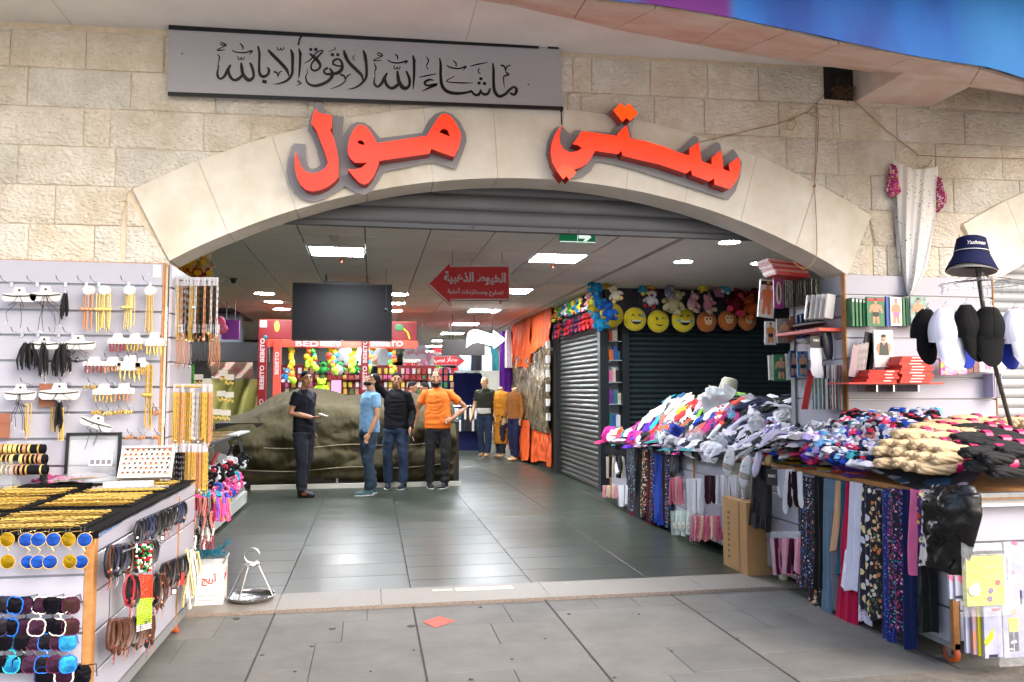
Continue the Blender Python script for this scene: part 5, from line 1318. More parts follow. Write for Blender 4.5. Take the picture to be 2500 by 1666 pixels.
for x,y,w,m,lb in((650,1022,90,GOLD,'short row of gold bangles in the fourth row'),(695,1208,60,GOLD,'gold bangles leftmost in the fifth row'),(775,1212,60,GOLD2,'gold bangles second in the fifth row'),(850,1205,60,GOLD,'gold bangles third in the fifth row'),(925,1203,60,GOLD2,'gold bangles fourth in the fifth row'),(1132,1208,50,ROSE,'rose bangles last in the fifth row'),(935,1387,55,ROSE,'copper bangles left above the ring tray'),(1022,1390,55,ROSE,'copper bangles middle above the ring tray'),(1125,1385,55,ROSE,'copper bangles right above the ring tray')):
 bangles(*c1(x,y),w,m,lb)
for(x,y,w,h,lb)in((345,1080,110,160,'brown card hanging behind the widest white choker card'),(28,1300,75,170,'brown card at the left edge of the slat wall')):
 p=atY(*c1(x,y),YS-.03);s=.0009
 q=MB().box(p.x-w*s/2,p.x+w*s/2,p.y-.004,p.y,p.z-h*s/2,p.z+h*s/2);q.box(p.x-w*s/2,p.x+w*s/2,p.y-.008,p.y-.005,p.z+h*s*.1,p.z+h*s*.16)
 tag(q.build('display_card',mat('brown_card','#8a5540',.7),smooth=False),lb,'card')
 # ---- necklaces on the jamb
def jrow(name,lab,px0,px1,py0,py1,n,mats,Y0,dress,grp,loop=False,r=.0024,cat='necklace'):
 for i in range(n):
  u=(i+.5)/n;px=px0+(px1-px0)*u;Y=Y0+random.uniform(-.03,.05)
  a=atY(px,py0,Y);b_=atY(px,py1,Y);L=(a.z-b_.z)*random.uniform(.88,1.02)
  mi=random.choice(mats)if not callable(mats)else mats(u);m=(dress[mi][1])
  t=thing(name,'%s %s'%(dress[mi][0],lab),cat,a,group=grp)
  MB().box(-.006,.006,-.002,.002,-.045,.012).build('hang_card',mat('clear_card','#c4c2c8',.2,alpha=.75),t,smooth=False)
  q=MB()
  if loop:
   w=.012
   q.tube([(w*math.sin(t_*3.1416)*(1 if t_<1 else-1)*1.0+random.uniform(-.001,.001),0,-.04-(L-.04)*(1-abs(1-t_))**.8)for t_ in np.linspace(0,2,13)],.0022,4)
  else:
   strand(q,(-.003,0,-.04),L-.04,r,16,.002);strand(q,(.004,.004,-.04),L-.045,r,16,.002)
  q.build('chain',m,t)
  if not loop and random.random()<.7:
   q=MB();q.ball((0,-.004,-L),(random.uniform(.006,.012),.006,random.uniform(.006,.014)),8,6);q.build('pendant',random.choice((GOLD,SILVER,ROSE,m)),t)
DR=[('dark bead',mat('dark_beads','#141218',.25)),('gold',GOLD),('rose gold',ROSE),('silver',SILVER),('black and gold',mat('black_gold_beads','#3a2c14',.3,.5))]
jrow('necklace','necklace in the uppermost jamb row',418,533,682,832,30,[0,0,1,2,4,3],.12,DR,'necklaces in the uppermost row at the jamb')
jrow('necklace','looped necklace in the second jamb row',428,536,797,905,30,lambda u:0 if .3<u<.72 else 2,.14,DR,'necklaces in the second row at the jamb',loop=True)
jrow('necklace','strand under the gold bar at the jamb',418,520,942,1088,20,lambda u:[1,1,2,1,1,3,3,1,1,2][int(u*10)],.12,DR,'strands under the gold bar at the jamb',r=.0036)
jrow('necklace','strand in the lowest jamb row',412,508,1088,1205,22,lambda u:[0,4,0,4,1,1,1,2,1,1][int(u*10)],.1,DR,'strands in the lowest row at the jamb',r=.0034)
p0=atY(412,944,.12);p1=atY(492,944,.12)
tag(MB().tube([p0,p1],.007,8).build('display_bar',GOLD),'horizontal gold bar carrying long strands at the left jamb','bar')
for py,lb in((684,'uppermost'),(800,'second'),(1092,'lowest')):
 a=atY(415,py,.12);b_=atY(540 if py<900 else 515,py+(4 if py<900 else 2),.16);q=MB();q.tube([a,b_,b_+Vector((.02,0,.02))],.003,5);q.tube([a+Vector((0,.03,0)),b_+Vector((.01,.03,.0))],.003,5)
 tag(q.build('display_hook',CHROME),'long chrome double hook of the %s necklace row at the jamb'%lb,'hook')
for i,(px,py)in enumerate(((545,915),(560,925),(540,965),(560,968),(530,1010),(552,1012),(485,925),(505,935))):
 p=atY(px,py,1.3);t=thing('earring_card','small card of gold earrings behind the jamb necklaces','earrings',p,group='earring cards behind the jamb necklaces')
 MB().box(-.035,.035,-.003,.0,-.01,.035).build('card',CARD,t,smooth=False)
 for k in range(4):
  q=MB();q.ball((-.025+k*.017,-.008,-.03-.012*(k%2)),(.009,.006,.014),6,5);q.build('earring',GOLD2,t)
for i,(px,c,lb)in enumerate(((432,'#1c7a34','green'),(447,'#c8a02a','yellow'),(461,'#2c8a2a','light green'))):
 a=atY(px,890,.9);b_=atY(px,1010,.9);q=MB()
 for k in range(4):strand(q,a+Vector((k*.012,0,0)),a.z-b_.z,.004,20,bead=.4)
 tag(q.build('bead_string',mat('bead_'+lb.replace(' ','_'),c,.5)),'hanging bunch of %s beads seen behind the gold strands'%lb,'beads')
 # ---- jewellery table
XT=-1.12;ZT_=.9
tb=thing('jewellery_table','white wheeled display table with slatted sides and a black velvet top','display table')
MB().box(-2.7,XT-.02,-1.85,.02,ZT_-.03,ZT_-.002).build('table_top',EDGE,tb,smooth=False)
MB().box(-2.7,XT-.03,-1.84,.0,.16,ZT_-.03).build('carcass',mat('carcass_grey','#9a9a98',.6),tb,smooth=False)
q=MB();q.grid(lambda u,v:(-2.7+1.59*u,-1.875+1.9*v,ZT_+.004+.002*nz(u*8,v*8)),20,20)
q.grid(lambda u,v:(-2.7+1.6*u,-1.878-.003*v,ZT_+.003-(.028+.01*nz(u*6,1))*v),30,3)
q.grid(lambda u,v:(XT+.008+.002*v,-1.878+1.7*u,ZT_+.003-(.012+.008*nz(u*9,2))*v),30,3)
q.build('velvet_cover',mat('black_velvet_cloth','#08080a',.95,spec=.15),tb)
FZ=[.873,.725,.615,.49,.365,.245,.16]
def gz(y):return atX(*c2(665,y),XT).z
SZ=[.885,gz(690),gz(950),gz(1215),gz(1480),.155]
def bd(parent,fn,u0,u1,z0,z1,nm='board',m=None):
 q=MB();b=.003
 P=[fn(u0,0,z0),fn(u1,0,z0),fn(u1,0,z1),fn(u0,0,z1),fn(u0,.012,z0),fn(u1,.012,z0),fn(u1,.012,z1),fn(u0,.012,z1),fn(u0+b,.016,z0+b),fn(u1-b,.016,z0+b),fn(u1-b,.016,z1-b),fn(u0+b,.016,z1-b)]
 q.add(P,[(0,1,5,4),(1,2,6,5),(2,3,7,6),(3,0,4,7),(4,5,9,8),(5,6,10,9),(6,7,11,10),(7,4,8,11),(8,9,10,11)]);return q.build(nm,m or WHITE,parent,smooth=False,fix=True)
f1=lambda u,t,z:(u,-1.85-t,z)
f2=lambda u,t,z:(XT-.018+t,u,z)
for a,b_ in zip(FZ[:-1],FZ[1:]):bd(tb,f1,-2.7,XT-.035,b_+.004,a-.004)
for i,(a,b_)in enumerate(zip(SZ[:-1],SZ[1:])):
 bd(tb,f2,-1.82,-.93 if i%2 else-1.1,b_+.005,a-.005);bd(tb,f2,(-.93 if i%2 else-1.1)+.004,-.42,b_+.005,a-.005);bd(tb,f2,-.4,.02,b_+.005,a-.005)
for z in SZ[1:-1]:
 MB().box(XT-.014,XT-.008,-1.82,.02,z-.005,z+.005).build('groove_rail',GROOVE,tb,smooth=False)
for z in FZ[1:-1]:MB().box(-2.7,XT-.035,-1.861,-1.855,z-.004,z+.004).build('groove_rail',GROOVE,tb,smooth=False)
MB().box(XT-.033,XT+.001,-1.868,-1.822,.1,.885).build('corner_post',EDGE,tb,smooth=False)
MB().box(XT-.012,XT+.002,-.415,-.402,.12,.86).build('edge_strip',EDGE,tb,smooth=False)
MB().box(-2.7,XT,-1.86,.02,.1,.15).build('base_rail',mat('grey_rail','#7d7f80',.5),tb,smooth=False)
def caster(parent,x,y,side=1,tyre='#d2622a',base=.1,r=.038):
 q=MB();M=Matrix.Rotation(R(90),3,'Y');q.lathe([(r*.55,-.014),(r*.95,-.016),(r,-.01),(r,.01),(r*.95,.016),(r*.55,.014)],c=(x,y,r+.001),n=22,M=M)
 w=q.build('wheel',mat('orange_tyre','#c85a24',.5,var=.2),parent)
 q=MB();q.lathe([(r*.56,-.015),(r*.56,.015)],c=(x,y,r+.001),n=16,M=M);q.build('hub',CHROME,w)
 q=MB();q.add([(x+s*.02,y-.02,r-.006)for s in(-1,1)]+[(x+s*.02,y+.015,r-.006)for s in(-1,1)]+[(x+s*.02,y+.035,base-.004)for s in(-1,1)]+[(x+s*.02,y-.02,base-.004)for s in(-1,1)],[(0,2,4,6),(1,7,5,3)]);q.box(x-.024,x+.024,y-.025,y+.04,base-.006,base+.002);q.build('fork',CHROME,parent,smooth=False)
caster(tb,XT-.05,-.2);caster(tb,XT-.06,-1.7);caster(tb,-2.3,-1.75)
p=atX(*c2(655,590),XT+.004)
for k in range(1):
 q=MB();q.tube([p+Vector((0,.02*i,.0035*math.sin(i*1.9)+.0009*i))for i in range(26)],.0022,5);q.build('blue_twine',mat('blue_twine','#2a7ac8',.6),tb)
 # ---- chains spread on the velvet
CH=[]
for k in range(5):
 q=MB();Lc=.4;pts=[];rr=[]
 ph=k*1.7
 for i in range(34):
  t_=i/33;pts.append((Lc*t_-Lc/2,.007*math.sin(t_*7+ph)+.004*math.sin(t_*23+ph),.004+.001*math.sin(i*2.1)));rr.append(.0014+.0014*(i%2)+(.002 if k==2 and i%5==0 else 0))
 q.tube(pts,rr,4)
 if k in(1,3):q.ball((Lc*.1*(k-2),0,.006),(.008,.012,.004),6,4)
 CH.append(q.mesh('chain',[GOLD2,GOLD,GOLD3,GOLD,GOLD3][k]))
CHS=[]
for me in CH:
 m2=me.copy();m2.materials[0]=SILVER;CHS.append(m2)
pad=[(-2.62,-1.84),(-2.13,-1.84),(-1.64,-1.84),(-2.62,-1.3),(-2.13,-1.24),(-1.64,-1.18),(-2.62,-.78),(-2.13,-.7),(-1.62,-.6)]
lbl=['left in the nearest row','middle of the nearest row','right in the nearest row beside the corner','left in the middle row','middle of the middle row','right in the middle row','left in the back row','centre of the back row','right in the back row with silver pieces']
for i,(x,y)in enumerate(pad):
 t=thing('necklace_tray','black pad of gold chains, '+lbl[i],'necklaces',(x,y,ZT_+.006),R(random.uniform(-1,1)),'pads of gold chains on the table')
 q=MB().box(0,.47,0,.49,0,.004);q.build('pad',MC['black_velvet_cloth'],t,smooth=False)
 n=30
 for k in range(n):
  yy=.015+.46*k/(n-1)
  o=obj('chain',random.choice(CHS if(i==8 and 6<k<12)else CH),t,(.235+random.uniform(-.02,.02),yy,.005+.003*(k%2)),(0,0,R(random.gauss(0,3))+(R(180)if random.random()<.5 else 0)))
  # ---- bracelets and trays at the back of the table
gbr=mat('velvet_roll','#0b0a12',.9,spec=.2)
for k,(py,x1,dy)in enumerate(((1097,110,-.05),(1122,114,-.12),(1148,116,-.2))):
 a=atY(0,py,dy-.1);b_=atY(x1,py-1,dy-.1)
 t=thing('bracelet_roll','black velvet roll of gold bangles at the left, %s of three'%['topmost','middle','lowest'][k],'bangles',(b_.x,b_.y,b_.z),group='velvet rolls of bangles')
 L=.38;M=Matrix.Rotation(R(90),3,'Y')
 MB().tube([(-L,0,0),(0,0,0)],.028,14).build('roll',gbr,t)
 MB().box(-.02,.0,-.01,.01,ZT_-b_.z,0).build('post',BLACK,t,smooth=False)
 for i in range(13):
  if random.random()<.15:continue
  x=-.03-i*.026;q=MB();w=random.choice((.004,.006,.009));q.lathe([(.0285,-w),(.032,-w),(.0325,0),(.032,w),(.0285,w)],c=(x,0,0),n=16,M=M,cap=False);q.build('bangle',random.choice((GOLD,GOLD2,ROSE)),t)
a=atY(154,1062,-.14);b_=atY(290,1062,-.14);zt=a.z
t=thing('framed_mirror','clear glass panel in a black frame leaning on the slat wall','frame',(a.x,-.1,ZT_+.01),rot=(R(-4),0,0));w=b_.x-a.x;h=zt-ZT_
q=MB();q.box(0,.018,-.01,.008,0,h);q.build('frame_side',BLACK,t,smooth=False);MB().box(w-.018,w,-.01,.008,0,h).build('frame_side',BLACK,t,smooth=False);MB().box(.018,w-.018,-.01,.008,h-.018,h).build('frame_top',BLACK,t,smooth=False)
MB().box(.018,w-.018,-.002,.001,0,h-.018).build('glass',mat('pane_glass','#dfe6ea',.08,alpha=.18),t,smooth=False)
a=atY(217,1113,-.2);b_=atY(273,1137,-.2)
t=thing('price_card','white card of small pictures standing before the framed glass','card',(a.x,a.y,b_.z),rot=(R(-8),0,0));w=b_.x-a.x;h=a.z-b_.z
MB().box(0,w,0,.002,0,h).build('card',CARD,t,smooth=False)
for i in range(4):MB().box(.008+i*w*.24,.008+i*w*.24+w*.17,-.001,-.0004,h*.15,h*.6).build('picture',mat('grey_print','#6a6a72',.6),t,smooth=False)
a=atY(287,1170,-.22);b_=atY(413,1168,-.22)
t=thing('ring_tray','white tray holding rows of rings with red and black stones','ring tray',(a.x,a.y,max(a.z,ZT_+.012)),0,rot=(R(62),0,R(1)));w=b_.x-a.x+.01;h=.21
MB().box(0,w,0,h,-.012,0).build('tray_base',mat('tray_lining','#c9c5bd',.8),t,smooth=False)
for(x0_,x1_,y0_,y1_)in((0,w,0,.012),(0,w,h-.012,h),(0,.012,.012,h-.012),(w-.012,w,.012,h-.012)):MB().box(x0_,x1_,y0_,y1_,.0005,.018).build('tray_rim',CARD,t,smooth=False)
rs=[]
for k,c in enumerate((mat('stone_red','#a01c22',.15),mat('stone_black','#121014',.15))):
 q=MB();q.tube([(math.cos(a_)*.009,0,math.sin(a_)*.009+.004)for a_ in np.linspace(0,6.283,9)[:-1]],.002,4,closed=True,mi=0);q.ball((0,-.002,.016),(.008,.006,.006),8,5,mi=1);rs.append(q.mesh('ring',[SILVER if k else GOLD,c]))
for r_ in range(6):
 for k in range(9):obj('ring',rs[(r_+k+(k*r_)%3)%2],t,(.03+k*(w-.06)/8+(.004 if r_%2 else-.004),.03+r_*(h-.06)/5,.002),(R(-30),0,R(random.uniform(-10,10))))
p=atZ(340,1180,ZT_+.01)
tag(MB().box(p.x-.13,p.x+.13,-.42,-.34,ZT_+.008,ZT_+.045).build('small_box',CARD,smooth=False),'flat white box lying in front of the ring tray','box')
p=atZ(215,1172,ZT_+.01)
tag(MB().box(p.x-.22,p.x+.14,-.4,-.26,ZT_+.008,ZT_+.03).build('jewel_case',MC['black_velvet_cloth'],smooth=False),'flat black case under the gold discs','case')
for k in range(5):
 p=atZ(202+k*15,1160-(k%2)*3,ZT_+.05);q=MB();q.lathe([(.001,0),(.05,.0),(.055,.006),(.05,.008),(.001,.01)],c=(p.x,-.32,ZT_+.038+.006*k),n=20,M=Matrix.Rotation(R(-14+k*3),3,'X'))
 tag(q.build('gold_disc',mat('pale_gold','#c9a878',.3,.8)),'pale gold disc in the clear bag','bangle','overlapping pale gold discs')
q=MB();c0=atZ(240,1158,ZT_+.06);q.grid(lambda u,v:(c0.x-.2+.4*u,-.38+.16*v,ZT_+.05+.05*math.sin(math.pi*u)*math.sin(math.pi*v)+.012*nz(u*9,v*6)),22,12)
tag(q.build('clear_bag',PLASTIC),'crumpled clear bag covering the gold discs','bag')
q=MB();c0=atZ(150,1160,ZT_+.06);q.grid(lambda u,v:(c0.x-.14+.28*u,c0.y-.1+.2*v,ZT_+.02+.05*abs(nz(u*6,v*6,3))+.03*math.sin(math.pi*u)*math.sin(math.pi*v)),20,14)
tag(q.build('crumpled_cloth',mat('magenta_net','#a03a72',.7,var=.3,vs=20)),'magenta net wrapping lying between the velvet rolls and the gold discs','wrapping')
p=atY(12,1150,-.35);tag(MB().box(p.x-.1,p.x+.04,p.y,p.y+.12,ZT_+.008,p.z+.05).build('acrylic_box',PLASTIC,smooth=False),'clear acrylic box at the left edge of the table','box')
# ---- sunglasses on the front of the table
def lensmat(n,c,c2_):return mat('lens_'+n,c,.08,.6,col2=c2_,vs=18)
LM={'blue':lensmat('blue','#1a5ac8','#0a2a6a'),'gold':lensmat('gold','#c8a010','#6a5208'),'cyan':lensmat('cyan','#38b8e0','#0a4a9a'),'brown':lensmat('brown','#5a3a34','#38202a'),'dark':lensmat('dark','#1a1420','#0c0a12'),'purple':lensmat('purple','#4a2440','#22101e')}
FM={'gold':GOLD,'black':mat('frame_black','#0b0b0e',.2),'white':mat('frame_cream','#dcd4c8',.3),'navy':mat('frame_navy','#12204e',.2),'blue':mat('frame_blue','#1c64c0',.2),'cyan':mat('frame_cyan','#28a8b8',.2),'plum':mat('frame_plum','#4a1838',.2),'silver':SILVER}
def sunglasses(px,py,sep,rad,lens,fr,lab,square=.0,thick=.003,tilt=.0,Y=-1.93):
 p=atY(px,py,Y);s=(p.y-CAMP.y)/1915.0
 t=thing('sunglasses',lab,'sunglasses',p,rot=(R(random.uniform(-8,4)),R(tilt),R(random.uniform(-14,14))),group='sunglasses hung on the front of the table')
 h=sep*s/2;r_=rad*s
 for sg in(1,-1):
  pts=[]
  for a in np.linspace(0,6.283,21)[:-1]:
   ca,sa=math.cos(a),math.sin(a);k=1+square*(abs(ca*sa))*1.2
   pts.append(Vector((ca*r_*1.0*k,-.002*(1-ca*ca),sg*h+sa*r_*(1.05 if square else 1.0)*k)))
  MB().tube(pts,thick,5,closed=True).build('rim',FM[fr],t)
  q=MB();n=len(pts);c=Vector((0,-.004,sg*h));q.add([c]+[c+(p_-c)*.55+Vector((0,-.0015,0))for p_ in pts]+pts,[(0,1+i,1+(i+1)%n)for i in range(n)]+[(1+i,1+n+i,1+n+(i+1)%n,1+(i+1)%n)for i in range(n)])
  q.build('lens',LM[lens],t)
 q=MB();q.tube([(-r_*.2,0,h-r_*.9),(r_*.35,-.004,0),(-r_*.2,0,-h+r_*.9)],thick,5);q.build('bridge',FM[fr],t)
 for sg in(1,-1):
  q=MB();q.tube([(r_*.3,0,sg*(h+r_)),(r_*.4,.012,sg*(h+r_*1.05)),(r_*.7,.06,sg*(h+r_*.9)),(r_*1.1,.05,sg*(h+r_*.1)-.02)],thick*.7,5);q.build('temple',FM[fr],t)
for i,(x,ln)in enumerate(((50,'gold'),(185,'blue'),(258,'blue'),(350,'blue'),(468,'gold'),(560,'blue'))):
 sunglasses(*c2(x,678),48,15.2,ln,'gold',['round yellow mirrored sunglasses at the left end of the top row','round blue mirrored sunglasses second in the top row','round blue mirrored sunglasses third in the top row','round blue mirrored sunglasses fourth in the top row','round yellow mirrored sunglasses fifth in the top row','round blue mirrored sunglasses at the table corner in the top row'][i],thick=.0016,tilt=random.uniform(-8,8))
 if i in(0,1,3,5):
  pass
R2=[(10,'dark','navy','navy'),(85,'dark','blue','blue rimmed'),(165,'purple','black','black'),(262,'purple','white','cream rimmed'),(345,'dark','black','second black'),(400,'dark','white','white angular'),(478,'brown','plum','brown hexagonal')]
for x,ln,fr,lb in R2:sunglasses(*c2(x,1122),47,16.5,ln,fr,lb+' sunglasses in the middle row of the table front',square=.3,thick=.0028,tilt=random.uniform(-6,10))
R3=[(20,'dark','black','black'),(90,'cyan','cyan','cyan rimmed'),(150,'dark','black','dark'),(222,'purple','plum','plum'),(305,'dark','blue','blue rimmed'),(385,'purple','plum','dark magenta'),(460,'cyan','blue','bright cyan mirrored')]
for x,ln,fr,lb in R3:sunglasses(*c2(x,1372),47,16.5,ln,fr,lb+' sunglasses in the lower row of the table front',square=.25,thick=.0026,tilt=random.uniform(-8,8))
for x,ln,fr,lb in((300,'dark','navy','navy'),(430,'purple','white','cream'),(545,'dark','black','black')):sunglasses(*c2(x,1600),50,18.0,ln,fr,lb+' sunglasses cut off by the bottom edge of the photo',square=.3,thick=.004)
for x in(50,160,250,365,475,575):
 p=atY(*c2(x,555),-1.866);q=MB();q.tube([p,p+Vector((0,-.05,0)),p+Vector((.004,-.06,.03))],.0022,5);q.tube([p+Vector((.012,0,0)),p+Vector((.012,-.05,0)),p+Vector((.02,-.06,.03))],.0022,5);q.build('hook',CHROME,tb)
 # ---- bracelets on the side of the table
LB_={'black':mat('black_leather','#101014',.45),'brown':mat('brown_leather','#4a2a1c',.5),'navy':mat('navy_braid','#141c3c',.6),'red':mat('red_braid','#8e1c28',.6)}
def brow(x0,y0,x1,y1,n,hgt,names,lab,dx=.05,w=.03,grp=None,fat=.004):
 for i in range(n):
  u=(i+.5)/n;p=atX(*c2(x0+(x1-x0)*u,y0+(y1-y0)*u),XT+dx)
  k=random.choice(names);q=MB();hh=hgt*random.uniform(.85,1.1)
  t_=thing('bracelet','%s bracelet %s'%(k,lab),'bracelet',p,rot=(R(random.uniform(-12,12)),0,R(random.uniform(-25,25))),group=grp)
  q.tube([(math.sin(a)*.008*random.uniform(.6,1.4),math.sin(a)*.024*random.uniform(.8,1.2),-hh/2+math.cos(a)*hh/2)for a in np.linspace(0,6.283,13)[:-1]],fat,5,closed=True);q.build('band',LB_[k],t_)
  if random.random()<.6:
   q=MB();q.ball((.0,-.016,-hh*.8),.007,7,5);q.tube([(0,0,-hh),(.004,0,-hh-.03),(-.002,0,-hh-.05)],.0015,4);q.build('bead',random.choice((SILVER,LB_['red'],ROSE)),t_)
brow(935,478,1250,340,34,.11,['black','black','black','navy'],'on the long upper rod',grp='bracelets on the upper rod',fat=.006)
brow(735,650,1050,610,30,.12,['black','brown','black','black','navy','red'],'near the table corner',dx=.07,grp='bracelets near the table corner',fat=.007)
brow(1095,770,1255,705,18,.13,['black','black','brown'],'in the middle bunch',grp='bracelets in the middle bunch',fat=.006)
brow(745,1150,1040,1115,24,.13,['brown','black','black','brown'],'in the lowest bunch',dx=.07,grp='bracelets in the lowest bunch',fat=.008)
brow(870,840,915,850,5,.13,['black','red'],'hanging left of the orange and green beads',dx=.08,grp='bracelets beside the coloured beads',fat=.006)
brow(1040,830,1110,840,8,.17,['black','brown','black','red'],'hanging right of the orange and green beads',dx=.05,grp='bracelets right of the coloured beads',fat=.006)
BM=[mat('bead_orange','#d8401c',.2),mat('bead_lime','#a8c838',.2),mat('bead_silver','#c8c8cc',.2),mat('bead_flag_red','#b01c24',.3),mat('bead_flag_green','#1c8a3c',.3),mat('bead_flag_white','#e0dcd8',.3),mat('bead_flag_black','#101010',.3)]
for i in range(8):
 p=atX(*c2(938+i*13,838),XT+.09);t=thing('bead_strand','prayer beads shading from orange to lime green on the table side','beads',p,group='orange to green bead strands')
 q=MB()
 for k in range(26):q.ball((random.uniform(-.001,.001),0,-.006-k*.0098),.0052,6,4,mi=0 if k<11 else(1 if k<23 else 2))
 q.build('beads',BM[:3],t)
for i in range(9):
 p=atX(*c2(925+i*12,630),XT+.1);t=thing('bead_strand','strand of red, white, green and black beads on the chrome hook','beads',p,group='multicoloured bead strands')
 q=MB()
 for k in range(13):q.ball((random.uniform(-.003,.003),0,-.006-k*.0098),.0056,6,4,mi=random.choice((3,4,5,6)))
 q.build('beads',BM,t)
for(xa,ya,xb,yb,lb)in((1085,590,825,690,'front'),(1060,1095,985,1165,'lowest')):
 a=atX(*c2(xa,ya),XT+.0);b_=atX(*c2(xb,yb),XT+.13);m_=(a+b_)/2;q=MB();q.tube([a,m_,b_,b_+Vector((.01,-.01,.01))],.0032,5);q.tube([a+Vector((0,.02,0)),m_+Vector((0,.02,0)),b_+Vector((0,.02,0))],.0032,5)
 tag(q.build('display_hook',CHROME),'bent chrome hook carrying bracelets, the %s one on the table side'%lb,'hook')
for(x,y,w,h,lb)in((1178,952,34,42,'square black framed white tag under the middle bracelets'),(1098,592,26,34,'small black framed tag under the upper rod'),(1074,638,24,30,'small tag beside the multicoloured beads')):
 p=atX(*c2(x,y),XT+.06);s=.36*(p.y+5.4)/1915;t=thing('price_tag',lb,'tag',p,rz=R(20))
 MB().box(-w*s/2,w*s/2,0,.003,-h*s/2,h*s/2).build('plate',BLACK,t,smooth=False);MB().box(-w*s*.34,w*s*.34,-.001,-.0002,-h*s*.38,h*s*.3).build('label',CARD,t,smooth=False)
p=atX(*c2(1228,868),XT+.06);tag(MB().obox(p,(.03,.004,.07),Matrix.Rotation(R(30),3,'Z')).build('packet',PK[0],smooth=False),'small red and white packet among the middle bracelets','packet')
a=atX(*c2(745,850),XT+.05);q=MB();q.tube([a,a+Vector((0,.005,-.12)),a+Vector((0,0,-.2))],.0016,5);q.ball(a+Vector((0,0,-.21)),(.008,.008,.014),8,6)
tag(q.build('pendant_cord',LB_['navy']),'single dark cord with a red and blue pendant near the table corner','pendant')
for i in range(7):
 p=atX(*c2(1256+i*13,670+i*2),XT+.05);q=MB();L=random.uniform(.27,.35)
 q.grid(lambda u,v:(p.x+.012*math.sin(v*5+i),p.y+(u-.5)*.045+.006*math.sin(v*6+i*2),p.z-L*v),4,10)
 q.grid(lambda u,v:(p.x+.008+.012*math.sin(v*5+i),p.y+(u-.5)*.043+.006*math.sin(v*6+i*2),p.z-L*v),4,10)
 tag(q.build('ribbon',mat('white_ribbon','#dcd8ce',.7)if i%3 else mat('cream_ribbon','#d8c890',.7)),('cream' if i%3==0 else 'white')+' ribbon hanging at the far end of the table side','ribbon','ribbons at the far end of the table')
cols=[('grey','#6a6468'),('rose','#a86a60'),('black','#16141a'),('red and white','#8e2a34'),('neon pink','#e8487e'),('orange','#f08a3a'),('yellow','#d8c83a'),('violet','#7a4ab0')]
for i in range(40):
 if i<22:x=1290+(i%11)*15;y=320+(i//11)*90;ci=random.choice((0,1,2,3));Lr=.09
 else:x=1452+(i-22)%9*11;y=320+(i-22)//9*40;ci=random.choice((4,5,6,4,7));Lr=.09
 p=atY(*c2(x,y),.12+random.uniform(-.05,.06));q=MB();strand(q,(0,0,0),Lr*1.3,.0052,12,.008,.35);strand(q,(.008,.003,0),Lr*1.25,.0048,12,.01,.35)
 t=thing('braided_band','%s braided band past the jewellery table end'%cols[ci][0],'bracelet',p,group='braided bands past the table end');q.build('braid',mat('braid_'+cols[ci][0].replace(' ','_'),cols[ci][1],.6),t)
for i in range(26):
 p=atY(*c2(1285+(i%13)*13,520+(i//13)*55),.14+random.uniform(-.04,.04));q=MB();strand(q,(0,0,0),.09,.0055,10,.01,.5)
 t=thing('braided_band','mixed beaded band past the jewellery table end','bracelet',p,group='beaded bands in the lower bunch');q.build('braid',random.choice((mat('braid_red_and_white','#8e2a34',.6),MC['braid_black'],BM[5],MC['braid_grey'])),t)
 # ---- white carton, tinsel and scale on the threshold
t=thing('carton','open white carton with red Arabic writing beside the hanging scale','box',(-1.2,.33,.022),R(2))
MB().box(0,.21,0,.2,0,.27).build('carton_body',mat('white_carton','#d2cfca',.7,var=.05),t,smooth=False)
q=MB();q.add([(.21,0,.27),(.21,.2,.27),(.225,.2,.31),(.225,0,.31),(.205,0,.27),(.205,.2,.27),(.22,.2,.31),(.22,0,.31)],[(0,1,2,3),(4,7,6,5),(3,2,6,7)]);q.build('flap',MC['white_carton'],t,smooth=False)
mr_=mat('red_ink','#b0202a',.6)
text('\ufe9e\ufef3\ufead\ufe83',.1,mr_,t,Matrix.Translation((.12,-.0012,.17))@FACE,bold=.002,fit=.1)
text('\ufe9e\ufef3\ufead\ufe83',.1,mr_,t,Matrix.Translation((.2115,.1,.19))@Matrix.Rotation(R(90),4,'Z')@FACE,bold=.002,fit=.09)
for k in range(2):
 q=MB().box(.05,.17,-.0008,-.0002,.06-k*.03,.064-k*.03);q.build('print_line',mat('grey_ink','#77757a',.7),t,smooth=False)
 q=MB().prism([[(.175,.048-k*.03),(.195,.048-k*.03),(.195,.068-k*.03),(.175,.068-k*.03)],[(.178,.051-k*.03),(.192,.051-k*.03),(.192,.065-k*.03),(.178,.065-k*.03)]],lambda u,v,tt:(u,tt,v),-.0009,-.0003);q.build('tick_box',MC['grey_ink'],t,smooth=False,fix=True)
q=MB();random.seed(6);c0=Vector((-1.11,.43,.33))
for i in range(240):
 d=Vector((random.gauss(0,.05),random.gauss(0,.04),abs(random.gauss(0,.03))));e=d+Vector((random.uniform(-.03,.03),random.uniform(-.03,.03),random.uniform(-.02,.03)))
 q.tube([c0+d,c0+(d+e)/2+Vector((0,0,.008)),c0+e],.0022,3)
for i in range(90):
 t_=i/90;d=Vector((.05+.09*t_,0,.02+.09*t_));a=random.uniform(0,6.28);q.tube([c0+d,c0+d+Vector((math.cos(a)*.02,math.sin(a)*.02,.012*math.sin(a)))],.0022,3)
tag(stuff(q.build('tinsel',mat('teal_tinsel','#1c7a94',.35,.3,var=.4,vs=30))),'teal tinsel garland heaped on the open white carton','tinsel')
p0=atY(612,1476,.42);r_=.155
t=thing('hanging_scale','chrome hanging scale with ring handle and round tray standing on the threshold','scale',(p0.x,.44,.021))
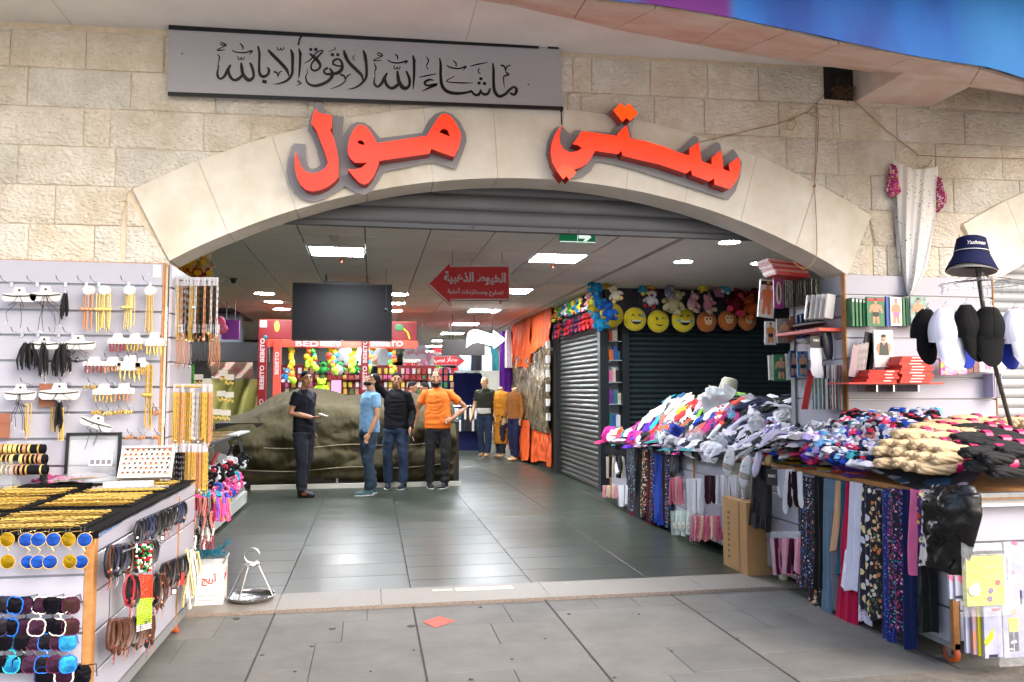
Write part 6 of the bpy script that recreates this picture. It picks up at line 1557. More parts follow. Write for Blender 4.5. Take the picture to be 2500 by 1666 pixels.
q=MB();q.lathe([(.001,.004),(.125,.006),(.15,.02),(.158,.034),(.162,.034),(.154,.016),(.128,.001),(.001,0)],n=40);q.build('tray',mat('scratched_chrome','#b8b8bc',.22,1,var=.2,vs=20,bump=.15,bs=25),t)
zt=atY(612,1378,.44).z-.021
q=MB();q.lathe([(.001,zt+.012),(.05,zt+.01),(.055,zt),(.048,zt-.006),(.001,zt-.004)],n=18);q.build('collar',CHROME,t)
for k in range(12):
 a=k*math.pi/6;q=MB();q.ball((.052*math.cos(a),.052*math.sin(a),zt),.007,6,4);q.build('collar_knob',CHROME,t)
for a,fl in((R(200),1),(R(245),1),(R(-10),0)):
 q=MB();A=(math.cos(a)*.045,math.sin(a)*.045,zt);B=(math.cos(a)*.15,math.sin(a)*.15,.03)
 if fl:q.tube([A,B],.008,6);
 else:q.tube([A,B],.003,6)
 q.build('rod',CHROME,t)
q=MB();rz_=atY(612,1342,.44).z-.021;rr_=(rz_-zt)/2;q.tube([(math.cos(a)*rr_,0,zt+rr_+.01+math.sin(a)*rr_)for a in np.linspace(0,6.283,21)[:-1]],.0035,6,closed=True);q.build('ring_handle',CHROME,t)
# ---- grey metal shelf unit along the left inside
gm2=mat('grey_metal_shelf','#a6a8a4',.5,.1,var=.05)
t=thing('shelf_unit','grey metal shelf unit with sloping trays running into the mall at the left','shelf unit')
MB().box(-2.25,-1.56,2.35,5.2,.06,.2).build('plinth',gm2,t,smooth=False)
MB().box(-2.3,-2.25,2.35,5.2,.06,1.02).build('back_board',gm2,t,smooth=False)
MB().box(-2.25,-1.56,2.35,5.2,.93,.96).build('top_shelf',mat('black_edge_shelf','#151517',.6),t,smooth=False)
for i,z in enumerate((.3,.58)):
 q=MB();q.add([(-2.1,2.37,z+.16),(-2.1,5.18,z+.16),(-1.57-.0,5.18,z),(-1.57,2.37,z),(-2.1,2.37,z+.17),(-2.1,5.18,z+.17),(-1.57,5.18,z+.01),(-1.57,2.37,z+.01)],[(0,3,2,1),(4,5,6,7),(0,1,5,4),(1,2,6,5),(2,3,7,6),(3,0,4,7)]);q.build('sloping_shelf',gm2,t,smooth=False)
for y in(2.36,3.3,4.25,5.19):
 q=MB();q.add([(-2.24,y,.2),(-1.58,y,.2),(-1.85,y,.93),(-2.24,y,.93),(-2.24,y+.012,.2),(-1.58,y+.012,.2),(-1.85,y+.012,.93),(-2.24,y+.012,.93)],[(0,1,2,3),(4,7,6,5),(0,4,5,1),(1,5,6,2),(2,6,7,3),(3,7,4,0)]);q.build('end_panel',gm2,t,smooth=False)
for y in(2.5,3.1,3.7,4.3,5.0):MB().lathe([(.001,.018),(.02,.018),(.022,.035),(.02,.06),(.001,.06)],c=(-1.62,y,0),n=10).build('foot',mat('cream_foot','#c8c4b0',.6),t)
MB().box(-1.62,-1.5,4.0,4.9,.965,.985).build('lid_tray',gm2,t,smooth=False)
for i in range(46):
 y=2.4+(i%23)*.12;x=-2.0+.22*(i//23)
 o=obj('gold_chain',random.choice(CH),None,(x,y,.963),(0,0,R(random.uniform(-12,12))));tag(o,'gold chain on top of the grey shelf unit','necklace','gold chains on the grey shelf unit')
tie=[('black','#101014'),('pink','#d84a8a'),('turquoise','#2aa0b8'),('blue','#2a56b8'),('rose','#d87aa0'),('red','#b0283a'),('white','#c8c8cc')]
def hairtie(p,ci,lab,grp,s=1.0):
 q=MB();n=22
 pts=[];rr=[]
 for k in range(n):
  a=2*math.pi*k/n;pts.append((math.cos(a)*.035*s,math.sin(a)*.03*s,.012*math.sin(a*3)));rr.append((.01+.005*(k%2))*s)
 q.tube(pts,rr,5,closed=True);o=q.build('hair_tie',mat('tie_'+tie[ci][0],tie[ci][1],.8,spec=.2));o.location=p;o.rotation_euler=(R(random.uniform(20,90)),R(random.uniform(-40,40)),R(random.uniform(0,180)))
 tag(o,'%s hair tie %s'%(tie[ci][0],lab),'hair tie',grp)
for i in range(70):
 v=random.random();y=2.2+3.0*v;hairtie((-1.6+random.uniform(-.04,.06),y,.6+random.uniform(-.05,.08)),random.choice((0,0,0,0,5,6)),'on the middle ledge of the grey unit','hair ties on the middle ledge')
for i in range(60):
 v=random.random();y=2.2+2.6*v;hairtie((-1.6+random.uniform(-.05,.05),y,.36+random.uniform(-.04,.12)),random.choice((1,1,2,3,4,4)),'on the lowest ledge of the grey unit','hair ties on the lowest ledge',1.4)
for i,(px,py,ci)in enumerate(((525,1120,0),(552,1128,3),(520,1150,6),(590,1125,1),(600,1135,4),(563,1100,8))):
 p=atX(px,py,-1.75);tag(MB().obox(p,(.02,.16,.14),Matrix.Rotation(R(20),3,'Y')).build('packet',PK[ci],smooth=False),'%s packet leaning on the sloping grey shelf'%PKN[ci],'packet','packets on the sloping shelf')
p=atX(590,1090,-1.9);q=MB();q.grid(lambda u,v:(p.x+.1*v+.02*math.sin(u*9),p.y-.35+.7*u,p.z+.1-.4*v+.02*nz(u*9,v*7)),24,12)
tag(q.build('scarf',mat('black_frill','#0b0a0f',.9)),'black frilled scarf draped over the sloping grey shelf','scarf')
# ==== right stall
random.seed(404)
def c6(x,y):return(1950+x*.35714,560+y*.35714)
def c7(x,y):return(1440+x*.28056,1000+y*.28056)
def c8(x,y):return(1900+x*.39293,1050+y*.39293)
def c5(x,y):return(1380+x*.31891,620+y*.31891)
RZ=[2.362]+[atY(2085,y,-.06).z for y in(721,773,826,876,923,976)]+[1.0]
sr=slatwall('slat_wall','white slatted display wall holding boxed underwear right of the arch','display wall',[(b_+.005,a-.005)for a,b_ in zip(RZ[:-1],RZ[1:])],3.5,4.76,lambda u,t,z:(u,-.045-t,z))
MB().box(3.49,3.5,-.068,-.02,.9,2.363).build('edge_strip',EDGE,sr,smooth=False);MB().box(4.76,4.77,-.068,-.02,.9,2.363).build('edge_strip',EDGE,sr,smooth=False)
sl=slatwall('slat_wall','white slatted side panel inside the right jamb hung with packets','display wall',[(b_+.005,a-.005)for a,b_ in zip(RZ[:-1],RZ[1:])],-.02,.66,lambda u,t,z:(3.52-t,u,z))
MB().box(3.485,3.525,.66,.72,.9,2.36).build('corner_post',mat('grey_metal_post','#7c8084',.5,.3),sl,smooth=False)
def pack(px0,py0,px1,py1,Y,m,lab,fig=None,th_=.02,rz=0,tilt=0,nm='packet',cat='packet',grp=None,X=None,hd=None):
 if 1900<px1<2062:Y=min(Y,atX(px1,py0,3.45).y)
 f=(lambda a,b_:atX(a,b_,X))if X else(lambda a,b_:atY(a,b_,Y))
 a=f(px0,py0);b_=f(px1,py1)
 w=(b_-a).xy.length if not X else abs(b_.y-a.y);h=a.z-b_.z;c=(a+b_)/2
 t=thing(nm,lab,cat,(c.x,c.y,c.z),rot=(0,R(tilt),(R(-90)if X else 0)+R(rz)),group=grp)
 q=MB();q.box(-w/2,w/2,0,th_,-h/2,h/2);q.build('box_body',m,t,smooth=False)
 if fig:
  sk,cl=fig;s=h;k=min(w/h,.62)
  q=MB();q.prism([[(-.05*s,.3*s),(-.055*s,.4*s),(0,.45*s),(.055*s,.4*s),(.05*s,.3*s),(.03*s,.26*s),(.2*s*k/.6,.22*s),(.26*s*k/.6,-.04*s),(.2*s*k/.6,-.05*s),(.13*s,.1*s),(.11*s,-.08*s),(.13*s,-.42*s),(.04*s,-.42*s),(0,-.16*s),(-.04*s,-.42*s),(-.13*s,-.42*s),(-.11*s,-.08*s),(-.13*s,.1*s),(-.2*s*k/.6,-.05*s),(-.26*s*k/.6,-.04*s),(-.2*s*k/.6,.22*s),(-.03*s,.26*s)]],lambda u,v,tt:(u,tt,v),-.0016,-.0006)
  q.build('printed_figure',sk,t,smooth=False,fix=True)
  q=MB();q.prism([[(-.115*s,-.02*s),(.115*s,-.02*s),(.12*s,-.15*s),(.0,-.19*s),(-.12*s,-.15*s)]],lambda u,v,tt:(u,tt,v),-.0024,-.0017);q.ball((0,-.002,.42*s),(.055*s,.001,.04*s),8,4);q.build('printed_briefs',cl,t,smooth=False,fix=True)
 if hd:MB().box(-w*.46,w*.46,-.002,-.0005,h*.36,h*.46).build('header_strip',hd,t,smooth=False)
 return t
DK=mat('printed_dark','#16161a',.5)
GRN=mat('green_box','#1f5e3a',.4,col2='#2e7a4a',vs=12);TNK=mat('magazine_white','#d4d0cc',.35,var=.2,vs=20)
for i in range(4):pack(2080+i*9,727+i,2087+i*9,797,-.14,GRN,'%s narrow green box spine on the upper hooks'%['first','second','third','fourth'][i],th_=.08,hd=PK[3])
pack(2116,725,2160,797,-.16,GRN,'green underwear box with printed male torso on the upper hooks',(SKP,DK),hd=PK[0])
pack(2163,724,2172,797,-.14,PK[5],'blue box spine between the two groups of green boxes');pack(2173,726,2203,796,-.15,TNK,'white and pink underwear box beside the blue spine',(SKP,PK[6]))
for i in range(2):pack(2204+i*8,728,2211+i*8,796,-.14,GRN,['left','right'][i]+' green spine of the right hand boxes',th_=.08)
pack(2222,724,2262,797,-.16,mat('teal_print','#9fb8ae',.4,col2='#3a6a5a',vs=18),'pale printed box half hidden behind the black cap',(SKP,DK))
for i in range(5):pack(2076+i*10,842-i*2,2094+i*8,921-i,-.2+i*.01,mat('silver_sleeve','#a8a4a6',.25,.3,col2='#6a5a60',vs=25)if i else mat('mauve_sleeve','#9a8488',.4),'%s sleeve leaning on the red shelf'%['mauve','second silver','third silver','fourth silver','rightmost silver'][i],tilt=10,th_=.008)
pack(2105,812,2138,905,-.16,DK,'dark magazine packet leaning behind the tank top packet',tilt=12,th_=.01)
t=pack(2133,806,2182,897,-.2,TNK,'packet printed with a man in a dark tank top on the red shelf',None,th_=.012)
q=MB();q.ball((0,-.003,.075),(.018,.002,.025),10,6,mi=0);q.prism([[(-.06,.0),(-.05,.035),(-.02,.045),(.02,.045),(.05,.035),(.06,0),(.04,-.045),(-.04,-.045)]],lambda u,v,tt:(u,tt,v),-.003,-.0012,mi=0);q.build('printed_figure',SKP,t,smooth=False,fix=True)
q=MB();q.prism([[(-.038,-.048),(-.035,.01),(-.028,.048),(-.018,.048),(0,.02),(.018,.048),(.028,.048),(.035,.01),(.038,-.048)]],lambda u,v,tt:(u,tt,v),-.0046,-.0032);q.build('printed_vest',mat('printed_olive','#3a3e38',.5),t,smooth=False,fix=True)
q=MB();q.ball((0,-.004,.094),(.02,.002,.012),10,6);q.build('printed_hair',DK,t,smooth=False)
RB=mat('red_box','#c4281c',.35,var=.12,vs=10);RBW=mat('red_box_print','#e8c8c0',.5)
a=atY(2068,934,-.3);b_=atY(2195,934,-.3)
MB().box(a.x,b_.x+.35,-.32,-.062,a.z-.012,a.z).build('red_shelf',mat('red_shelf_paint','#c43a2c',.4),sr,smooth=False)
for px in(2137,2178,2238):p=atY(px,940,-.28);MB().box(p.x-.006,p.x+.006,-.3,-.07,p.z-.05,p.z-.002).build('bracket',CHROME,sr,smooth=False)
zs=a.z+.001
for k in range(4):
 x=atY(2116+(k%2)*5,900,-.31).x+random.uniform(-.01,.01);o=thing('shoe_box','flat red box in the left stack on the red shelf, %s from the bottom'%['first','second','third','fourth'][k],'box',(x,-.32,zs+k*.0225),R(random.uniform(-4,4)),'left stack of flat red boxes')
 MB().box(0,.235,0,.2,0,.0215).build('box_body',RB,o,smooth=False);MB().box(.13,.19,-.001,-.0002,.006,.014).build('print',RBW,o,smooth=False)
for k in range(9):
 x=atY(2192+(k%3)*3,900,-.32).x;o=thing('shoe_box','flat red box in the tall right stack on the red shelf, %s from the bottom'%['first','second','third','fourth','fifth','sixth','seventh','eighth','ninth'][k],'box',(x,-.34,zs+k*.0215-.005),R(random.uniform(-3,3)),'tall stack of flat red boxes')
 MB().box(0,.255 if k<8 else .24,0,.2,0,.0205).build('box_body',RB,o,smooth=False);MB().box(.08,.18,-.001,-.0002,.006,.014).build('print',RBW,o,smooth=False)
pk=print_mat('pink_green_print','#d890b8',['#c8d860','#e8c8d8','#d04a8a'],26,.5)
for i,(x0,y0,x1,y1,m,lb)in enumerate(((2296,862,2330,916,pk,'pink and green patterned packet right of the red boxes'),(2328,860,2362,914,pk,'second pink and green patterned packet under the white cap'),(2362,856,2376,910,mat('brown_sleeves','#8a5a5a',.3,col2='#5a3a3e',vs=22),'brown sleeve beneath the black caps'),(2376,856,2390,909,MC['brown_sleeves'],'second brown sleeve beneath the black caps'),(2390,850,2432,908,TNK,'white packet with a printed pink and black figure right of the brown sleeves'),(2428,858,2456,902,CARD,'pale packet at the right behind the cap stand pole'))):
 pack(x0,y0,x1,y1,-.22+.01*i,m,lb,th_=.02,fig=(PK[6],DK)if i==4 else None)
for i in range(5):pack(2424+i*5,912,2428+i*5,970,-.16,CARD if i%2 else mat('lilac_sleeve','#a8a4c0',.4),'thin sleeve hanging at the right end of the slat wall',grp='thin sleeves at the right end',th_=.1)
for i in range(6):pack(1876+i*4,634+i*6,1962+i*3,645+i*6,.75,PK[0]if i%2 else mat('red_white_packet','#c88a84',.35,var=.3,vs=12),'red and white packet in the pile on top under the arch, %s from the top'%['first','second','third','fourth','fifth','sixth'][i],th_=.2,tilt=random.uniform(2,8),grp='red packets piled under the arch')
pack(1853,683,1893,776,.95,TNK,'large white packet with a dancer in orange printed on it',(mat('printed_orange','#d87a4a',.5),MC['printed_orange']),tilt=6,hd=DK)
t=pack(1889,679,1913,753,.9,mat('magenta_pack','#a83a8a',.4),'magenta packet with a white oval and black figure');
q=MB();q.ball((0,-.002,0),(.028,.001,.1),16,8);q.build('white_oval',CARD,t);q=MB();q.ball((0,-.004,0),(.008,.001,.08),8,8);q.build('printed_figure',DK,t)
for i in range(16):
 u=i/15;pack(1912+u*80,680+u*2,1922+u*82,752-u*8,.8-.6*u,mat('dark_sleeve','#1f1e1c',.25,col2='#5a4a38',vs=20)if i%3 else mat('olive_sleeve','#5a5a42',.25,col2='#2a2c24',vs=20),'dark glossy sleeve at the top of the right jamb',th_=.008,grp='dark sleeves in the upper row',rz=random.uniform(5,25))
BL=mat('blue_pack','#24508a',.4,col2='#142a4a',vs=20)
for i,(x0,y0,x1,y1,Y,m,fg,lb)in enumerate(((1868,785,1895,842,.9,CARD,(mat('printed_tan','#c87a3a',.5),DK),'narrow white packet with tan legs printed below the dancer packet'),(1897,778,1935,838,.85,mat('grey_print_pack','#8a8480',.4,col2='#5a5450',vs=18),(SKP,mat('printed_grey','#4a4e52',.5)),'packet with a bare chested man in grey trunks'),(1930,772,1944,832,.8,MC['brown_card'],None,'brown packet beside the bare chested man'),(1944,768,1956,828,.7,BL,None,'blue black packet third in the second row'),(1956,766,1968,826,.6,BL,None,'blue black packet fourth in the second row'),(1968,764,1978,822,.5,DK,None,'black packet last in the second row'),(1877,868,1892,928,.9,CARD,None,'white packet with red strip in the lower row'),(1888,866,1926,930,.85,GRN,(SKP,mat('printed_grey','#4a4e52',.5)),'green packet with a man with folded arms in the lower row'),(1920,864,1934,928,.8,TNK,None,'white striped packet right of the green one'),(1930,856,1947,922,.75,BL,(SKP,DK),'blue packet with printed swimmer in the lower row'),(1947,858,1974,920,.7,mat('sky_pack','#5a8ab8',.4,col2='#2a4a6a',vs=14),(SKP,DK),'sky blue packet next to the dark red stocking'))):
 pack(x0,y0,x1,y1,Y,m,lb,fg,tilt=random.uniform(-3,3))
for i in range(5):pack(1968+i*12,722-i,1990+i*12,782-i,.55-i*.08,TNK if i==0 else CARD,['packet with dark legs printed leaning on the red ledge','second white sleeve on the red ledge','third white sleeve on the red ledge','fourth white sleeve on the red ledge','rightmost white sleeve on the red ledge'][i],tilt=9,th_=.02,fig=(MC['brown_card'],DK)if i==0 else None)
a=atX(1965,808,3.4);b_=atX(2058,797,3.4);MB().box(3.3,3.5,-.02,.62,a.z-.03,a.z-.005).build('red_shelf',MC['red_shelf_paint'],sl,smooth=False)
for i in range(3):
 p=atX(1995,792-i*4,3.38);q=MB();q.ball((3.4,.3,p.z),(.05,.26-.02*i,.012),14,6);tag(q.build('folded_hat',DK if i!=1 else CARD),'flat folded '+['black','white','dark striped'][i]+' item stacked on the red ledge','cap')
def sock(w=.075,L=.22,th_=.012):
 q=MB();o=[(-.3,0),(.3,0),(.31,-.35),(.28,-.58),(.34,-.75),(.38,-.9),(.25,-1.0),(0,-1.0),(-.22,-.92),(-.32,-.74),(-.28,-.55),(-.34,-.3)]
 n=len(o);P=[]
 for y,s in((0,.82),(-th_*.6,1),(-th_,.84)):P+=[(x*w/.7*s,y,-L/2+(z*L+L/2)*(s if s<1 else 1))for x,z in o]
 q.add(P,[tuple(range(n))[::-1],tuple(range(2*n,3*n))]+[(k*n+i,k*n+(i+1)%n,(k+1)*n+(i+1)%n,(k+1)*n+i)for k in range(2)for i in range(n)]);return q
WS=mat('white_knit','#d6d6dc',.85,bump=.25,bs=160,var=.04)
t=thing('hanging_sock','white sock on a black header card with letters at the right jamb','socks',atY(1991,846,.05));sock(.11,.24).build('sock',WS,t,fix=True)
MB().box(-.05,.05,-.018,-.013,-.01,.075).build('header_card',DK,t,smooth=False);text('D&C',.03,CARD,t,Matrix.Translation((-.002,-.019,.045))@FACE,bold=.001,fit=.05)
a=atY(1983,903,.05);b_=atY(1966,1000,.05);q=MB();q.grid(lambda u,v:(a.x+(b_.x-a.x)*v+(u-.5)*.055,.06+.012*math.sin(u*6),a.z+(b_.z-a.z)*v),8,8)
tag(q.build('stocking',mat('dark_red_knit','#7a1014',.8)),'dark red stocking hanging below the white sock at the right jamb','stocking')
for i,c in enumerate((DK,mat('navy_felt','#121a34',.8),WS)):
 p=atY(2016+i*9,840,.02+i*.05);q=MB();q.ball(p,(.028,.02,.125),14,8,M=Matrix.Rotation(R(-8+4*i),3,'Y'));tag(q.build('slipper_sole',c),['black','navy','white'][i]+' curved slipper sole hung beside the white sock','slipper')
for i in range(22):
 u=i/21;o=pack(1984+u*66,892 if i%2 else 925,1992+u*66,1000,.55-.58*u,[mat('teal_photo_pack','#2a7a9a',.3,col2='#3aa05a',vs=14),CARD,MC['silver_sleeve'],MC['brown_sleeves'],PK[8]][random.randrange(5)if i>7 else i%3],'upright glossy sleeve along the side panel base',grp='sleeves along the base of the side panel',th_=.008,rz=random.uniform(5,30))
 # ---- caps
def cap(px,py,w,h,m,lab,rz=0,logo=None,Y=-1.2,tilt=0):
 p=atY(px,py,Y);s=(Y+5.4)/1915*1.06;w*=s;h*=s
 t=thing('baseball_cap',lab,'cap',p,rot=(R(8),R(tilt),R(rz)),group='caps clipped round the cap stand')
 def f(u,v):
  a=u*2*math.pi;r_=math.sin(min(1,.08+v*.98)*math.pi/2)**.8;crease=1-.05*math.exp(-((math.cos(a*3))/.18)**2)*v
  return(math.cos(a)*w*.56*r_*crease,math.sin(a)*w*.4*r_*crease+.01*math.sin(v*7+a),h*.14-(1-math.cos(v*math.pi/2))*h*.6)
 q=MB();q.grid(f,36,12,cu=True);q.build('crown',m,t,ang=180)
 for k in range(6):
  q=MB();q.tube([Vector(f(k/6+1/12,v))*1.012 for v in np.linspace(.02,1,8)],.0016,4);q.build('seam',m,t)
 def g(u,v):
  a=u*2-1;e=math.sqrt(max(0,1-(a*.97)**2));return(a*w*.5*(1-.1*v),-w*(.22+.2*e)-w*.16*v*e,-h*.4-v*h*(.12+.42*e)-.05*h*(1-e))
 q=MB();q.grid(g,18,6);q.grid(lambda u,v:(Vector(g(u,v))+Vector((0,.007,.003))),18,6);q.tube([Vector(g(u,1))+Vector((0,.003,0))for u in np.linspace(0,1,18)],.0045,5);q.build('brim',m,t,ang=180)
 q=MB();q.ball((0,0,h*.125),.006,6,4);q.build('button',m,t)
 q=MB();q.tube([(0,0,h*.12),(0,.0,h*.12+.03),(.01,0,h*.12+.045)],.0025,5);q.box(-.014,.014,-.003,.003,h*.12,h*.12+.018);q.build('clip',CHROME,t)
 if logo:
  q=MB();q.prism([[(-.014,.004),(-.008,-.006),(.016,.008),(-.006,-.001)]],lambda u,v,tt:(u+logo[0],tt,v+logo[1]),-w*.31,-w*.31+.002);q.build('check_mark',CARD,t,smooth=False,fix=True)
CB=mat('black_twill','#060608',.85,spec=.2,bump=.15,bs=200);CW=mat('white_twill','#cfcfe0',.8,bump=.15,bs=200,var=.04);CU=mat('royal_blue_twill','#1230a8',.8,bump=.15,bs=200)
cap(2260,772,62,130,CB,'leftmost black cap on the stand',0,Y=-1.15,tilt=3)
cap(2348,800,60,110,CU,'royal blue cap behind and below the two black caps',Y=-1.1)
cap(2308,770,78,148,CW,'white cap second from the left on the stand',-8,Y=-1.28,tilt=-4)
cap(2358,762,74,135,CB,'black cap with small white check mark left of the pole',12,(.022,-.1),Y=-1.33,tilt=-8)
cap(2414,768,80,142,CB,'black cap with a short white stripe right of the pole',-6,(.02,-.11),Y=-1.36,tilt=6)
cap(2454,790,64,125,CU,'royal blue cap peeking out right of the black caps',Y=-1.15)
cap(2478,772,86,148,CW,'white cap at the right edge of the photo',10,Y=-1.25,tilt=-8)
cap(2520,800,80,120,CW,'white cap cut by the right edge of the photo',10,Y=-1.1)
st=thing('cap_stand','tall leaning cap stand with wire rings behind the black caps','stand',(0,0,0))
a=atY(2386,655,-1.2);b_=atY(2412,830,-1.15);c=atY(2468,1040,-1.05)
MB().tube([a,b_,c],.013,8).build('pole',mat('worn_dark_pole','#4a443e',.5,.4,var=.4,vs=20),st)
MB().tube([atY(2398,665,-1.21),atY(2405,735,-1.21)],.011,8).build('tape',PLASTIC,st)
for k,(rad,py)in enumerate(((.26,694),(.17,692))):
 p=atY(2400,py,-1.15);MB().tube([(p.x+math.cos(t_)*rad,p.y+math.sin(t_)*rad*.8,p.z)for t_ in np.linspace(0,6.283,33)[:-1]],.003,5,closed=True).build('wire_ring',CHROME,st)
p=atY(2400,693,-1.15)
for k in range(8):an=k*math.pi/4;MB().tube([p+Vector((0,0,.05)),(p.x+math.cos(an)*.27,p.y+math.sin(an)*.22,p.z)],.002,5).build('wire_spoke',CHROME,st)
random.seed(9)
for k in range(16):
 an=random.uniform(0,6.28);o=Vector((p.x+math.cos(an)*.25,p.y+math.sin(an)*.2,p.z));q=MB();q.tube([o,o+Vector((.004,0,-.03)),o+Vector((-.006,0,-.045)),o+Vector((.006,0,-.05))],.002,4);q.build('wire_clip',CHROME,st)
p=atY(2372,640,-1.2);s=.00233
t=thing('bucket_hat','navy bucket hat with white stitched name on top of the cap stand','hat',p,rot=(R(-4),R(5),0))
NV=mat('navy_twill','#080f36',.85,bump=.1,bs=220,spec=.2)
q=MB();q.lathe([(.001,.158),(.06,.157),(.084,.145),(.094,.1),(.102,.05),(.108,.034),(.13,-.004),(.15,-.046),(.146,-.048),(.1,.03)],n=30,cap=False,sy=.9)
q.v=[(x,y,z+(.012*math.sin(math.atan2(y,x)*2+.5)if z<0 else 0))for x,y,z in q.v];q.build('crown',NV,t)
MB().lathe([(.1045,.062),(.1055,.0585)],n=30,cap=False,sy=.9).build('piping',CARD,t)
q=MB();q.lathe([(.11,-.014),(.146,-.058),(.142,-.064),(.1,-.02)],n=30,cap=False,sy=.9);q.build('under_hat',mat('grey_felt','#8a8684',.9),t)
me=text_mesh('Yashman',.032,.0006,.0004,.3);me.materials.append(CARD)
for v in me.vertices:
 an=math.radians(-112)+v.co.x/.1;v.co=Vector((math.cos(an)*(.0975+v.co.z),math.sin(an)*(.0975+v.co.z)*.9-.003,.098+v.co.y))
obj('lettering',me,t)
# ---- table body
XE=3.08;ZR=.92
tr=thing('clothes_table','long white wheeled display table heaped with clothes on the right','display table')
MB().box(XE,4.9,-1.6,-.02,ZR-.03,ZR).build('table_top',EDGE,tr,smooth=False);MB().box(XE-.002,3.46,-.02,1.05,ZR-.03,ZR).build('table_top',EDGE,tr,smooth=False);MB().box(XE,4.4,1.07,4.6,ZR-.05,ZR-.02).build('table_top',EDGE,tr,smooth=False)
MB().box(XE+.03,4.88,-1.58,-.03,.16,ZR-.03).build('carcass',MC['carcass_grey'],tr,smooth=False);MB().box(XE+.03,3.46,-.03,4.55,.1,ZR-.05).build('carcass',MC['carcass_grey'],tr,smooth=False)
f3=lambda u,t,z:(XE+.018-t,u,z)
zz=[.885,.7,.5,.31,.12]
for y0,y1 in((-1.56,-.35),(-.34,.33),(1.07,1.82),(1.86,4.5)):
 for a_,b__ in zip(zz[:-1],zz[1:]):bd(tr,f3,y0,y1,b__+.005,a_-.005)
for z in zz[1:-1]:MB().box(XE+.005,XE+.012,-1.56,4.5,z-.005,z+.005).build('groove_rail',GROOVE,tr,smooth=False)
bd(tr,f3,.6,1.04,.12,.87,'grey_side_panel',mat('grey_laminate','#77756f',.5))
for y in(-1.6,1.045,1.825,4.52):MB().box(XE-.004,XE+.03,y,y+.025,.1,.89).build('edge_post',EDGE,tr,smooth=False)
f4=lambda u,t,z:(u,-1.585-t,z)
for a_,b__ in zip([.87,.66,.48,.3],[.66,.48,.3,.14]):bd(tr,f4,XE+.035,4.9,b__+.005,a_-.005)
MB().box(XE,4.9,-1.61,-1.56,.9,.925).build('metal_lip',STEEL,tr,smooth=False)
MB().box(XE,XE+.03,-1.6,.35,.1,.13).build('base_rail',MC['grey_rail'],tr,smooth=False)
caster(tr,3.14,-1.5,base=.12,r=.05);caster(tr,4.3,-1.5,base=.12,r=.05)
for y in(.33,1.3,2.2,3.4):MB().lathe([(.001,0),(.03,.004),(.036,.03),(.025,.06),(.02,.1),(.001,.1)],c=(XE+.08,y,.018),n=12).build('foot',MC['cream_foot'],tr)
# ---- heap surface
def hz(x,y):
 zf=.935+.16*sst((x-3.06)/.35)+.22*sst((y+1.6)/1.5)
 zi=.93+.5*sst((x-3.02)/.62)*sst((4.9-y)/1.3)*(.55+.45*sst((y-.9)/1.2))
 k=sst((y+.3)/1.0);z=zf*(1-k)+zi*k
 return z+.012*nz(x*5,y*5,3)
def hit(px,py):
 d=ray(px,py).normalized();t=3.2;
 while t<12:
  p=CAMP+d*t
  if p.x>2.98 and(p.y>1.1 or p.x<3.47 or p.y<-.06)and p.y>-1.62 and p.z<hz(p.x,p.y):return p
  t+=.01
 return None
hb=MB();hb.grid(lambda u,v:((XE-.02)+1.82*u,-1.57+1.5*v,hz(XE-.02+1.82*u,-1.57+1.5*v)-.03),30,26)
hb.grid(lambda u,v:((XE-.02)+.38*u,-.08+1.2*v,hz(XE-.02+.38*u,-.08+1.2*v)-.03),10,20)
hb.grid(lambda u,v:((XE-.04)+1.3*u,1.1+3.5*v,hz(XE-.04+1.3*u,1.1+3.5*v)-.03),24,50)
tag(stuff(hb.build('clothes_heap',print_mat('mixed_cloth','#26242c',['#8a8894','#1c3a54','#101014','#5a1a2c','#9a98a4'],9,.6))),'packed lower layer of clothes under the visible garments on the long table','clothes')
CR=[]
for k in range(9):
 q=MB();nu,nv=20,16;rr=random.Random(k)
 ax,ay=rr.uniform(4,8),rr.uniform(1,4)
 def f(u,v,k=k,ax=ax,ay=ay):
  a,b_=u*2-1,v*2-1;r_=max(abs(a),abs(b_));rim=1-sst((r_-.55)/.45)
  sq=1-.22*(a*a*b_*b_)+.16*nz(math.atan2(b_,a)*1.5,k)
  fold=.5+.5*math.sin(a*ay*1.2+b_*ax+2.2*nz(a*1.5,b_*1.5,k))
  return(a*.5*sq,b_*.5*sq,rim*(.14+.16*fold+.12*nz(a*3,b_*3,k))-.03*(1-rim))
 q.grid(f,nu,nv);CR.append(q)
mcache={}
def crumple(p,sx,sy,sz,m,lab,nm='garment',cat='garment',grp=None,rz=None,k=None):
 k=random.randrange(9)if k is None else k;key=(k,m.name)
 if key not in mcache:mcache[key]=CR[k].mesh(nm,m,ang=180)
 e=.05;n=Vector((-(hz(p.x+e,p.y)-hz(p.x-e,p.y))/(2*e),-(hz(p.x,p.y+e)-hz(p.x,p.y-e))/(2*e),1)).normalized()
 q_=n.to_track_quat('Z','Y').to_matrix()@Matrix.Rotation(random.uniform(0,6.28)if rz is None else rz,3,'Z')
 o=obj(nm,mcache[key],None,p,q_.to_euler(),(sx,sy,sz));return tag(o,lab,cat,grp)
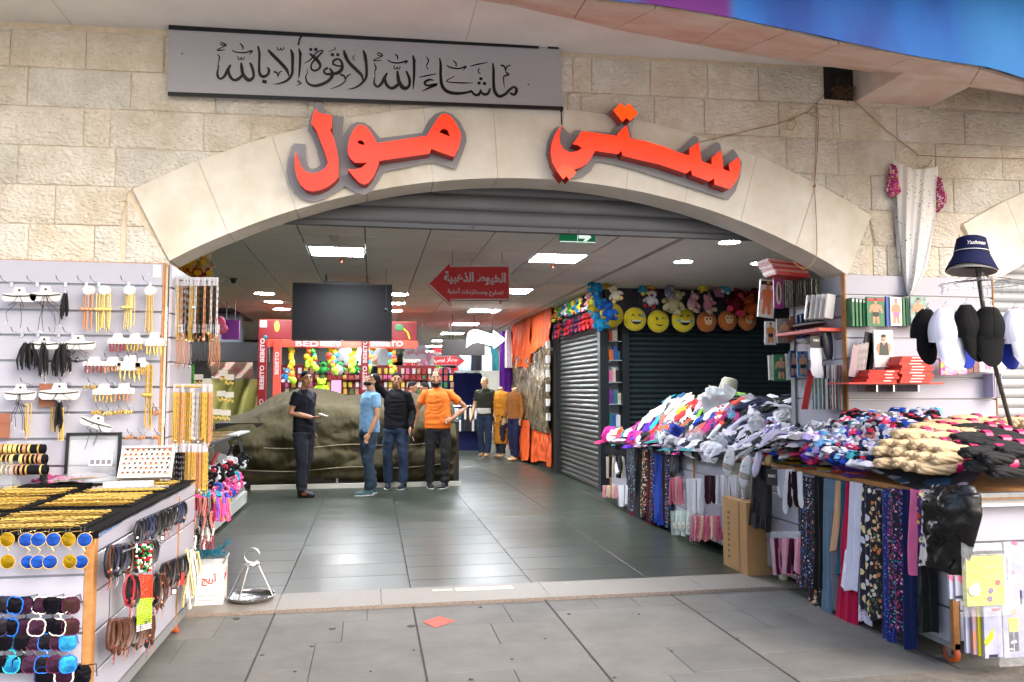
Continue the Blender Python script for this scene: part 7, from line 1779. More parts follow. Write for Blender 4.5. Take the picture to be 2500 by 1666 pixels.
zones={'far':[('red','#a8231c'),('orange','#c8501c'),('purple','#4a1c9a'),('magenta','#b0187a'),('hot pink','#c83268'),('white','#c8c4cc'),('maroon','#6a1830'),('teal','#2a7a80'),('black','#141218')],'mid':[('turquoise','#2aa4b8'),('yellow','#c8a81c'),('pale pink','#d0a0a8'),('white','#c4c8c4'),('lime','#7ab83a'),('coral','#c85a4a'),('red','#b02a2c'),('denim blue','#2a5a82'),('cream','#c0b8a0')],'dark':[('black','#0e0e12'),('denim blue','#28567c'),('navy','#141c44'),('white','#dadae2'),('magenta','#a8246a'),('royal blue','#1c3a9a'),('black','#141216'),('coral','#c84a3a'),('steel blue','#4a7a9a')],'white':[('white','#c8c8d4'),('white','#d0ccd8'),('lavender white','#b8b4c8'),('grey','#84848a'),('black','#101014'),('black','#101014'),('navy','#1a2240')]}
ZL={'far':'at the left tip of the heap','mid':'on the colourful upper heap','dark':'on the middle of the heap','white':'by the right jamb'}
prt=print_mat('multicolour_print','#3a1c5a',['#c83268','#2aa4b8','#d8b83a','#c8c4cc'],24,.42);prt2=print_mat('pale_print','#c8c0b8',['#d8743a','#3a9ab0','#c83a5a','#7ab04a'],22,.4)
def drop(px,py,z,s):
 p=hit(px,py)
 if p is None:return
 nm_,c=random.choice(zones[z]);m=gm_(c)
 if z=='far' and random.random()<.25:m=prt;nm_='purple printed'
 if z=='mid' and random.random()<.3:m=prt2;nm_='pale printed'
 crumple(p+Vector((0,0,random.uniform(-.01,.02))),s*random.uniform(1.2,1.9),s*random.uniform(.45,.75),s*random.uniform(.25,.4),m,'%s garment %s'%(nm_,ZL[z]),grp='garments '+ZL[z])
random.seed(77)
for py in range(948,1112,11):
 for px in range(1478,2000,23):
  x=px+random.uniform(-9,9);y=py+random.uniform(-5,5)
  edge_top=1065-(x-1478)*.9 if x<1590 else 962
  if y<edge_top:continue
  lim=1090+(x-1478)*.09
  if y>lim:continue
  d=(x-1478)*.62-(y-1065)
  z='far' if y>1040-(x-1500)*.06 and x<1690 else('mid' if y<1072-(x-1500)*.28 and x<1800 else('dark' if x<1800 and y<1030+(1800-x)*.5 else 'white'))
  if x>=1800:z='white'
  drop(x,y,z,random.uniform(.13,.22))
for i in range(26):
 y=1.3+3.2*i/25;nm_,c=random.choice(zones['far' if y>2.4 else 'white']);m=gm_(c)
 p=Vector((3.03,y,.93));o=crumple(p,.2,.26,.12,m,'%s garment drooping over the inner table edge'%nm_,grp='garments drooping over the inner table edge');o.rotation_euler=(R(random.uniform(-15,15)),R(-60+random.uniform(-20,20)),random.uniform(-.4,.4))
p=hit(1812,958)or Vector((3.8,2.6,1.45))
t=thing('sun_hat','cream straw sun hat on top of the clothes heap before the dark shutter','hat',p+Vector((0,0,.02)),rot=(R(8),R(12),0));q=MB()
q.lathe([(.001,.16),(.06,.155),(.085,.13),(.095,.05),(.1,.02),(.15,.0),(.2,-.012),(.205,-.004),(.1,.012)],n=28,cap=False);q.v=[(x,y,z+(.03*math.sin(math.atan2(y,x)*3)if math.hypot(x,y)>.14 else 0))for x,y,z in q.v];q.build('straw',mat('cream_straw','#a8a894',.9,bump=.4,bs=90),t)
p=hit(1755,985);
if p:crumple(p+Vector((0,0,.03)),.42,.26,.45,mat('lace_white','#c4c8cc',.9,bump=.8,bs=60),'large white lacy hat lying left of the cream sun hat','lace_hat','hat',rz=.6,k=2)
for i,(px,py,sx,lb)in enumerate(((1850,1045,.26,'clear bag of white socks in the middle of the table'),(1935,1040,.26,'clear bag of white socks left of the jamb'),(1700,1085,.24,'clear bag of socks with blue and red stripes'),(1760,1095,.2,'clear bag at the inner table edge'),(1620,1082,.22,'clear bag over blue gloves'))):
 p=hit(px,py)
 if p:crumple(p+Vector((0,0,.045)),sx,sx*.7,.34,PLASTIC,lb,'clear_bag','bag',k=i);crumple(p+Vector((0,0,.02)),sx*.85,sx*.6,.3,WS,'white socks inside the clear bag '+['in the centre','by the jamb','with stripes','at the inner edge','over the gloves'][i],'socks','socks',k=i+1)
p=hit(1650,1062)
if p:crumple(p+Vector((0,0,.02)),.3,.2,.35,gm_('#142a7a'),'royal blue knitted gloves heaped near the inner edge','gloves','gloves',k=3)
# ---- sock bundles on the front part
SB=[]
for k in range(4):
 q=MB();
 def f(u,v,k=k):
  a,b_=u*2-1,v*2-1;r_=max(abs(a),abs(b_));rim=1-sst((r_-.7)/.3)
  return(a*.5*(1+.1*math.sin(b_*3+k)),b_*.5*(1-.12*a*a),rim*(.3+.08*math.sin(b_*5+k)))
 q.grid(f,9,9);q.grid(lambda u,v:((u-.5)*.94,(v-.5)*.94,-.12),2,2);q.grid(lambda u,v:((u-.5)*.3,(v-.5)*.96,.36+.06*math.sin(v*5*1.0+k)-.5*max(0,abs(v-.5)-.38)),3,8,mi=1);SB.append(q)
scache={}
sockc=[('white','#d0d0dc','#3a6ac0'),('white','#d4d0d8','#8a8a92'),('grey','#88888e','#d0d0d4'),('light blue','#6aa8d8','#e0e0e8'),('royal blue','#1c4ab0','#d8d8e0'),('black','#121218','#b02a4a'),('hot pink','#d83a6a','#f0d0d8'),('salmon','#e06a5a','#2a2a4a'),('violet','#7a4ab8','#e8c8d8'),('teal','#2a8a9a','#101018'),('lilac','#a898d0','#f0f0f4'),('navy','#1a2450','#c8c8d0'),('yellow','#d8b02a','#d83a6a')]
random.seed(55)
for py in range(972,1176,9):
 for px in range(1880,2500,21):
  x=px+random.uniform(-8,8);y=py+random.uniform(-4,4)
  if x<2058 and y<1035:continue
  if y>1105+(x-1790)*.13:continue
  if x>2105+max(0,(1165-y))*1.25 and y>1000:continue
  p=hit(x,y)
  if p is None:continue
  if y<1030 and x>2060:W=[1,1,2,.3,1,5,.6,.2,.3,.2,1.5,2,.1]
  elif x<2050 and y<1090:W=[6,6,4,.5,.4,1,.1,.1,.1,.2,2,.6,0]
  else:W=[3,3,1.5,2.2,2,1.4,2,1.4,1.2,1.2,1.6,1.5,.5]
  nm_,c,c2_=random.choices(sockc,W)[0];k=random.randrange(4);key=(k,nm_)
  if key not in scache:scache[key]=SB[k].mesh('folded_socks',[gm_(c),gm_(c2_)],ang=180)
  L=random.uniform(.085,.14);ori=Matrix.Rotation(random.gauss(-.5,.5),3,'Z')
  e=.05;n=Vector((-(hz(p.x+e,p.y)-hz(p.x-e,p.y))/.1,-(hz(p.x,p.y+e)-hz(p.x,p.y-e))/.1,1)).normalized()+Vector((random.gauss(0,.12),random.gauss(0,.12),0))
  o=obj('folded_socks',scache[key],None,p+Vector((0,0,random.uniform(0,.02))),(n.to_track_quat('Z','Y').to_matrix()@ori).to_euler(),(L,L*random.uniform(.55,.75),random.uniform(.07,.12)))
  zn='at the back of the table' if y<1030 else('near the jamb' if x<2050 else 'on the front table')
  tag(o,'folded %s socks %s'%(nm_,zn),'socks','folded socks '+zn)
for i,px in enumerate((1870,1905,1945,1985,2025,2058,2090)):
 for j in range(8):
  p=atX(px,1128+(px-1870)*.18,3.14);k=random.randrange(4);nm_,c,c2_=random.choice(sockc if i<5 else sockc[6:9]);key=(k,nm_)
  if key not in scache:scache[key]=SB[k].mesh('folded_socks',[gm_(c),gm_(c2_)],ang=180)
  tag(obj('folded_socks',scache[key],None,(3.13+random.uniform(-.01,.02),p.y,.925+.016*j),(0,0,R(80+random.uniform(-15,15))),(.14,.12,.045)),'%s socks in the %s edge stack, %s layer'%(nm_,['first','second','third','fourth','fifth','sixth','seventh'][i],['lowest','second','third','fourth','fifth','sixth','seventh','top'][j]),'socks','sock stacks along the table edge')
NB=mat('beige_nylon','#c8ae88',.8,bump=.3,bs=60,var=.06);NK=mat('black_nylon','#101014',.85,bump=.3,bs=60);PB=mat('pink_band','#c81c5e',.35)
tw_c={}
def twist_mesh(m,k):
 if(m.name,k)in tw_c:return tw_c[(m.name,k)]
 q=MB();rr_=random.Random(k)
 for st_ in range(8):
  pts=[];rr=[];ph=st_*.785+rr_.uniform(-.2,.2)
  for i in range(18):
   t_=i/17;x=-.17+.32*t_;pin=1-.62*math.exp(-((x-.06)/.035)**2);env=(math.sin(math.pi*(.06+.9*t_))**.4)*pin;an=ph+t_*2.6
   pts.append((x+.01*math.sin(st_*2.1),math.cos(an)*.04*env,.032+math.sin(an)*.024*env));rr.append(.0155*(.75+.25*pin)*(1+.1*math.sin(i*1.9+st_)))
  q.tube(pts,rr,6)
 me=q.mesh('twisted_nylon',m,ang=180);qb=MB();qb.lathe([(.032,-.026),(.037,-.024),(.037,.024),(.032,.026)],c=(.06,0,.04),n=16,M=Matrix.Rotation(R(90),3,'Y'),cap=False)
 tw_c[(m.name,k)]=(me,qb.mesh('paper_band',PB));return tw_c[(m.name,k)]
def twist(p,rz,m,lab,grp,s=1.0,ry=0):
 k=random.randrange(4);a,b_=twist_mesh(m,k);t=thing('stockings',lab,'stockings',p,rot=(R(random.uniform(-10,10)),ry,rz),group=grp);t.scale=(s,s,s);obj('twisted_nylon',a,t);obj('paper_band',b_,t)
random.seed(12)
for j,(py,xa,xb,n)in enumerate(((1030,2350,2500,4),(1046,2300,2440,4),(1064,2262,2410,5),(1084,2225,2390,5),(1106,2195,2370,5),(1130,2175,2345,5),(1154,2185,2330,4))):
 for i in range(n):
  px=xa+(xb-xa)*(i+.5)/n;p=hit(px,py+(px-2280)*.12)
  if p:twist(p+Vector((0,0,random.uniform(0,.02))),R(6+random.uniform(-14,14)),NB,'pink banded twist of beige nylon stockings','beige stocking twists')
for j,(px,py)in enumerate(((2395,1072),(2430,1082),(2465,1092),(2500,1102),(2385,1095),(2425,1108),(2465,1120),(2505,1130),(2415,1132),(2455,1146),(2495,1155),(2440,1165),(2480,1178))):
 p=hit(px,py)
 if p:twist(p+Vector((0,0,.03)),R(2+random.uniform(-12,12)),NK,'pink banded twist of black nylon stockings','black stocking twists',1.05)
p=hit(2480,1050)
if p:
 for i in range(4):twist(p+Vector((.05*i,-.02*i,.02)),R(20),NB,'tan stocking twist beside the cap stand foot','tan stocking twists')
for(px,py)in((2335,1162),(2370,1128)):
 p=atZ(px,py,.99);crumple(p,.13,.07,.3,print_mat('glitter_black','#16161a',['#d0d0d8','#8a8a92'],90,.2),'sparkling black scrunchie lying on the beige stockings '+('near the table edge' if py>1150 else 'beside a pink band'),'scrunchie','scrunchie')
 # ---- leggings and cloths hanging on the side
DOT=print_mat('dot_print_purple','#120e1c',['#6a2a8a','#a82a6a','#3a6ac0','#d8d0d8','#2a8a9a'],62,.34);DOT2=print_mat('dot_print_magenta','#0e0c24',['#a81c5a','#c03a8a','#2a8ab0','#8a2ab0','#d8a0c0'],58,.38)
FLO=print_mat('cream_flower_print','#0c0e26',['#d8d0b0','#e0dcd0','#c8c8d8','#d8c890'],20,.44);FLO2=print_mat('orange_flower_print','#101014',['#c8743a','#d8b08a','#4a5a3a','#c8c0b0'],36,.42);LEO=print_mat('leopard_print','#d8d4d0',['#16141a','#2a2430','#5a4a8a','#16141a'],34,.42)
MUL=print_mat('yellow_multi_print','#4a1c6a',['#d8b81c','#c84a2a','#2a8a4a','#e8d8a0'],22,.48);SPK=print_mat('speckled_blue','#16246a',['#3a5ac0','#6a8ad8','#16246a'],80,.36);LWD=print_mat('dotted_lilac_cotton','#ccc4d8',['#8a3a6a','#5a2a5a'],60,.22);FTE=print_mat('teal_flower_print','#0e1620',['#2a5a6a','#7a8a9a','#5a1c3a'],40,.4)
def legging(x0,x1,y0,x2,x3,y1,m,lab,k=0,conv=c8,dx=.0,tilt=0):
 X=XE-.02-dx;A=atX(*conv(x0,y0),X);B=atX(*conv(x1,y0),X);C_=atX(*conv(x2,y1),X);D=atX(*conv(x3,y1),X)
 ph=random.uniform(0,9);z0=(A.z+B.z)/2;z1=(C_.z+D.z)/2
 n=14
 def f(u,v):
  fr=u*2*math.pi;ya=A.y+(C_.y-A.y)*v;yb=B.y+(D.y-B.y)*v;m_=(ya+yb)/2;w=(yb-ya)/2
  y=m_+math.cos(fr)*w;side=math.sin(fr)
  x=X-.012-.018*max(0,side)*(1+.3*v)-.009*math.sin((y-m_)*90+ph+v*3)*max(0,side)-.01*v*math.sin(v*4+ph)
  return(x,y,z0+.02*math.sin(u*math.pi)*0+(z1-z0)*v+(.012*math.sin((y-m_)*40+ph)if v>.99 else 0))
 q=MB();q.grid(f,26,20,cu=True);return tag(q.build('hanging_leggings',m),lab,'leggings',None)
BLK=gm_('#0e0e12')
LG=[(135,245,290,135,235,980,DOT,'black leggings dotted purple and blue, leftmost of the front row',.012),(200,252,300,200,282,1100,FLO2,'black floral leggings showing their hem behind the purple dotted pair',0),(240,302,290,232,302,980,BLK,'plain black leggings left of the grey blue pair',.014),(300,372,305,284,346,1132,gm_('#5c7488'),'grey blue leggings in the front row',.01),(345,388,500,345,390,1110,gm_('#6a6a72'),'grey leggings half hidden beside the grey blue pair',0),(370,408,318,352,378,750,gm_('#c09874'),'short peach leggings between the grey and teal pairs',.022),(398,440,320,384,420,900,gm_('#1c5668'),'teal leggings between the peach and crimson pairs',.006),(436,470,322,366,505,1195,gm_('#b01040'),'long crimson leggings ending in a slanted hem',.008),(462,535,325,415,512,990,gm_('#cfcfe2'),'plain white leggings over the crimson pair',.022),(515,545,345,512,592,1195,LWD,'white leggings with tiny dots showing under the navy floral pair',0),(540,615,350,512,600,1120,FLO,'navy leggings with large cream flowers',.018),(598,648,372,580,665,1172,FLO2,'black leggings with orange and cream roses',.012),(672,710,372,662,745,1330,SPK,'longest royal blue speckled leggings in the front row',.006),(700,782,362,700,805,1245,DOT2,'navy leggings with magenta and blue dots',.02),(785,850,372,795,890,1352,gm_('#0e1c48'),'plain navy leggings reaching nearly to the ground',.004),(842,902,372,822,878,885,gm_('#d86a98'),'short pink leggings right of the navy pair',.024),(882,925,388,872,915,800,MUL,'leggings with yellow and red pattern right of the pink pair',.016),(915,978,385,895,955,850,LEO,'white leopard patterned leggings left of the black bag',.03),(900,990,800,895,1022,1245,BLK,'plain black leggings below the black bag',.002)]
for r_ in LG:legging(*r_[:8],dx=r_[8])
MAR=gm_('#4a0e1c')
LF=[(335,412,350,325,405,880,FTE,'dark teal floral leggings, leftmost of the inner row',.01),(345,400,860,340,440,965,MAR,'maroon hem below the teal floral leggings',0),(410,470,345,400,478,975,BLK,'black leggings second in the inner row',.006),(470,530,340,462,500,930,FLO2,'orange and black floral leggings in the inner row',.014),(515,560,350,484,572,1056,MAR,'long maroon leggings in the inner row',.004),(548,582,350,535,575,970,DOT,'narrow speckled leggings beside the maroon pair',.014),(580,652,390,566,652,998,gm_('#14348a'),'royal blue leggings in the inner row',.012),(640,685,390,640,690,960,gm_('#2a1420'),'dark aubergine leggings in the inner row',.004),(676,716,395,672,712,1030,DOT,'narrow speckled leggings last in the inner row',.012),(720,790,400,720,790,545,gm_('#3a3a42'),'charcoal cloth hanging right of the inner leggings',.01),(150,330,300,140,330,400,gm_('#15131a'),'dark cloth at the far end of the inner table',.0)]
for r_ in LF:legging(*r_[:8],conv=c7,dx=r_[8])
def hangset(n,xa,xb,ya,yb,conv,lab,mats,grp,w=.03,L=None,shape='strip',dx=.05,nm='hanging_pack',cat='packet',spread=.0):
 for i in range(n):
  u=(i+.5)/n;a=atX(*conv(xa+(xb-xa)*u,ya),XE-dx-random.uniform(0,.03));b_=atX(*conv(xa+(xb-xa)*u,yb+random.uniform(-12,12)),XE-dx)
  L_=a.z-b_.z;q=MB();m=random.choice(mats);nmn=lab if isinstance(lab,str)else lab[i%len(lab)]
  if shape=='strip':q.box(-w/2,w/2,-.004,.004,-L_,0);q.ball((0,-.004,-L_*.5),(w*.38,.008,L_*.42),8,6)
  elif shape=='sole':q=sock(w,L_,.014)
  elif shape=='tassel':
   for k in range(4):strand(q,(random.uniform(-.012,.012),random.uniform(-.01,.01),0),L_*random.uniform(.8,1),.008,10,.012,.35)
  o=q.build(nm,m,fix=(shape=='sole'));o.location=a;o.rotation_euler=(0,R(random.uniform(-6,6)+spread*(u-.5)),R(-60+random.uniform(-25,25)));tag(o,nmn,cat,grp)
PKP=gm_('#c86a80');CRM=gm_('#d0c49a')
hangset(7,700,800,590,820,c7,'pink clothing strip in clear wrap on the inner table side',[PKP,PKP,gm_('#b88a8a')],'pink strips on the inner table side')
hangset(9,850,1025,600,905,c7,'white liner sock on the inner table side',[WS],'white liner socks',.05,shape='sole',spread=12,cat='socks')
hangset(4,1010,1085,575,810,c7,'maroon velvet liner sock beside the white ones',[gm_('#2a1018'),gm_('#3a1420')],'maroon liner socks',.05,shape='sole',cat='socks')
hangset(16,1105,1340,570,815,c7,'clear wrapped white strip at the table corner',[mat('milky_wrap','#b4b0b8',.25,alpha=.85),WS],'clear wrapped white strips',.018)
hangset(4,1130,1205,840,1055,c7,'clear wrapped white strip on the lower hook of the corner',[MC['milky_wrap']],'lower clear strips',.02)
hangset(5,715,880,885,1085,c7,'clear packet with a white daisy on the inner table side',[mat('daisy_wrap','#b8c4bc',.3,var=.2,vs=20)],'daisy packets',.07)
for i in range(4):
 p=atX(*c7(735+i*42,1010),XE-.11);q=MB()
 for k in range(9):an=k*.698;q.ball(p+Vector((0,math.cos(an)*.022,math.sin(an)*.022)),(.004,.014,.008),6,4,M=Matrix.Rotation(an,3,'X'))
 q.ball(p+Vector((-.004,0,0)),.009,8,5,mi=1);tag(q.build('artificial_daisy',[CARD,mat('daisy_yellow','#c8a02a',.6)]),'white artificial daisy on the inner table side','daisy','artificial daisies')
hangset(17,885,1150,925,1140,c7,'tasselled scarf end on the inner table side',[PKP,PKP,gm_('#d88aa0'),CRM],'tasselled scarf ends',shape='tassel',cat='tassel',nm='tassel')
hangset(8,110,250,660,770,c7,'pale frilled tassel at the far table foot',[gm_('#d0909c'),CRM],'far pink tassels',shape='tassel',cat='tassel',nm='tassel');hangset(7,140,330,410,590,c7,'striped packet near the far table end',[gm_('#a89a8a'),gm_('#b07a7a'),BLK],'far striped packets',.04);hangset(7,240,330,660,830,c7,'grey packet in the low row at the far end',[gm_('#8a8488'),WS],'low grey packets',.04)
p=atX(*c7(265,480),XE-.08);q=MB();q.ball(p,(.02,.085,.12),14,8);tag(q.build('black_cap',BLK),'black cap lining with a white crescent at the far end of the table','cap')
q=MB();q.tube([p+Vector((-.03,math.cos(a_)*.07,math.sin(a_)*.1))for a_ in np.linspace(-2.4,.3,10)],[.004,.012,.018,.022,.024,.024,.022,.018,.012,.004],8);tag(q.build('white_peak',WS),'white crescent shaped peak against the black cap lining','cap peak')
hangset(7,1610,1790,520,760,c7,['white slim liner sock right of the lettered black card'],[WS,WS,mat('pale_grey_knit','#a8a8b4',.8)],'slim liner socks right of the card',.04,shape='sole',spread=20,cat='socks');hangset(2,1745,1790,540,835,c7,'dark brown liner sock between the slim white ones',[gm_('#20080e')],'dark brown liner socks',.04,shape='sole',cat='socks');hangset(1,1800,1870,540,850,c7,'white liner sock beside the dotted leggings',[WS],'single liner',.05,shape='sole',cat='socks');hangset(1,1690,1750,600,905,c7,'long drooping white liner sock',[WS],'single long liner',.045,shape='sole',cat='socks')
legging(1430,1590,480,1410,1600,1030,BLK,'black stretch garment hanging in front of the brown cardboard box',conv=c7,dx=.07)
t=thing('header_card','black header card with red and white letters on the black garment','card',atX(*c7(1585,590),XE-.13),R(-50));MB().box(-.04,.04,0,.003,-.06,.06).build('card',DK,t,smooth=False);text('D&C',.03,CARD,t,Matrix.Translation((0,-.001,.01))@FACE,bold=.001,fit=.055);text('men socks',.01,MC['red_ink'],t,Matrix.Translation((0,-.001,-.02))@FACE)if False else None
hangset(19,1575,1830,1120,1420,c7,'narrow pink or plum packet low on the side',[PKP,gm_('#c87a90'),gm_('#3a1024'),gm_('#c8a0b0')],'narrow pink and plum packets',.03,spread=14)
hangset(6,1580,1830,1060,1120,c7,'clear top of the pink packets',[PLASTIC],'clear packet tops',.05)
for(x,y,h,lb)in((1210,460,235,'wrapped white sports sock with a black check mark, left of two at the table corner'),(1355,540,280,'wrapped white sports sock with orange label, right of two at the table corner')):
 p=atX(*c7(x,y),XE-.14);t=thing('wrapped_sock',lb,'socks',p,rot=(0,R(14),R(-65)));L=h*.28056*(p.y+5.4)/1915*1.1
 q=MB();q.ball((0,0,0),(.048,.028,L/2),16,12);q.v=[(a*(1.0 if abs(c)>L*.4 else 1.05),b_,c)for a,b_,c in q.v];q.build('sock',WS,t)
 q=MB();q.ball((0,0,0),(.056,.036,L/2+.02),14,8);q.build('clear_wrap',PLASTIC,t)
 q=MB().lathe([(.0492,-.028),(.0495,.022)],n=18,cap=False,sy=.6,c=(0,0,-.03));q.build('label_band',mat('grey_label','#8a8678',.5),t)
 q=MB().prism([[(-.016,.002),(-.008,-.008),(.022,.012),(-.006,-.001)]],lambda u,v,tt:(u,tt,v+.045),-.0335,-.029);q.build('check_mark',DK,t,smooth=False,fix=True)
 q=MB().box(-.022,-.004,-.0335,-.0315,-.042,-.026);q.build('orange_print',PK[9],t,smooth=False);q=MB().prism([[(-.012,.002),(-.006,-.006),(.016,.008),(-.004,-.001)]],lambda u,v,tt:(u+.01,tt,v-.034),-.0338,-.0318);q.build('check_mark',CARD,t,smooth=False,fix=True)
a=atX(*c7(1590,215),XE-.02);b_=atX(*c7(1430,590),XE-.16);q=MB();pts=smooth_path([tuple(a+Vector((.1,0,.0))),tuple(a),tuple((a+b_)/2+Vector((-.02,0,.03))),tuple(b_)],6);q.tube(pts,[.05]*3+[.052]*(len(pts)-5)+[.035,.012],10,flat=.5);tag(q.build('long_sock',mat('lavender_knit','#b0acc8',.85,bump=.2,bs=120)),'long pale lavender sock trailing over the table corner','socks')
p=atX(*c7(1555,445),XE-.08);q=MB();q.ball(p,(.028,.035,.055),12,8,M=Matrix.Rotation(R(20),3,'X'));tag(q.build('foot_form',mat('beige_plastic','#b09a6a',.5)),'beige plastic foot form at the table corner','foot form')
for i in range(5):
 p=atX(*c7(1530+(i%3)*42,300+(i//3)*70),XE-.05);q=MB();q.lathe([(.001,.03),(.035,.028),(.046,0),(.035,-.028),(.001,-.03)],c=p,n=16,M=Matrix.Rotation(R(70),3,'Y'));q.v=[(x,y+.003*math.sin(z*300),z)for x,y,z in q.v];tag(q.build('rolled_socks',mat('grey_ribbed','#6a6c74',.9,bump=.5,bs=60)),'rolled grey ribbed socks at the inner corner of the table','socks','rolled grey socks')
a=atX(*c7(1355,800),XE-.1);b_=atX(*c7(1370,1395),XE-.1);c=atX(*c7(1525,1480),XE-.1);
t=thing('cardboard_box','tall brown cardboard box with printed characters standing at the table side','box',(XE-.14,.58,.021));CBM=mat('brown_cardboard','#9a7448',.85,var=.12,vs=6)
hb_=a.z-.02;MB().box(0,.3,-.1,.33,0,hb_).build('box_body',CBM,t,smooth=False);MB().box(-.004,-.001,.03,.06,.02,hb_-.01).build('tape',mat('box_tape','#8a6a3a',.3),t,smooth=False)
for k in range(9):MB().box(-.0018,-.0006,.2+.01*(k%2),.24,.08+k*.045,.1+k*.045).build('printed_mark',mat('cardboard_ink','#5a4428',.8),t,smooth=False)
A_=[(975,338),(960,420),(958,560),(950,700),(945,830)];B_=[(1215,345),(1262,420),(1270,530),(1235,660),(1165,905)]
def bag(u,v):
 i=min(int(v*4),3);t_=v*4-i;l=[A_[i][k]*(1-t_)+A_[i+1][k]*t_ for k in(0,1)];r_=[B_[i][k]*(1-t_)+B_[i+1][k]*t_ for k in(0,1)]
 fr=u*2*math.pi;uu=.5-.5*math.cos(fr);s_=math.sin(fr);x=l[0]+(r_[0]-l[0])*uu;y=l[1]+(r_[1]-l[1])*uu
 p=atX(*c8(x,y),XE-.06);n_=.04*nz(uu*5,v*5,1)+.03*abs(nz(uu*9,v*6,5))+.03*abs(math.sin(uu*17-v*9+5*nz(uu*4,v*4,2)))
 return(p.x-(.05+.06*math.sin(math.pi*min(1,v*1.2))+n_)*max(0,s_),p.y,p.z+.02*nz(uu*6,v*6,8))
q=MB();q.grid(bag,60,34,cu=True);tag(q.build('plastic_bag',mat('black_bin_bag','#090a0d',.36,bump=.7,bs=13,spec=.5),ang=180),'crumpled black plastic bag tied at the near corner of the clothes table','bag')
YP=-1.74
YEL=mat('yellow_jersey','#cfc21c',.7,var=.06);WP=mat('white_print_pack','#a6a6b8',.4,col2='#8488a8',vs=10)
t=pack(*c8(1165,790),*c8(1410,1085),YP-.06,YEL,"yellow folded children's shirt in a clear bag with a printed cat",th_=.03)
q=MB();q.ball((-.07,-.006,-.045),(.035,.003,.03),12,6);q.ball((-.06,-.008,-.02),(.018,.003,.016),10,5);q.build('printed_animal',mat('printed_white_green','#a8c890',.6,col2='#e0e0d0',vs=40),t)
for k in range(3):
 q=MB();an=k*2.1
 for j in range(5):b=an+j*1.256;q.ball((.04+.03*math.cos(k*2)+.009*math.cos(b),-.004,-.05-.04*(k-1)+.009*math.sin(b)),(.007,.001,.007),6,4)
 q.build('printed_flower',PK[10]if k else PK[0],t)
q=MB();q.grid(lambda u,v:((u-.5)*.29,-.012-.03*math.sin(math.pi*u)*(1-v*.4)-.008*abs(nz(u*9,v*9,4)),.2-.37*v),24,22);q.build('clear_wrap',PLASTIC,t)
q=MB().box(-.115,.115,-.004,.006,.135,.15);q.build('hanger_bar',MC['printed_dark'],t,smooth=False)
FW=print_mat('cartoonless_print','#a4a6b8',['#d8c83a','#7a7ab8','#d86a8a','#e8e8f0'],14,.4)
for i,(x0,y0,x1,y1,m,lb,dz)in enumerate(((1062,905,1090,1050,FW,"narrow kids packet with violet label left of the yellow shirt",.02),(1098,908,1165,1062,FW,'kids packet with barcode beside the yellow shirt',.03),(1400,700,1490,780,FW,'kids packet with orange fox like picture above the white vest',0),(1425,780,1520,930,WP,'white vest packet with a round pink badge',.01),(1160,1090,1215,1385,WP,'lowest row packet with pink and white stripes, leftmost',.0),(1205,1100,1245,1395,mat('orange_sleeve','#c87a2a',.5,col2='#7a8ab8',vs=10),'orange edged packet in the lowest row',.02),(1238,1095,1275,1405,YEL,'yellow edged packet in the lowest row',.03),(1272,1092,1400,1412,WP,"white KIDS packet with a yellow garment printed on it",.05),(1395,1095,1530,1410,WP,'white packet printed with a child in a yellow top',.04),(1515,1000,1600,1410,WP,'white packet at the right edge of the photo in the lowest row',.02))):
 t=pack(*c8(x0,y0),*c8(x1,y1),YP-dz,m,lb,th_=.015,rz=random.uniform(-3,3))
 if i in(7,4):
  q=MB()
  me=text('KIDS',.03,DK,t,Matrix.Translation((-.04 if i==7 else 0,-.002,.14))@FACE,bold=.0012,fit=.05 if i==7 else .03)
 if i==7:
  q=MB().prism([[(-.06,-.05),(0,.02),(.0,-.03),(-.04,-.07)]],lambda u,v,tt:(u,tt,v),-.002,-.0008);q.build('printed_garment',YEL,t,smooth=False,fix=True)
  text('smart',.03,PK[0],t,Matrix.Translation((.02,-.002,.11))@FACE,bold=.001,fit=.05)
 if i==8:
  q=MB();q.ball((0,-.002,.1),(.014,.001,.018),10,6);q.build('printed_face',SKP,t);q=MB().box(-.028,.028,-.002,-.0008,.0,.07);q.build('printed_top',YEL,t,smooth=False);q=MB();q.box(-.026,-.004,-.002,-.0008,-.1,-.002);q.box(.004,.026,-.002,-.0008,-.1,-.002);q.build('printed_leggings',FLO,t,smooth=False)
 if i in(1,7):
  q=MB()
  for k in range(9):q.box(-.03+k*.006,-.027+k*.006,-.002,-.001,-.13 if i==7 else-.05,-.115 if i==7 else-.035)
  q.build('barcode',DK,t,smooth=False)
 if i==3:q=MB();q.ball((-.02,-.002,-.02),(.016,.001,.016),12,6);q.build('badge',PK[6],t)
 if i==8 or i==3:
  q=MB();q.grid(lambda u,v:((u-.5)*.2,-.012-.012*abs(nz(u*7,v*12,4+i)),.17-.34*v if i==8 else .08-.16*v),14,16);q.build('clear_wrap',PLASTIC,t)
q=MB();c0=atY(2492,1180,-1.72);q.box(c0.x-.3,c0.x+.4,-1.66,-1.6,.86,.868);tag(q.build('paper_strip',CARD,smooth=False),'white paper strip lying on the near edge of the clothes table','paper')
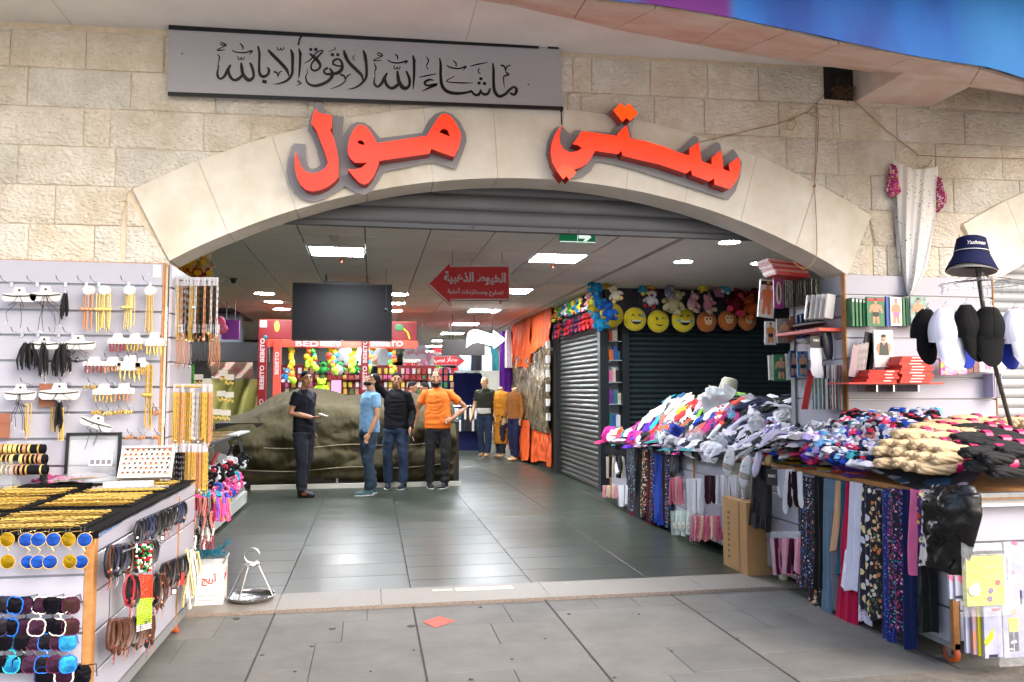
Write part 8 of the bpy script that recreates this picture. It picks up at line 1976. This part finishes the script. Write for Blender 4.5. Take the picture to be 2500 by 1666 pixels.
# ==== people
def voxel(q,vs=.009,sm=2,m=None,name='body',parent=None,fold=.0,fs=(9,9,4),seed=0):
 me=q.mesh('tmp',m,smooth=False);o=bpy.data.objects.new('tmp',me)
 r_=o.modifiers.new('r','REMESH');r_.mode='VOXEL';r_.voxel_size=vs;r_.use_smooth_shade=True
 s=o.modifiers.new('s','SMOOTH');s.iterations=sm;s.factor=.5
 m2=evaluated(o);m2.name=name;bpy.data.meshes.remove(me)
 if fold:
  n=len(m2.vertices);co=np.empty(n*3);no=np.empty(n*3);m2.vertices.foreach_get('co',co);m2.vertex_normals.foreach_get('vector',no);co=co.reshape(-1,3);no=no.reshape(-1,3)
  d=np.array([nz(c[0]*fs[0]+3*nz(c[0]*3,c[1]*3,c[2]*3+seed),c[1]*fs[1],c[2]*fs[2]+seed)for c in co]);co+=no*(fold*(1-np.abs(d)*2.6))[:,None];m2.vertices.foreach_set('co',co.ravel());m2.update()
 if m:m2.materials.clear();m2.materials.append(m)
 return obj(name,m2,parent)
def hand(q,w,d,n,s=1.0,curl=.3,spread=.35):
 """wrist point, finger direction, palm normal"""
 w,d,n=Vector(w),Vector(d).normalized(),Vector(n).normalized();n=(n-d*n.dot(d)).normalized();a=d.cross(n)
 q.tube([w-d*.03,w+d*.02,w+d*.06,w+d*.092],[.027*s,.032*s,.04*s,.036*s],10,up=n,flat=.5)
 for i in range(4):
  u=(i-1.5);L=(.062,.078,.074,.06)[i]*s;b=w+d*.085+a*(u*.0195*s);dd=(d+a*u*.16*spread).normalized()
  p1=b+dd*L*.45+n*(-L*.12*curl);p2=b+dd*L*(1-curl*.3)+n*(-L*.75*curl)
  q.tube([b-dd*.02,b,p1,p2],[.009*s,.0095*s,.009*s,.0075*s],7)
 b=w+d*.03+a*-.03*s;q.tube([b,b+(d-a*.9).normalized()*.035*s,b+(d*1.3-a*.7).normalized()*.07*s-n*.01],[.012*s,.011*s,.0085*s],7)
def person(lab,loc,rz,skin,top,low,shoe,head=(0,0,0),RA=None,LA=None,hair='#0c0a0a',beard=0,sleeve=.52,feet=((-.1,0,12),(.1,0,-12)),lean=.0,belly=.0,Hs=1.0,bald=0,RH=None,LH=None,hips=.0,shoe_sole='#c8c8c8',mann=False,headless=False,nm='person',cat='person',coat=None):
 t=thing(nm,lab,cat,loc,R(rz));t.scale=(Hs,Hs,Hs);sk=skin
 V_=Vector;q=MB()
 hip={s:V_((s*.092+hips,0,.9))for s in(-1,1)};sh={s:V_((s*.17,lean,1.412))for s in(-1,1)}
 RA=RA or[(-.25,.02,1.14),(-.27,-.06,.9)];LA=LA or[(.25,.02,1.14),(.27,-.06,.9)]
 arms={-1:[sh[-1]]+[V_(p)for p in RA],1:[sh[1]]+[V_(p)for p in LA]}
 legs={}
 for s,(fx,fy,ang)in zip((-1,1),feet):legs[s]=[hip[s],V_(((hip[s].x+fx)/2+s*.012,fy/2-.025,.49)),V_((fx,fy+.02,.085))]
 hc=V_((head[3]if len(head)>3 else 0,lean-.01-(.02 if len(head)<5 else head[4]),1.622));HM=Matrix.Rotation(R(head[0]),3,'Z')@Matrix.Rotation(R(head[1]),3,'X')@Matrix.Rotation(R(head[2]),3,'Y')
 P=lambda x,y,z:hc+HM@V_((x,y,z))
 q.tube([V_((0,lean+.015,1.38)),V_((0,lean+.01,1.48)),P(0,.01,-.07)],[.07,.056,.058],12)
 if headless:hc=V_((0,0,1.38))
 q.ball(P(0,.012,.028),(.076,.094,.094),18,12,M=HM);q.ball(P(0,-.03,-.045),(.056,.058,.072),14,10,M=HM);q.ball(P(0,-.062,-.088),(.026,.022,.02),10,8,M=HM)
 if not mann or True:
  q.tube([P(0,-.088,.028),P(0,-.1,.002),P(0,-.112,-.022)],[.009,.012,.015],8);q.ball(P(0,-.092,-.026),(.021,.014,.01),8,6,M=HM)
  for s in(-1,1):
   q.ball(P(s*.078,.008,-.005),(.01,.02,.031),8,6,M=HM);q.ball(P(s*.03,-.078,.046),(.026,.014,.01),8,6,M=HM);q.ball(P(s*.045,-.062,-.012),(.022,.02,.018),8,6,M=HM)
  q.ball(P(0,-.09,-.052),(.024,.01,.01),8,6,M=HM)
 q.lathe([(.1,.86),(.165,.92),(.155,1.05),(.172,1.2),(.178,1.31),(.15,1.38),(.085,1.44)],n=18,sy=.62,c=(0,lean*.6,0))
 for s in(-1,1):
  a,b,c=arms[s];q.tube([a+V_((-s*.03,0,0)),a,(a+b)/2,b,(b*.6+c*.4),c],[.055,.058,.05,.04,.042,.028],12)
  d=(c-b).normalized();H_=(RH,LH)[s>0];hd,hn,cu,spd=(d,(-s,-.3,0),.45,.3)if not H_ else H_;hand(q,c+d*.01,hd,hn,1.0,cu,spd)
  a,b,c=legs[s];q.tube([a,(a+b)/2,b,(b+c)/2+V_((0,.02,.03)),c],[.088,.076,.056,.053,.038],12)
 if not shoe:
  for s,(fx,fy,ang)in zip((-1,1),feet):
   M=Matrix.Rotation(R(ang),3,'Z');q.ball(V_((fx,fy,0))+M@V_((0,-.06,.03)),(.038,.11,.03),12,8,M=M);q.tube([V_((fx,fy+.02,.1)),V_((fx,fy+.01,.03))],[.036,.036],10)
 voxel(q,.0085,2,sk,'body',t)
 if not mann:
  for s in(-1,1):
   q=MB();q.ball(P(s*.03,-.0835,.026),(.0125,.006,.0065),8,6,M=HM);e=q.build('eye',mat('eye_white','#8a8078',.3),t)
   q=MB();q.ball(P(s*.03,-.0885,.026),(.0058,.003,.0058),7,5,M=HM);q.build('iris',BLACK,e)
   q=MB();q.tube([P(s*.014,-.094,.044),P(s*.032,-.093,.05),P(s*.05,-.08,.044)],[.0035,.0045,.002],5);q.build('eyebrow',gm_(hair),t)
  q=MB();q.ball(P(0,-.0985,-.052),(.022,.004,.0045),10,5,M=HM);q.build('mouth',mat('lip','#6a3430',.6),t)
  hm=gm_(hair);q=MB()
  def hairf(u,v):
   a=u*2*math.pi;front=max(0,-math.sin(a));lowz=-.058+(.142+.018*bald)*front**.7+(.03 if abs(math.cos(a))>.9 else 0)
   th_=v*math.pi/2;z=.028+math.cos(th_)*.099;
   zz=max(z if v<1 else lowz,lowz)if v<.9 else lowz+(.01 if v<1 else 0)
   z2=.028+(.099)*math.cos(th_);z2=max(z2,lowz)if v<.72 else lowz+(max(.028+.099*math.cos(.72*math.pi/2),lowz)-lowz)*(1-v)/.28
   k=math.sqrt(max(.0,1-((z2-.028)/.1)**2));k=max(k,.05)if v>.02 else 0
   g=1.0-(.04 if z2<=lowz+.002 else 0)
   return P(math.cos(a)*.0815*k*g,.014+math.sin(a)*.0985*k*g,z2-bald*.012*front)
  q.grid(hairf,30,16,cu=True);q.build('hair',hm,t)
  if beard:
   q=MB()
   for i in range(15):
    a=math.pi*(1.02+.96*i/14);r_=1.0;q.ball(P(math.cos(a)*.062,-.012+math.sin(a)*.066,-.058-.028*math.sin((i)/14*math.pi)),(.018,.018,.026*beard),7,5,M=HM)
   for i in range(5):q.ball(P((i-2)*.012,-.094+abs(i-2)*.004,-.04),(.008,.007,.005),6,4,M=HM)
   voxel(q,.007,2,hm,'beard',t)
 q=MB();bz=.885 if not coat else .3
 q.lathe([(.12,bz),(.184+belly*.6,bz+.01),(.184+belly,.98),(.178+belly*.8,1.08),(.18,1.2),(.188,1.3),(.172,1.39),(.122,1.452),(.078,1.486)],n=22,sy=.66,c=(hips*.6,lean*.6-belly*.3,0))
 for s in(-1,1):
  a,b,c=arms[s]
  if sleeve<1:e=a+(b-a)*(sleeve*1.15);q.tube([a+V_((-s*.05,0,.0)),a,(a+e)/2,e],[.056,.064,.062,.062],14)
  else:q.tube([a+V_((-s*.05,0,0)),a,(a+b)/2,b,(b*.5+c*.5),c+(c-b).normalized()*.0],[.056,.062,.06,.054,.05,.038],14)
 voxel(q,.01,2,top,'shirt',t,fold=.007,fs=(8,8,10),seed=loc[0]*7)
 if low:
  q=MB();q.lathe([(.1,.8),(.168,.86),(.172,.92),(.164,.985),(.11,.99)],n=20,sy=.68,c=(hips,0,0))
  for s in(-1,1):
   a,b,c=legs[s];q.tube([a+V_((0,0,-.02)),(a+b)/2,b,(b+c)/2+V_((0,.015,0)),c+V_((0,0,.01))],[.1,.092,.072,.068,.064],14)
  voxel(q,.01,2,low,'trousers',t,fold=.009,fs=(7,7,6),seed=loc[0]*3+5)
 if shoe:
  for s,(fx,fy,ang)in zip((-1,1),feet):
   M=Matrix.Rotation(R(ang),3,'Z');c=V_((fx,fy,0));q=MB()
   q.ball(c+M@V_((0,.03,.055)),(.042,.055,.05),12,8,M=M);q.ball(c+M@V_((0,-.08,.038)),(.046,.11,.036),14,8,M=M);q.ball(c+M@V_((0,-.02,.055)),(.04,.08,.042),12,8,M=M)
   o=voxel(q,.008,1,shoe,'shoe',t);q=MB();q.ball(c+M@V_((0,-.045,.012)),(.052,.148,.014),18,6,M=M);q.build('sole',mat('sole_'+shoe_sole.strip('#'),shoe_sole,.6),o)
   if shoe_sole=='#1a1416':
    for k in range(3):q=MB();q.obox(c+M@V_((-.046,-.03-.022*k,.05)),(.004,.008,.035),M);q.obox(c+M@V_((.046,-.03-.022*k,.05)),(.004,.008,.035),M);q.build('stripe',PK[9],o,smooth=False)
 return t
SKA=mat('skin_tan','#9c6c4e',.5,var=.06,vs=12);SKB=mat('skin_light_tan','#a87a5a',.5,var=.06,vs=12)
BLT=gm_('#0c0c14');JN=mat('dark_denim','#0f131f',.85,bump=.2,bs=150,var=.2,vs=8);JB=mat('blue_denim','#22344e',.85,bump=.2,bs=150,col2='#16233a',vs=5)
p1=person('man in black T-shirt and dark jeans at the left holding a phone before him',(-.93,5.95,.018),58,SKA,gm_('#0b0c16'),JN,mat('black_trainer','#101012',.6),head=(-32,2,0),RA=[(-.24,.05,1.16),(-.1,-.2,1.1)],RH=((.35,-.9,.05),(-.2,.1,-1),.55,.1),LA=[(.24,.06,1.14),(.22,.02,.9)],feet=((-.07,-.05,6),(.08,.06,-4)),shoe_sole='#1a1416')
q=MB();q.box(-.035,.035,-.07,.07,-.004,.004);ph=q.build('phone',BLACK,None,smooth=False);tag(ph,'dark mobile phone held by the man in the black T-shirt','phone');ph.location=p1.matrix_basis@Vector((-.035,-.34,1.135));ph.rotation_euler=(R(15),0,R(58))
person('man in light blue T-shirt seen from the side looking up at the ceiling',(-.04,5.92,.018),-66,SKB,gm_('#6f97b8'),mat('teal_jeans','#1c2f3f',.85,bump=.2,bs=150,var=.15,vs=6),mat('teal_trainer','#2a4a4c',.6),head=(-8,-34,0,0,-.03),RA=[(-.23,.06,1.14),(-.22,.02,.92)],LA=[(.24,.02,1.13),(.22,-.08,.9)],beard=1.1,feet=((-.08,.1,6),(.08,-.04,-6)),lean=.03,belly=.015,Hs=.985)
person('man in black jumper and blue jeans raising his open hand beside the kiosk',(.36,6.55,.018),-14,SKA,gm_('#0b0b0f'),JB,mat('navy_shoe','#12162a',.6),head=(12,4,8,.01),RA=[(-.34,-.06,1.6),(-.3,-.12,1.84)],RH=((-.02,-.05,1),(0,-1,0),.08,1.0),LA=[(.25,.03,1.15),(.24,-.1,.93)],sleeve=1,feet=((-.12,.03,10),(.12,.0,-10)),Hs=1.0)
q=MB();q.cyl((0,0,0),(.02,-.02,-.055),.004,n=6);cg=q.build('cigarette',CARD);cg.location=(.6,6.36,.8);tag(cg,'white cigarette between the fingers of the man in the black jumper','cigarette')
person('bearded man in orange T-shirt and black trousers with one hand on his hip',(.97,6.52,.018),-8,SKA,mat('orange_cotton','#d8680c',.8,bump=.15,bs=120),mat('black_trousers','#121214',.85,var=.2),mat('black_sandal','#15171a',.6),head=(6,0,-3,-.02),RA=[(-.3,.03,1.17),(-.33,-.1,.96)],RH=((-.1,-.3,-1),(-1,-.3,0),.4,.8),LA=[(.43,.06,1.2),(.24,-.1,1.04)],LH=((-.8,-.5,-.35),(-.2,.9,0),.4,.3),beard=1.25,bald=1,feet=((-.1,.02,14),(.12,-.02,-26)),belly=.02,hips=.02,Hs=1.01)
person('shop assistant in white shirt standing behind the covered counter, left of two',(.72,9.3,.018),60,SKA,gm_('#b8b8c0'),JN,None,head=(0,14,0),Hs=.94,feet=((-.1,0,0),(.1,0,0)))
person('dark haired assistant in grey white shirt behind the counter, right of two',(1.0,9.5,.018),-60,SKA,gm_('#a8a8b0'),JN,None,head=(0,16,0),Hs=.93,feet=((-.1,0,0),(.1,0,0)))
MK=mat('mannequin_tan','#b89468',.35)
m1=person('mannequin in olive top with white sash and blue jeans in the aisle',(2.5,12.1,.018),-30,MK,gm_('#2a2c22'),JB,None,mann=True,nm='mannequin',cat='mannequin',sleeve=.6,Hs=1.02,feet=((-.08,.02,0),(.08,-.05,0)))
MB().lathe([(.172,.93),(.182,.95),(.182,1.04),(.172,1.06)],n=22,cap=False,sy=.72).build('sash',gm_('#b8b4ac'),m1)
person('mannequin in long mustard coat beside the orange curtain',(2.83,11.9,.018),-50,MK,gm_('#b0721c'),JN,None,mann=True,headless=True,nm='mannequin',cat='mannequin',sleeve=1,coat=1,Hs=.99,feet=((-.08,.02,0),(.08,-.05,0)))
person('mannequin in dark top and navy trousers nearest the silver plastic',(2.98,11.0,.018),-60,MK,gm_('#7a4a1c'),gm_('#141a34'),None,mann=True,headless=True,nm='mannequin',cat='mannequin',sleeve=1,Hs=.98,feet=((-.08,.02,0),(.08,-.05,0)))
# ==== tell look-alikes apart in words
bpy.context.view_layer.update()
def _seen(o):
 p=o.matrix_world.translation.copy()
 if o.type=='MESH' and p.length<1e-6:p=sum((Vector(c)for c in o.bound_box),Vector())/8
 d=p-CAMP;f=max(.1,d.dot(_F));return d.dot(_Rt)/f,-d.dot(_U)/f
def _ord(n):return['leftmost','second from left','third from left','fourth from left','fifth from left','sixth from left','seventh from left','eighth from left','ninth from left','tenth from left'][n]if n<10 else '%dth from left'%(n+1)
_by={}
for o in SC.objects:
 if o.parent is None and 'label' in o:_by.setdefault(o['label'],[]).append(o)
for lab,L in _by.items():
 if len(L)<2:continue
 if not L[0].get('group'):
  for o in L:o['group']=lab
 pos={o.name:_seen(o)for o in L};nb=1 if len(L)<=10 else(2 if len(L)<=20 else(3 if len(L)<=36 else 4))
 L.sort(key=lambda o:pos[o.name][1]);k=-(-len(L)//nb)
 names={1:[''],2:['upper half, ','lower half, '],3:['upper band, ','middle band, ','lower band, '],4:['top band, ','second band, ','third band, ','bottom band, ']}[nb]
 for b in range(nb):
  S=sorted(L[b*k:(b+1)*k],key=lambda o:pos[o.name][0])
  for i,o in enumerate(S):o['label']=lab+', '+names[b]+_ord(i)
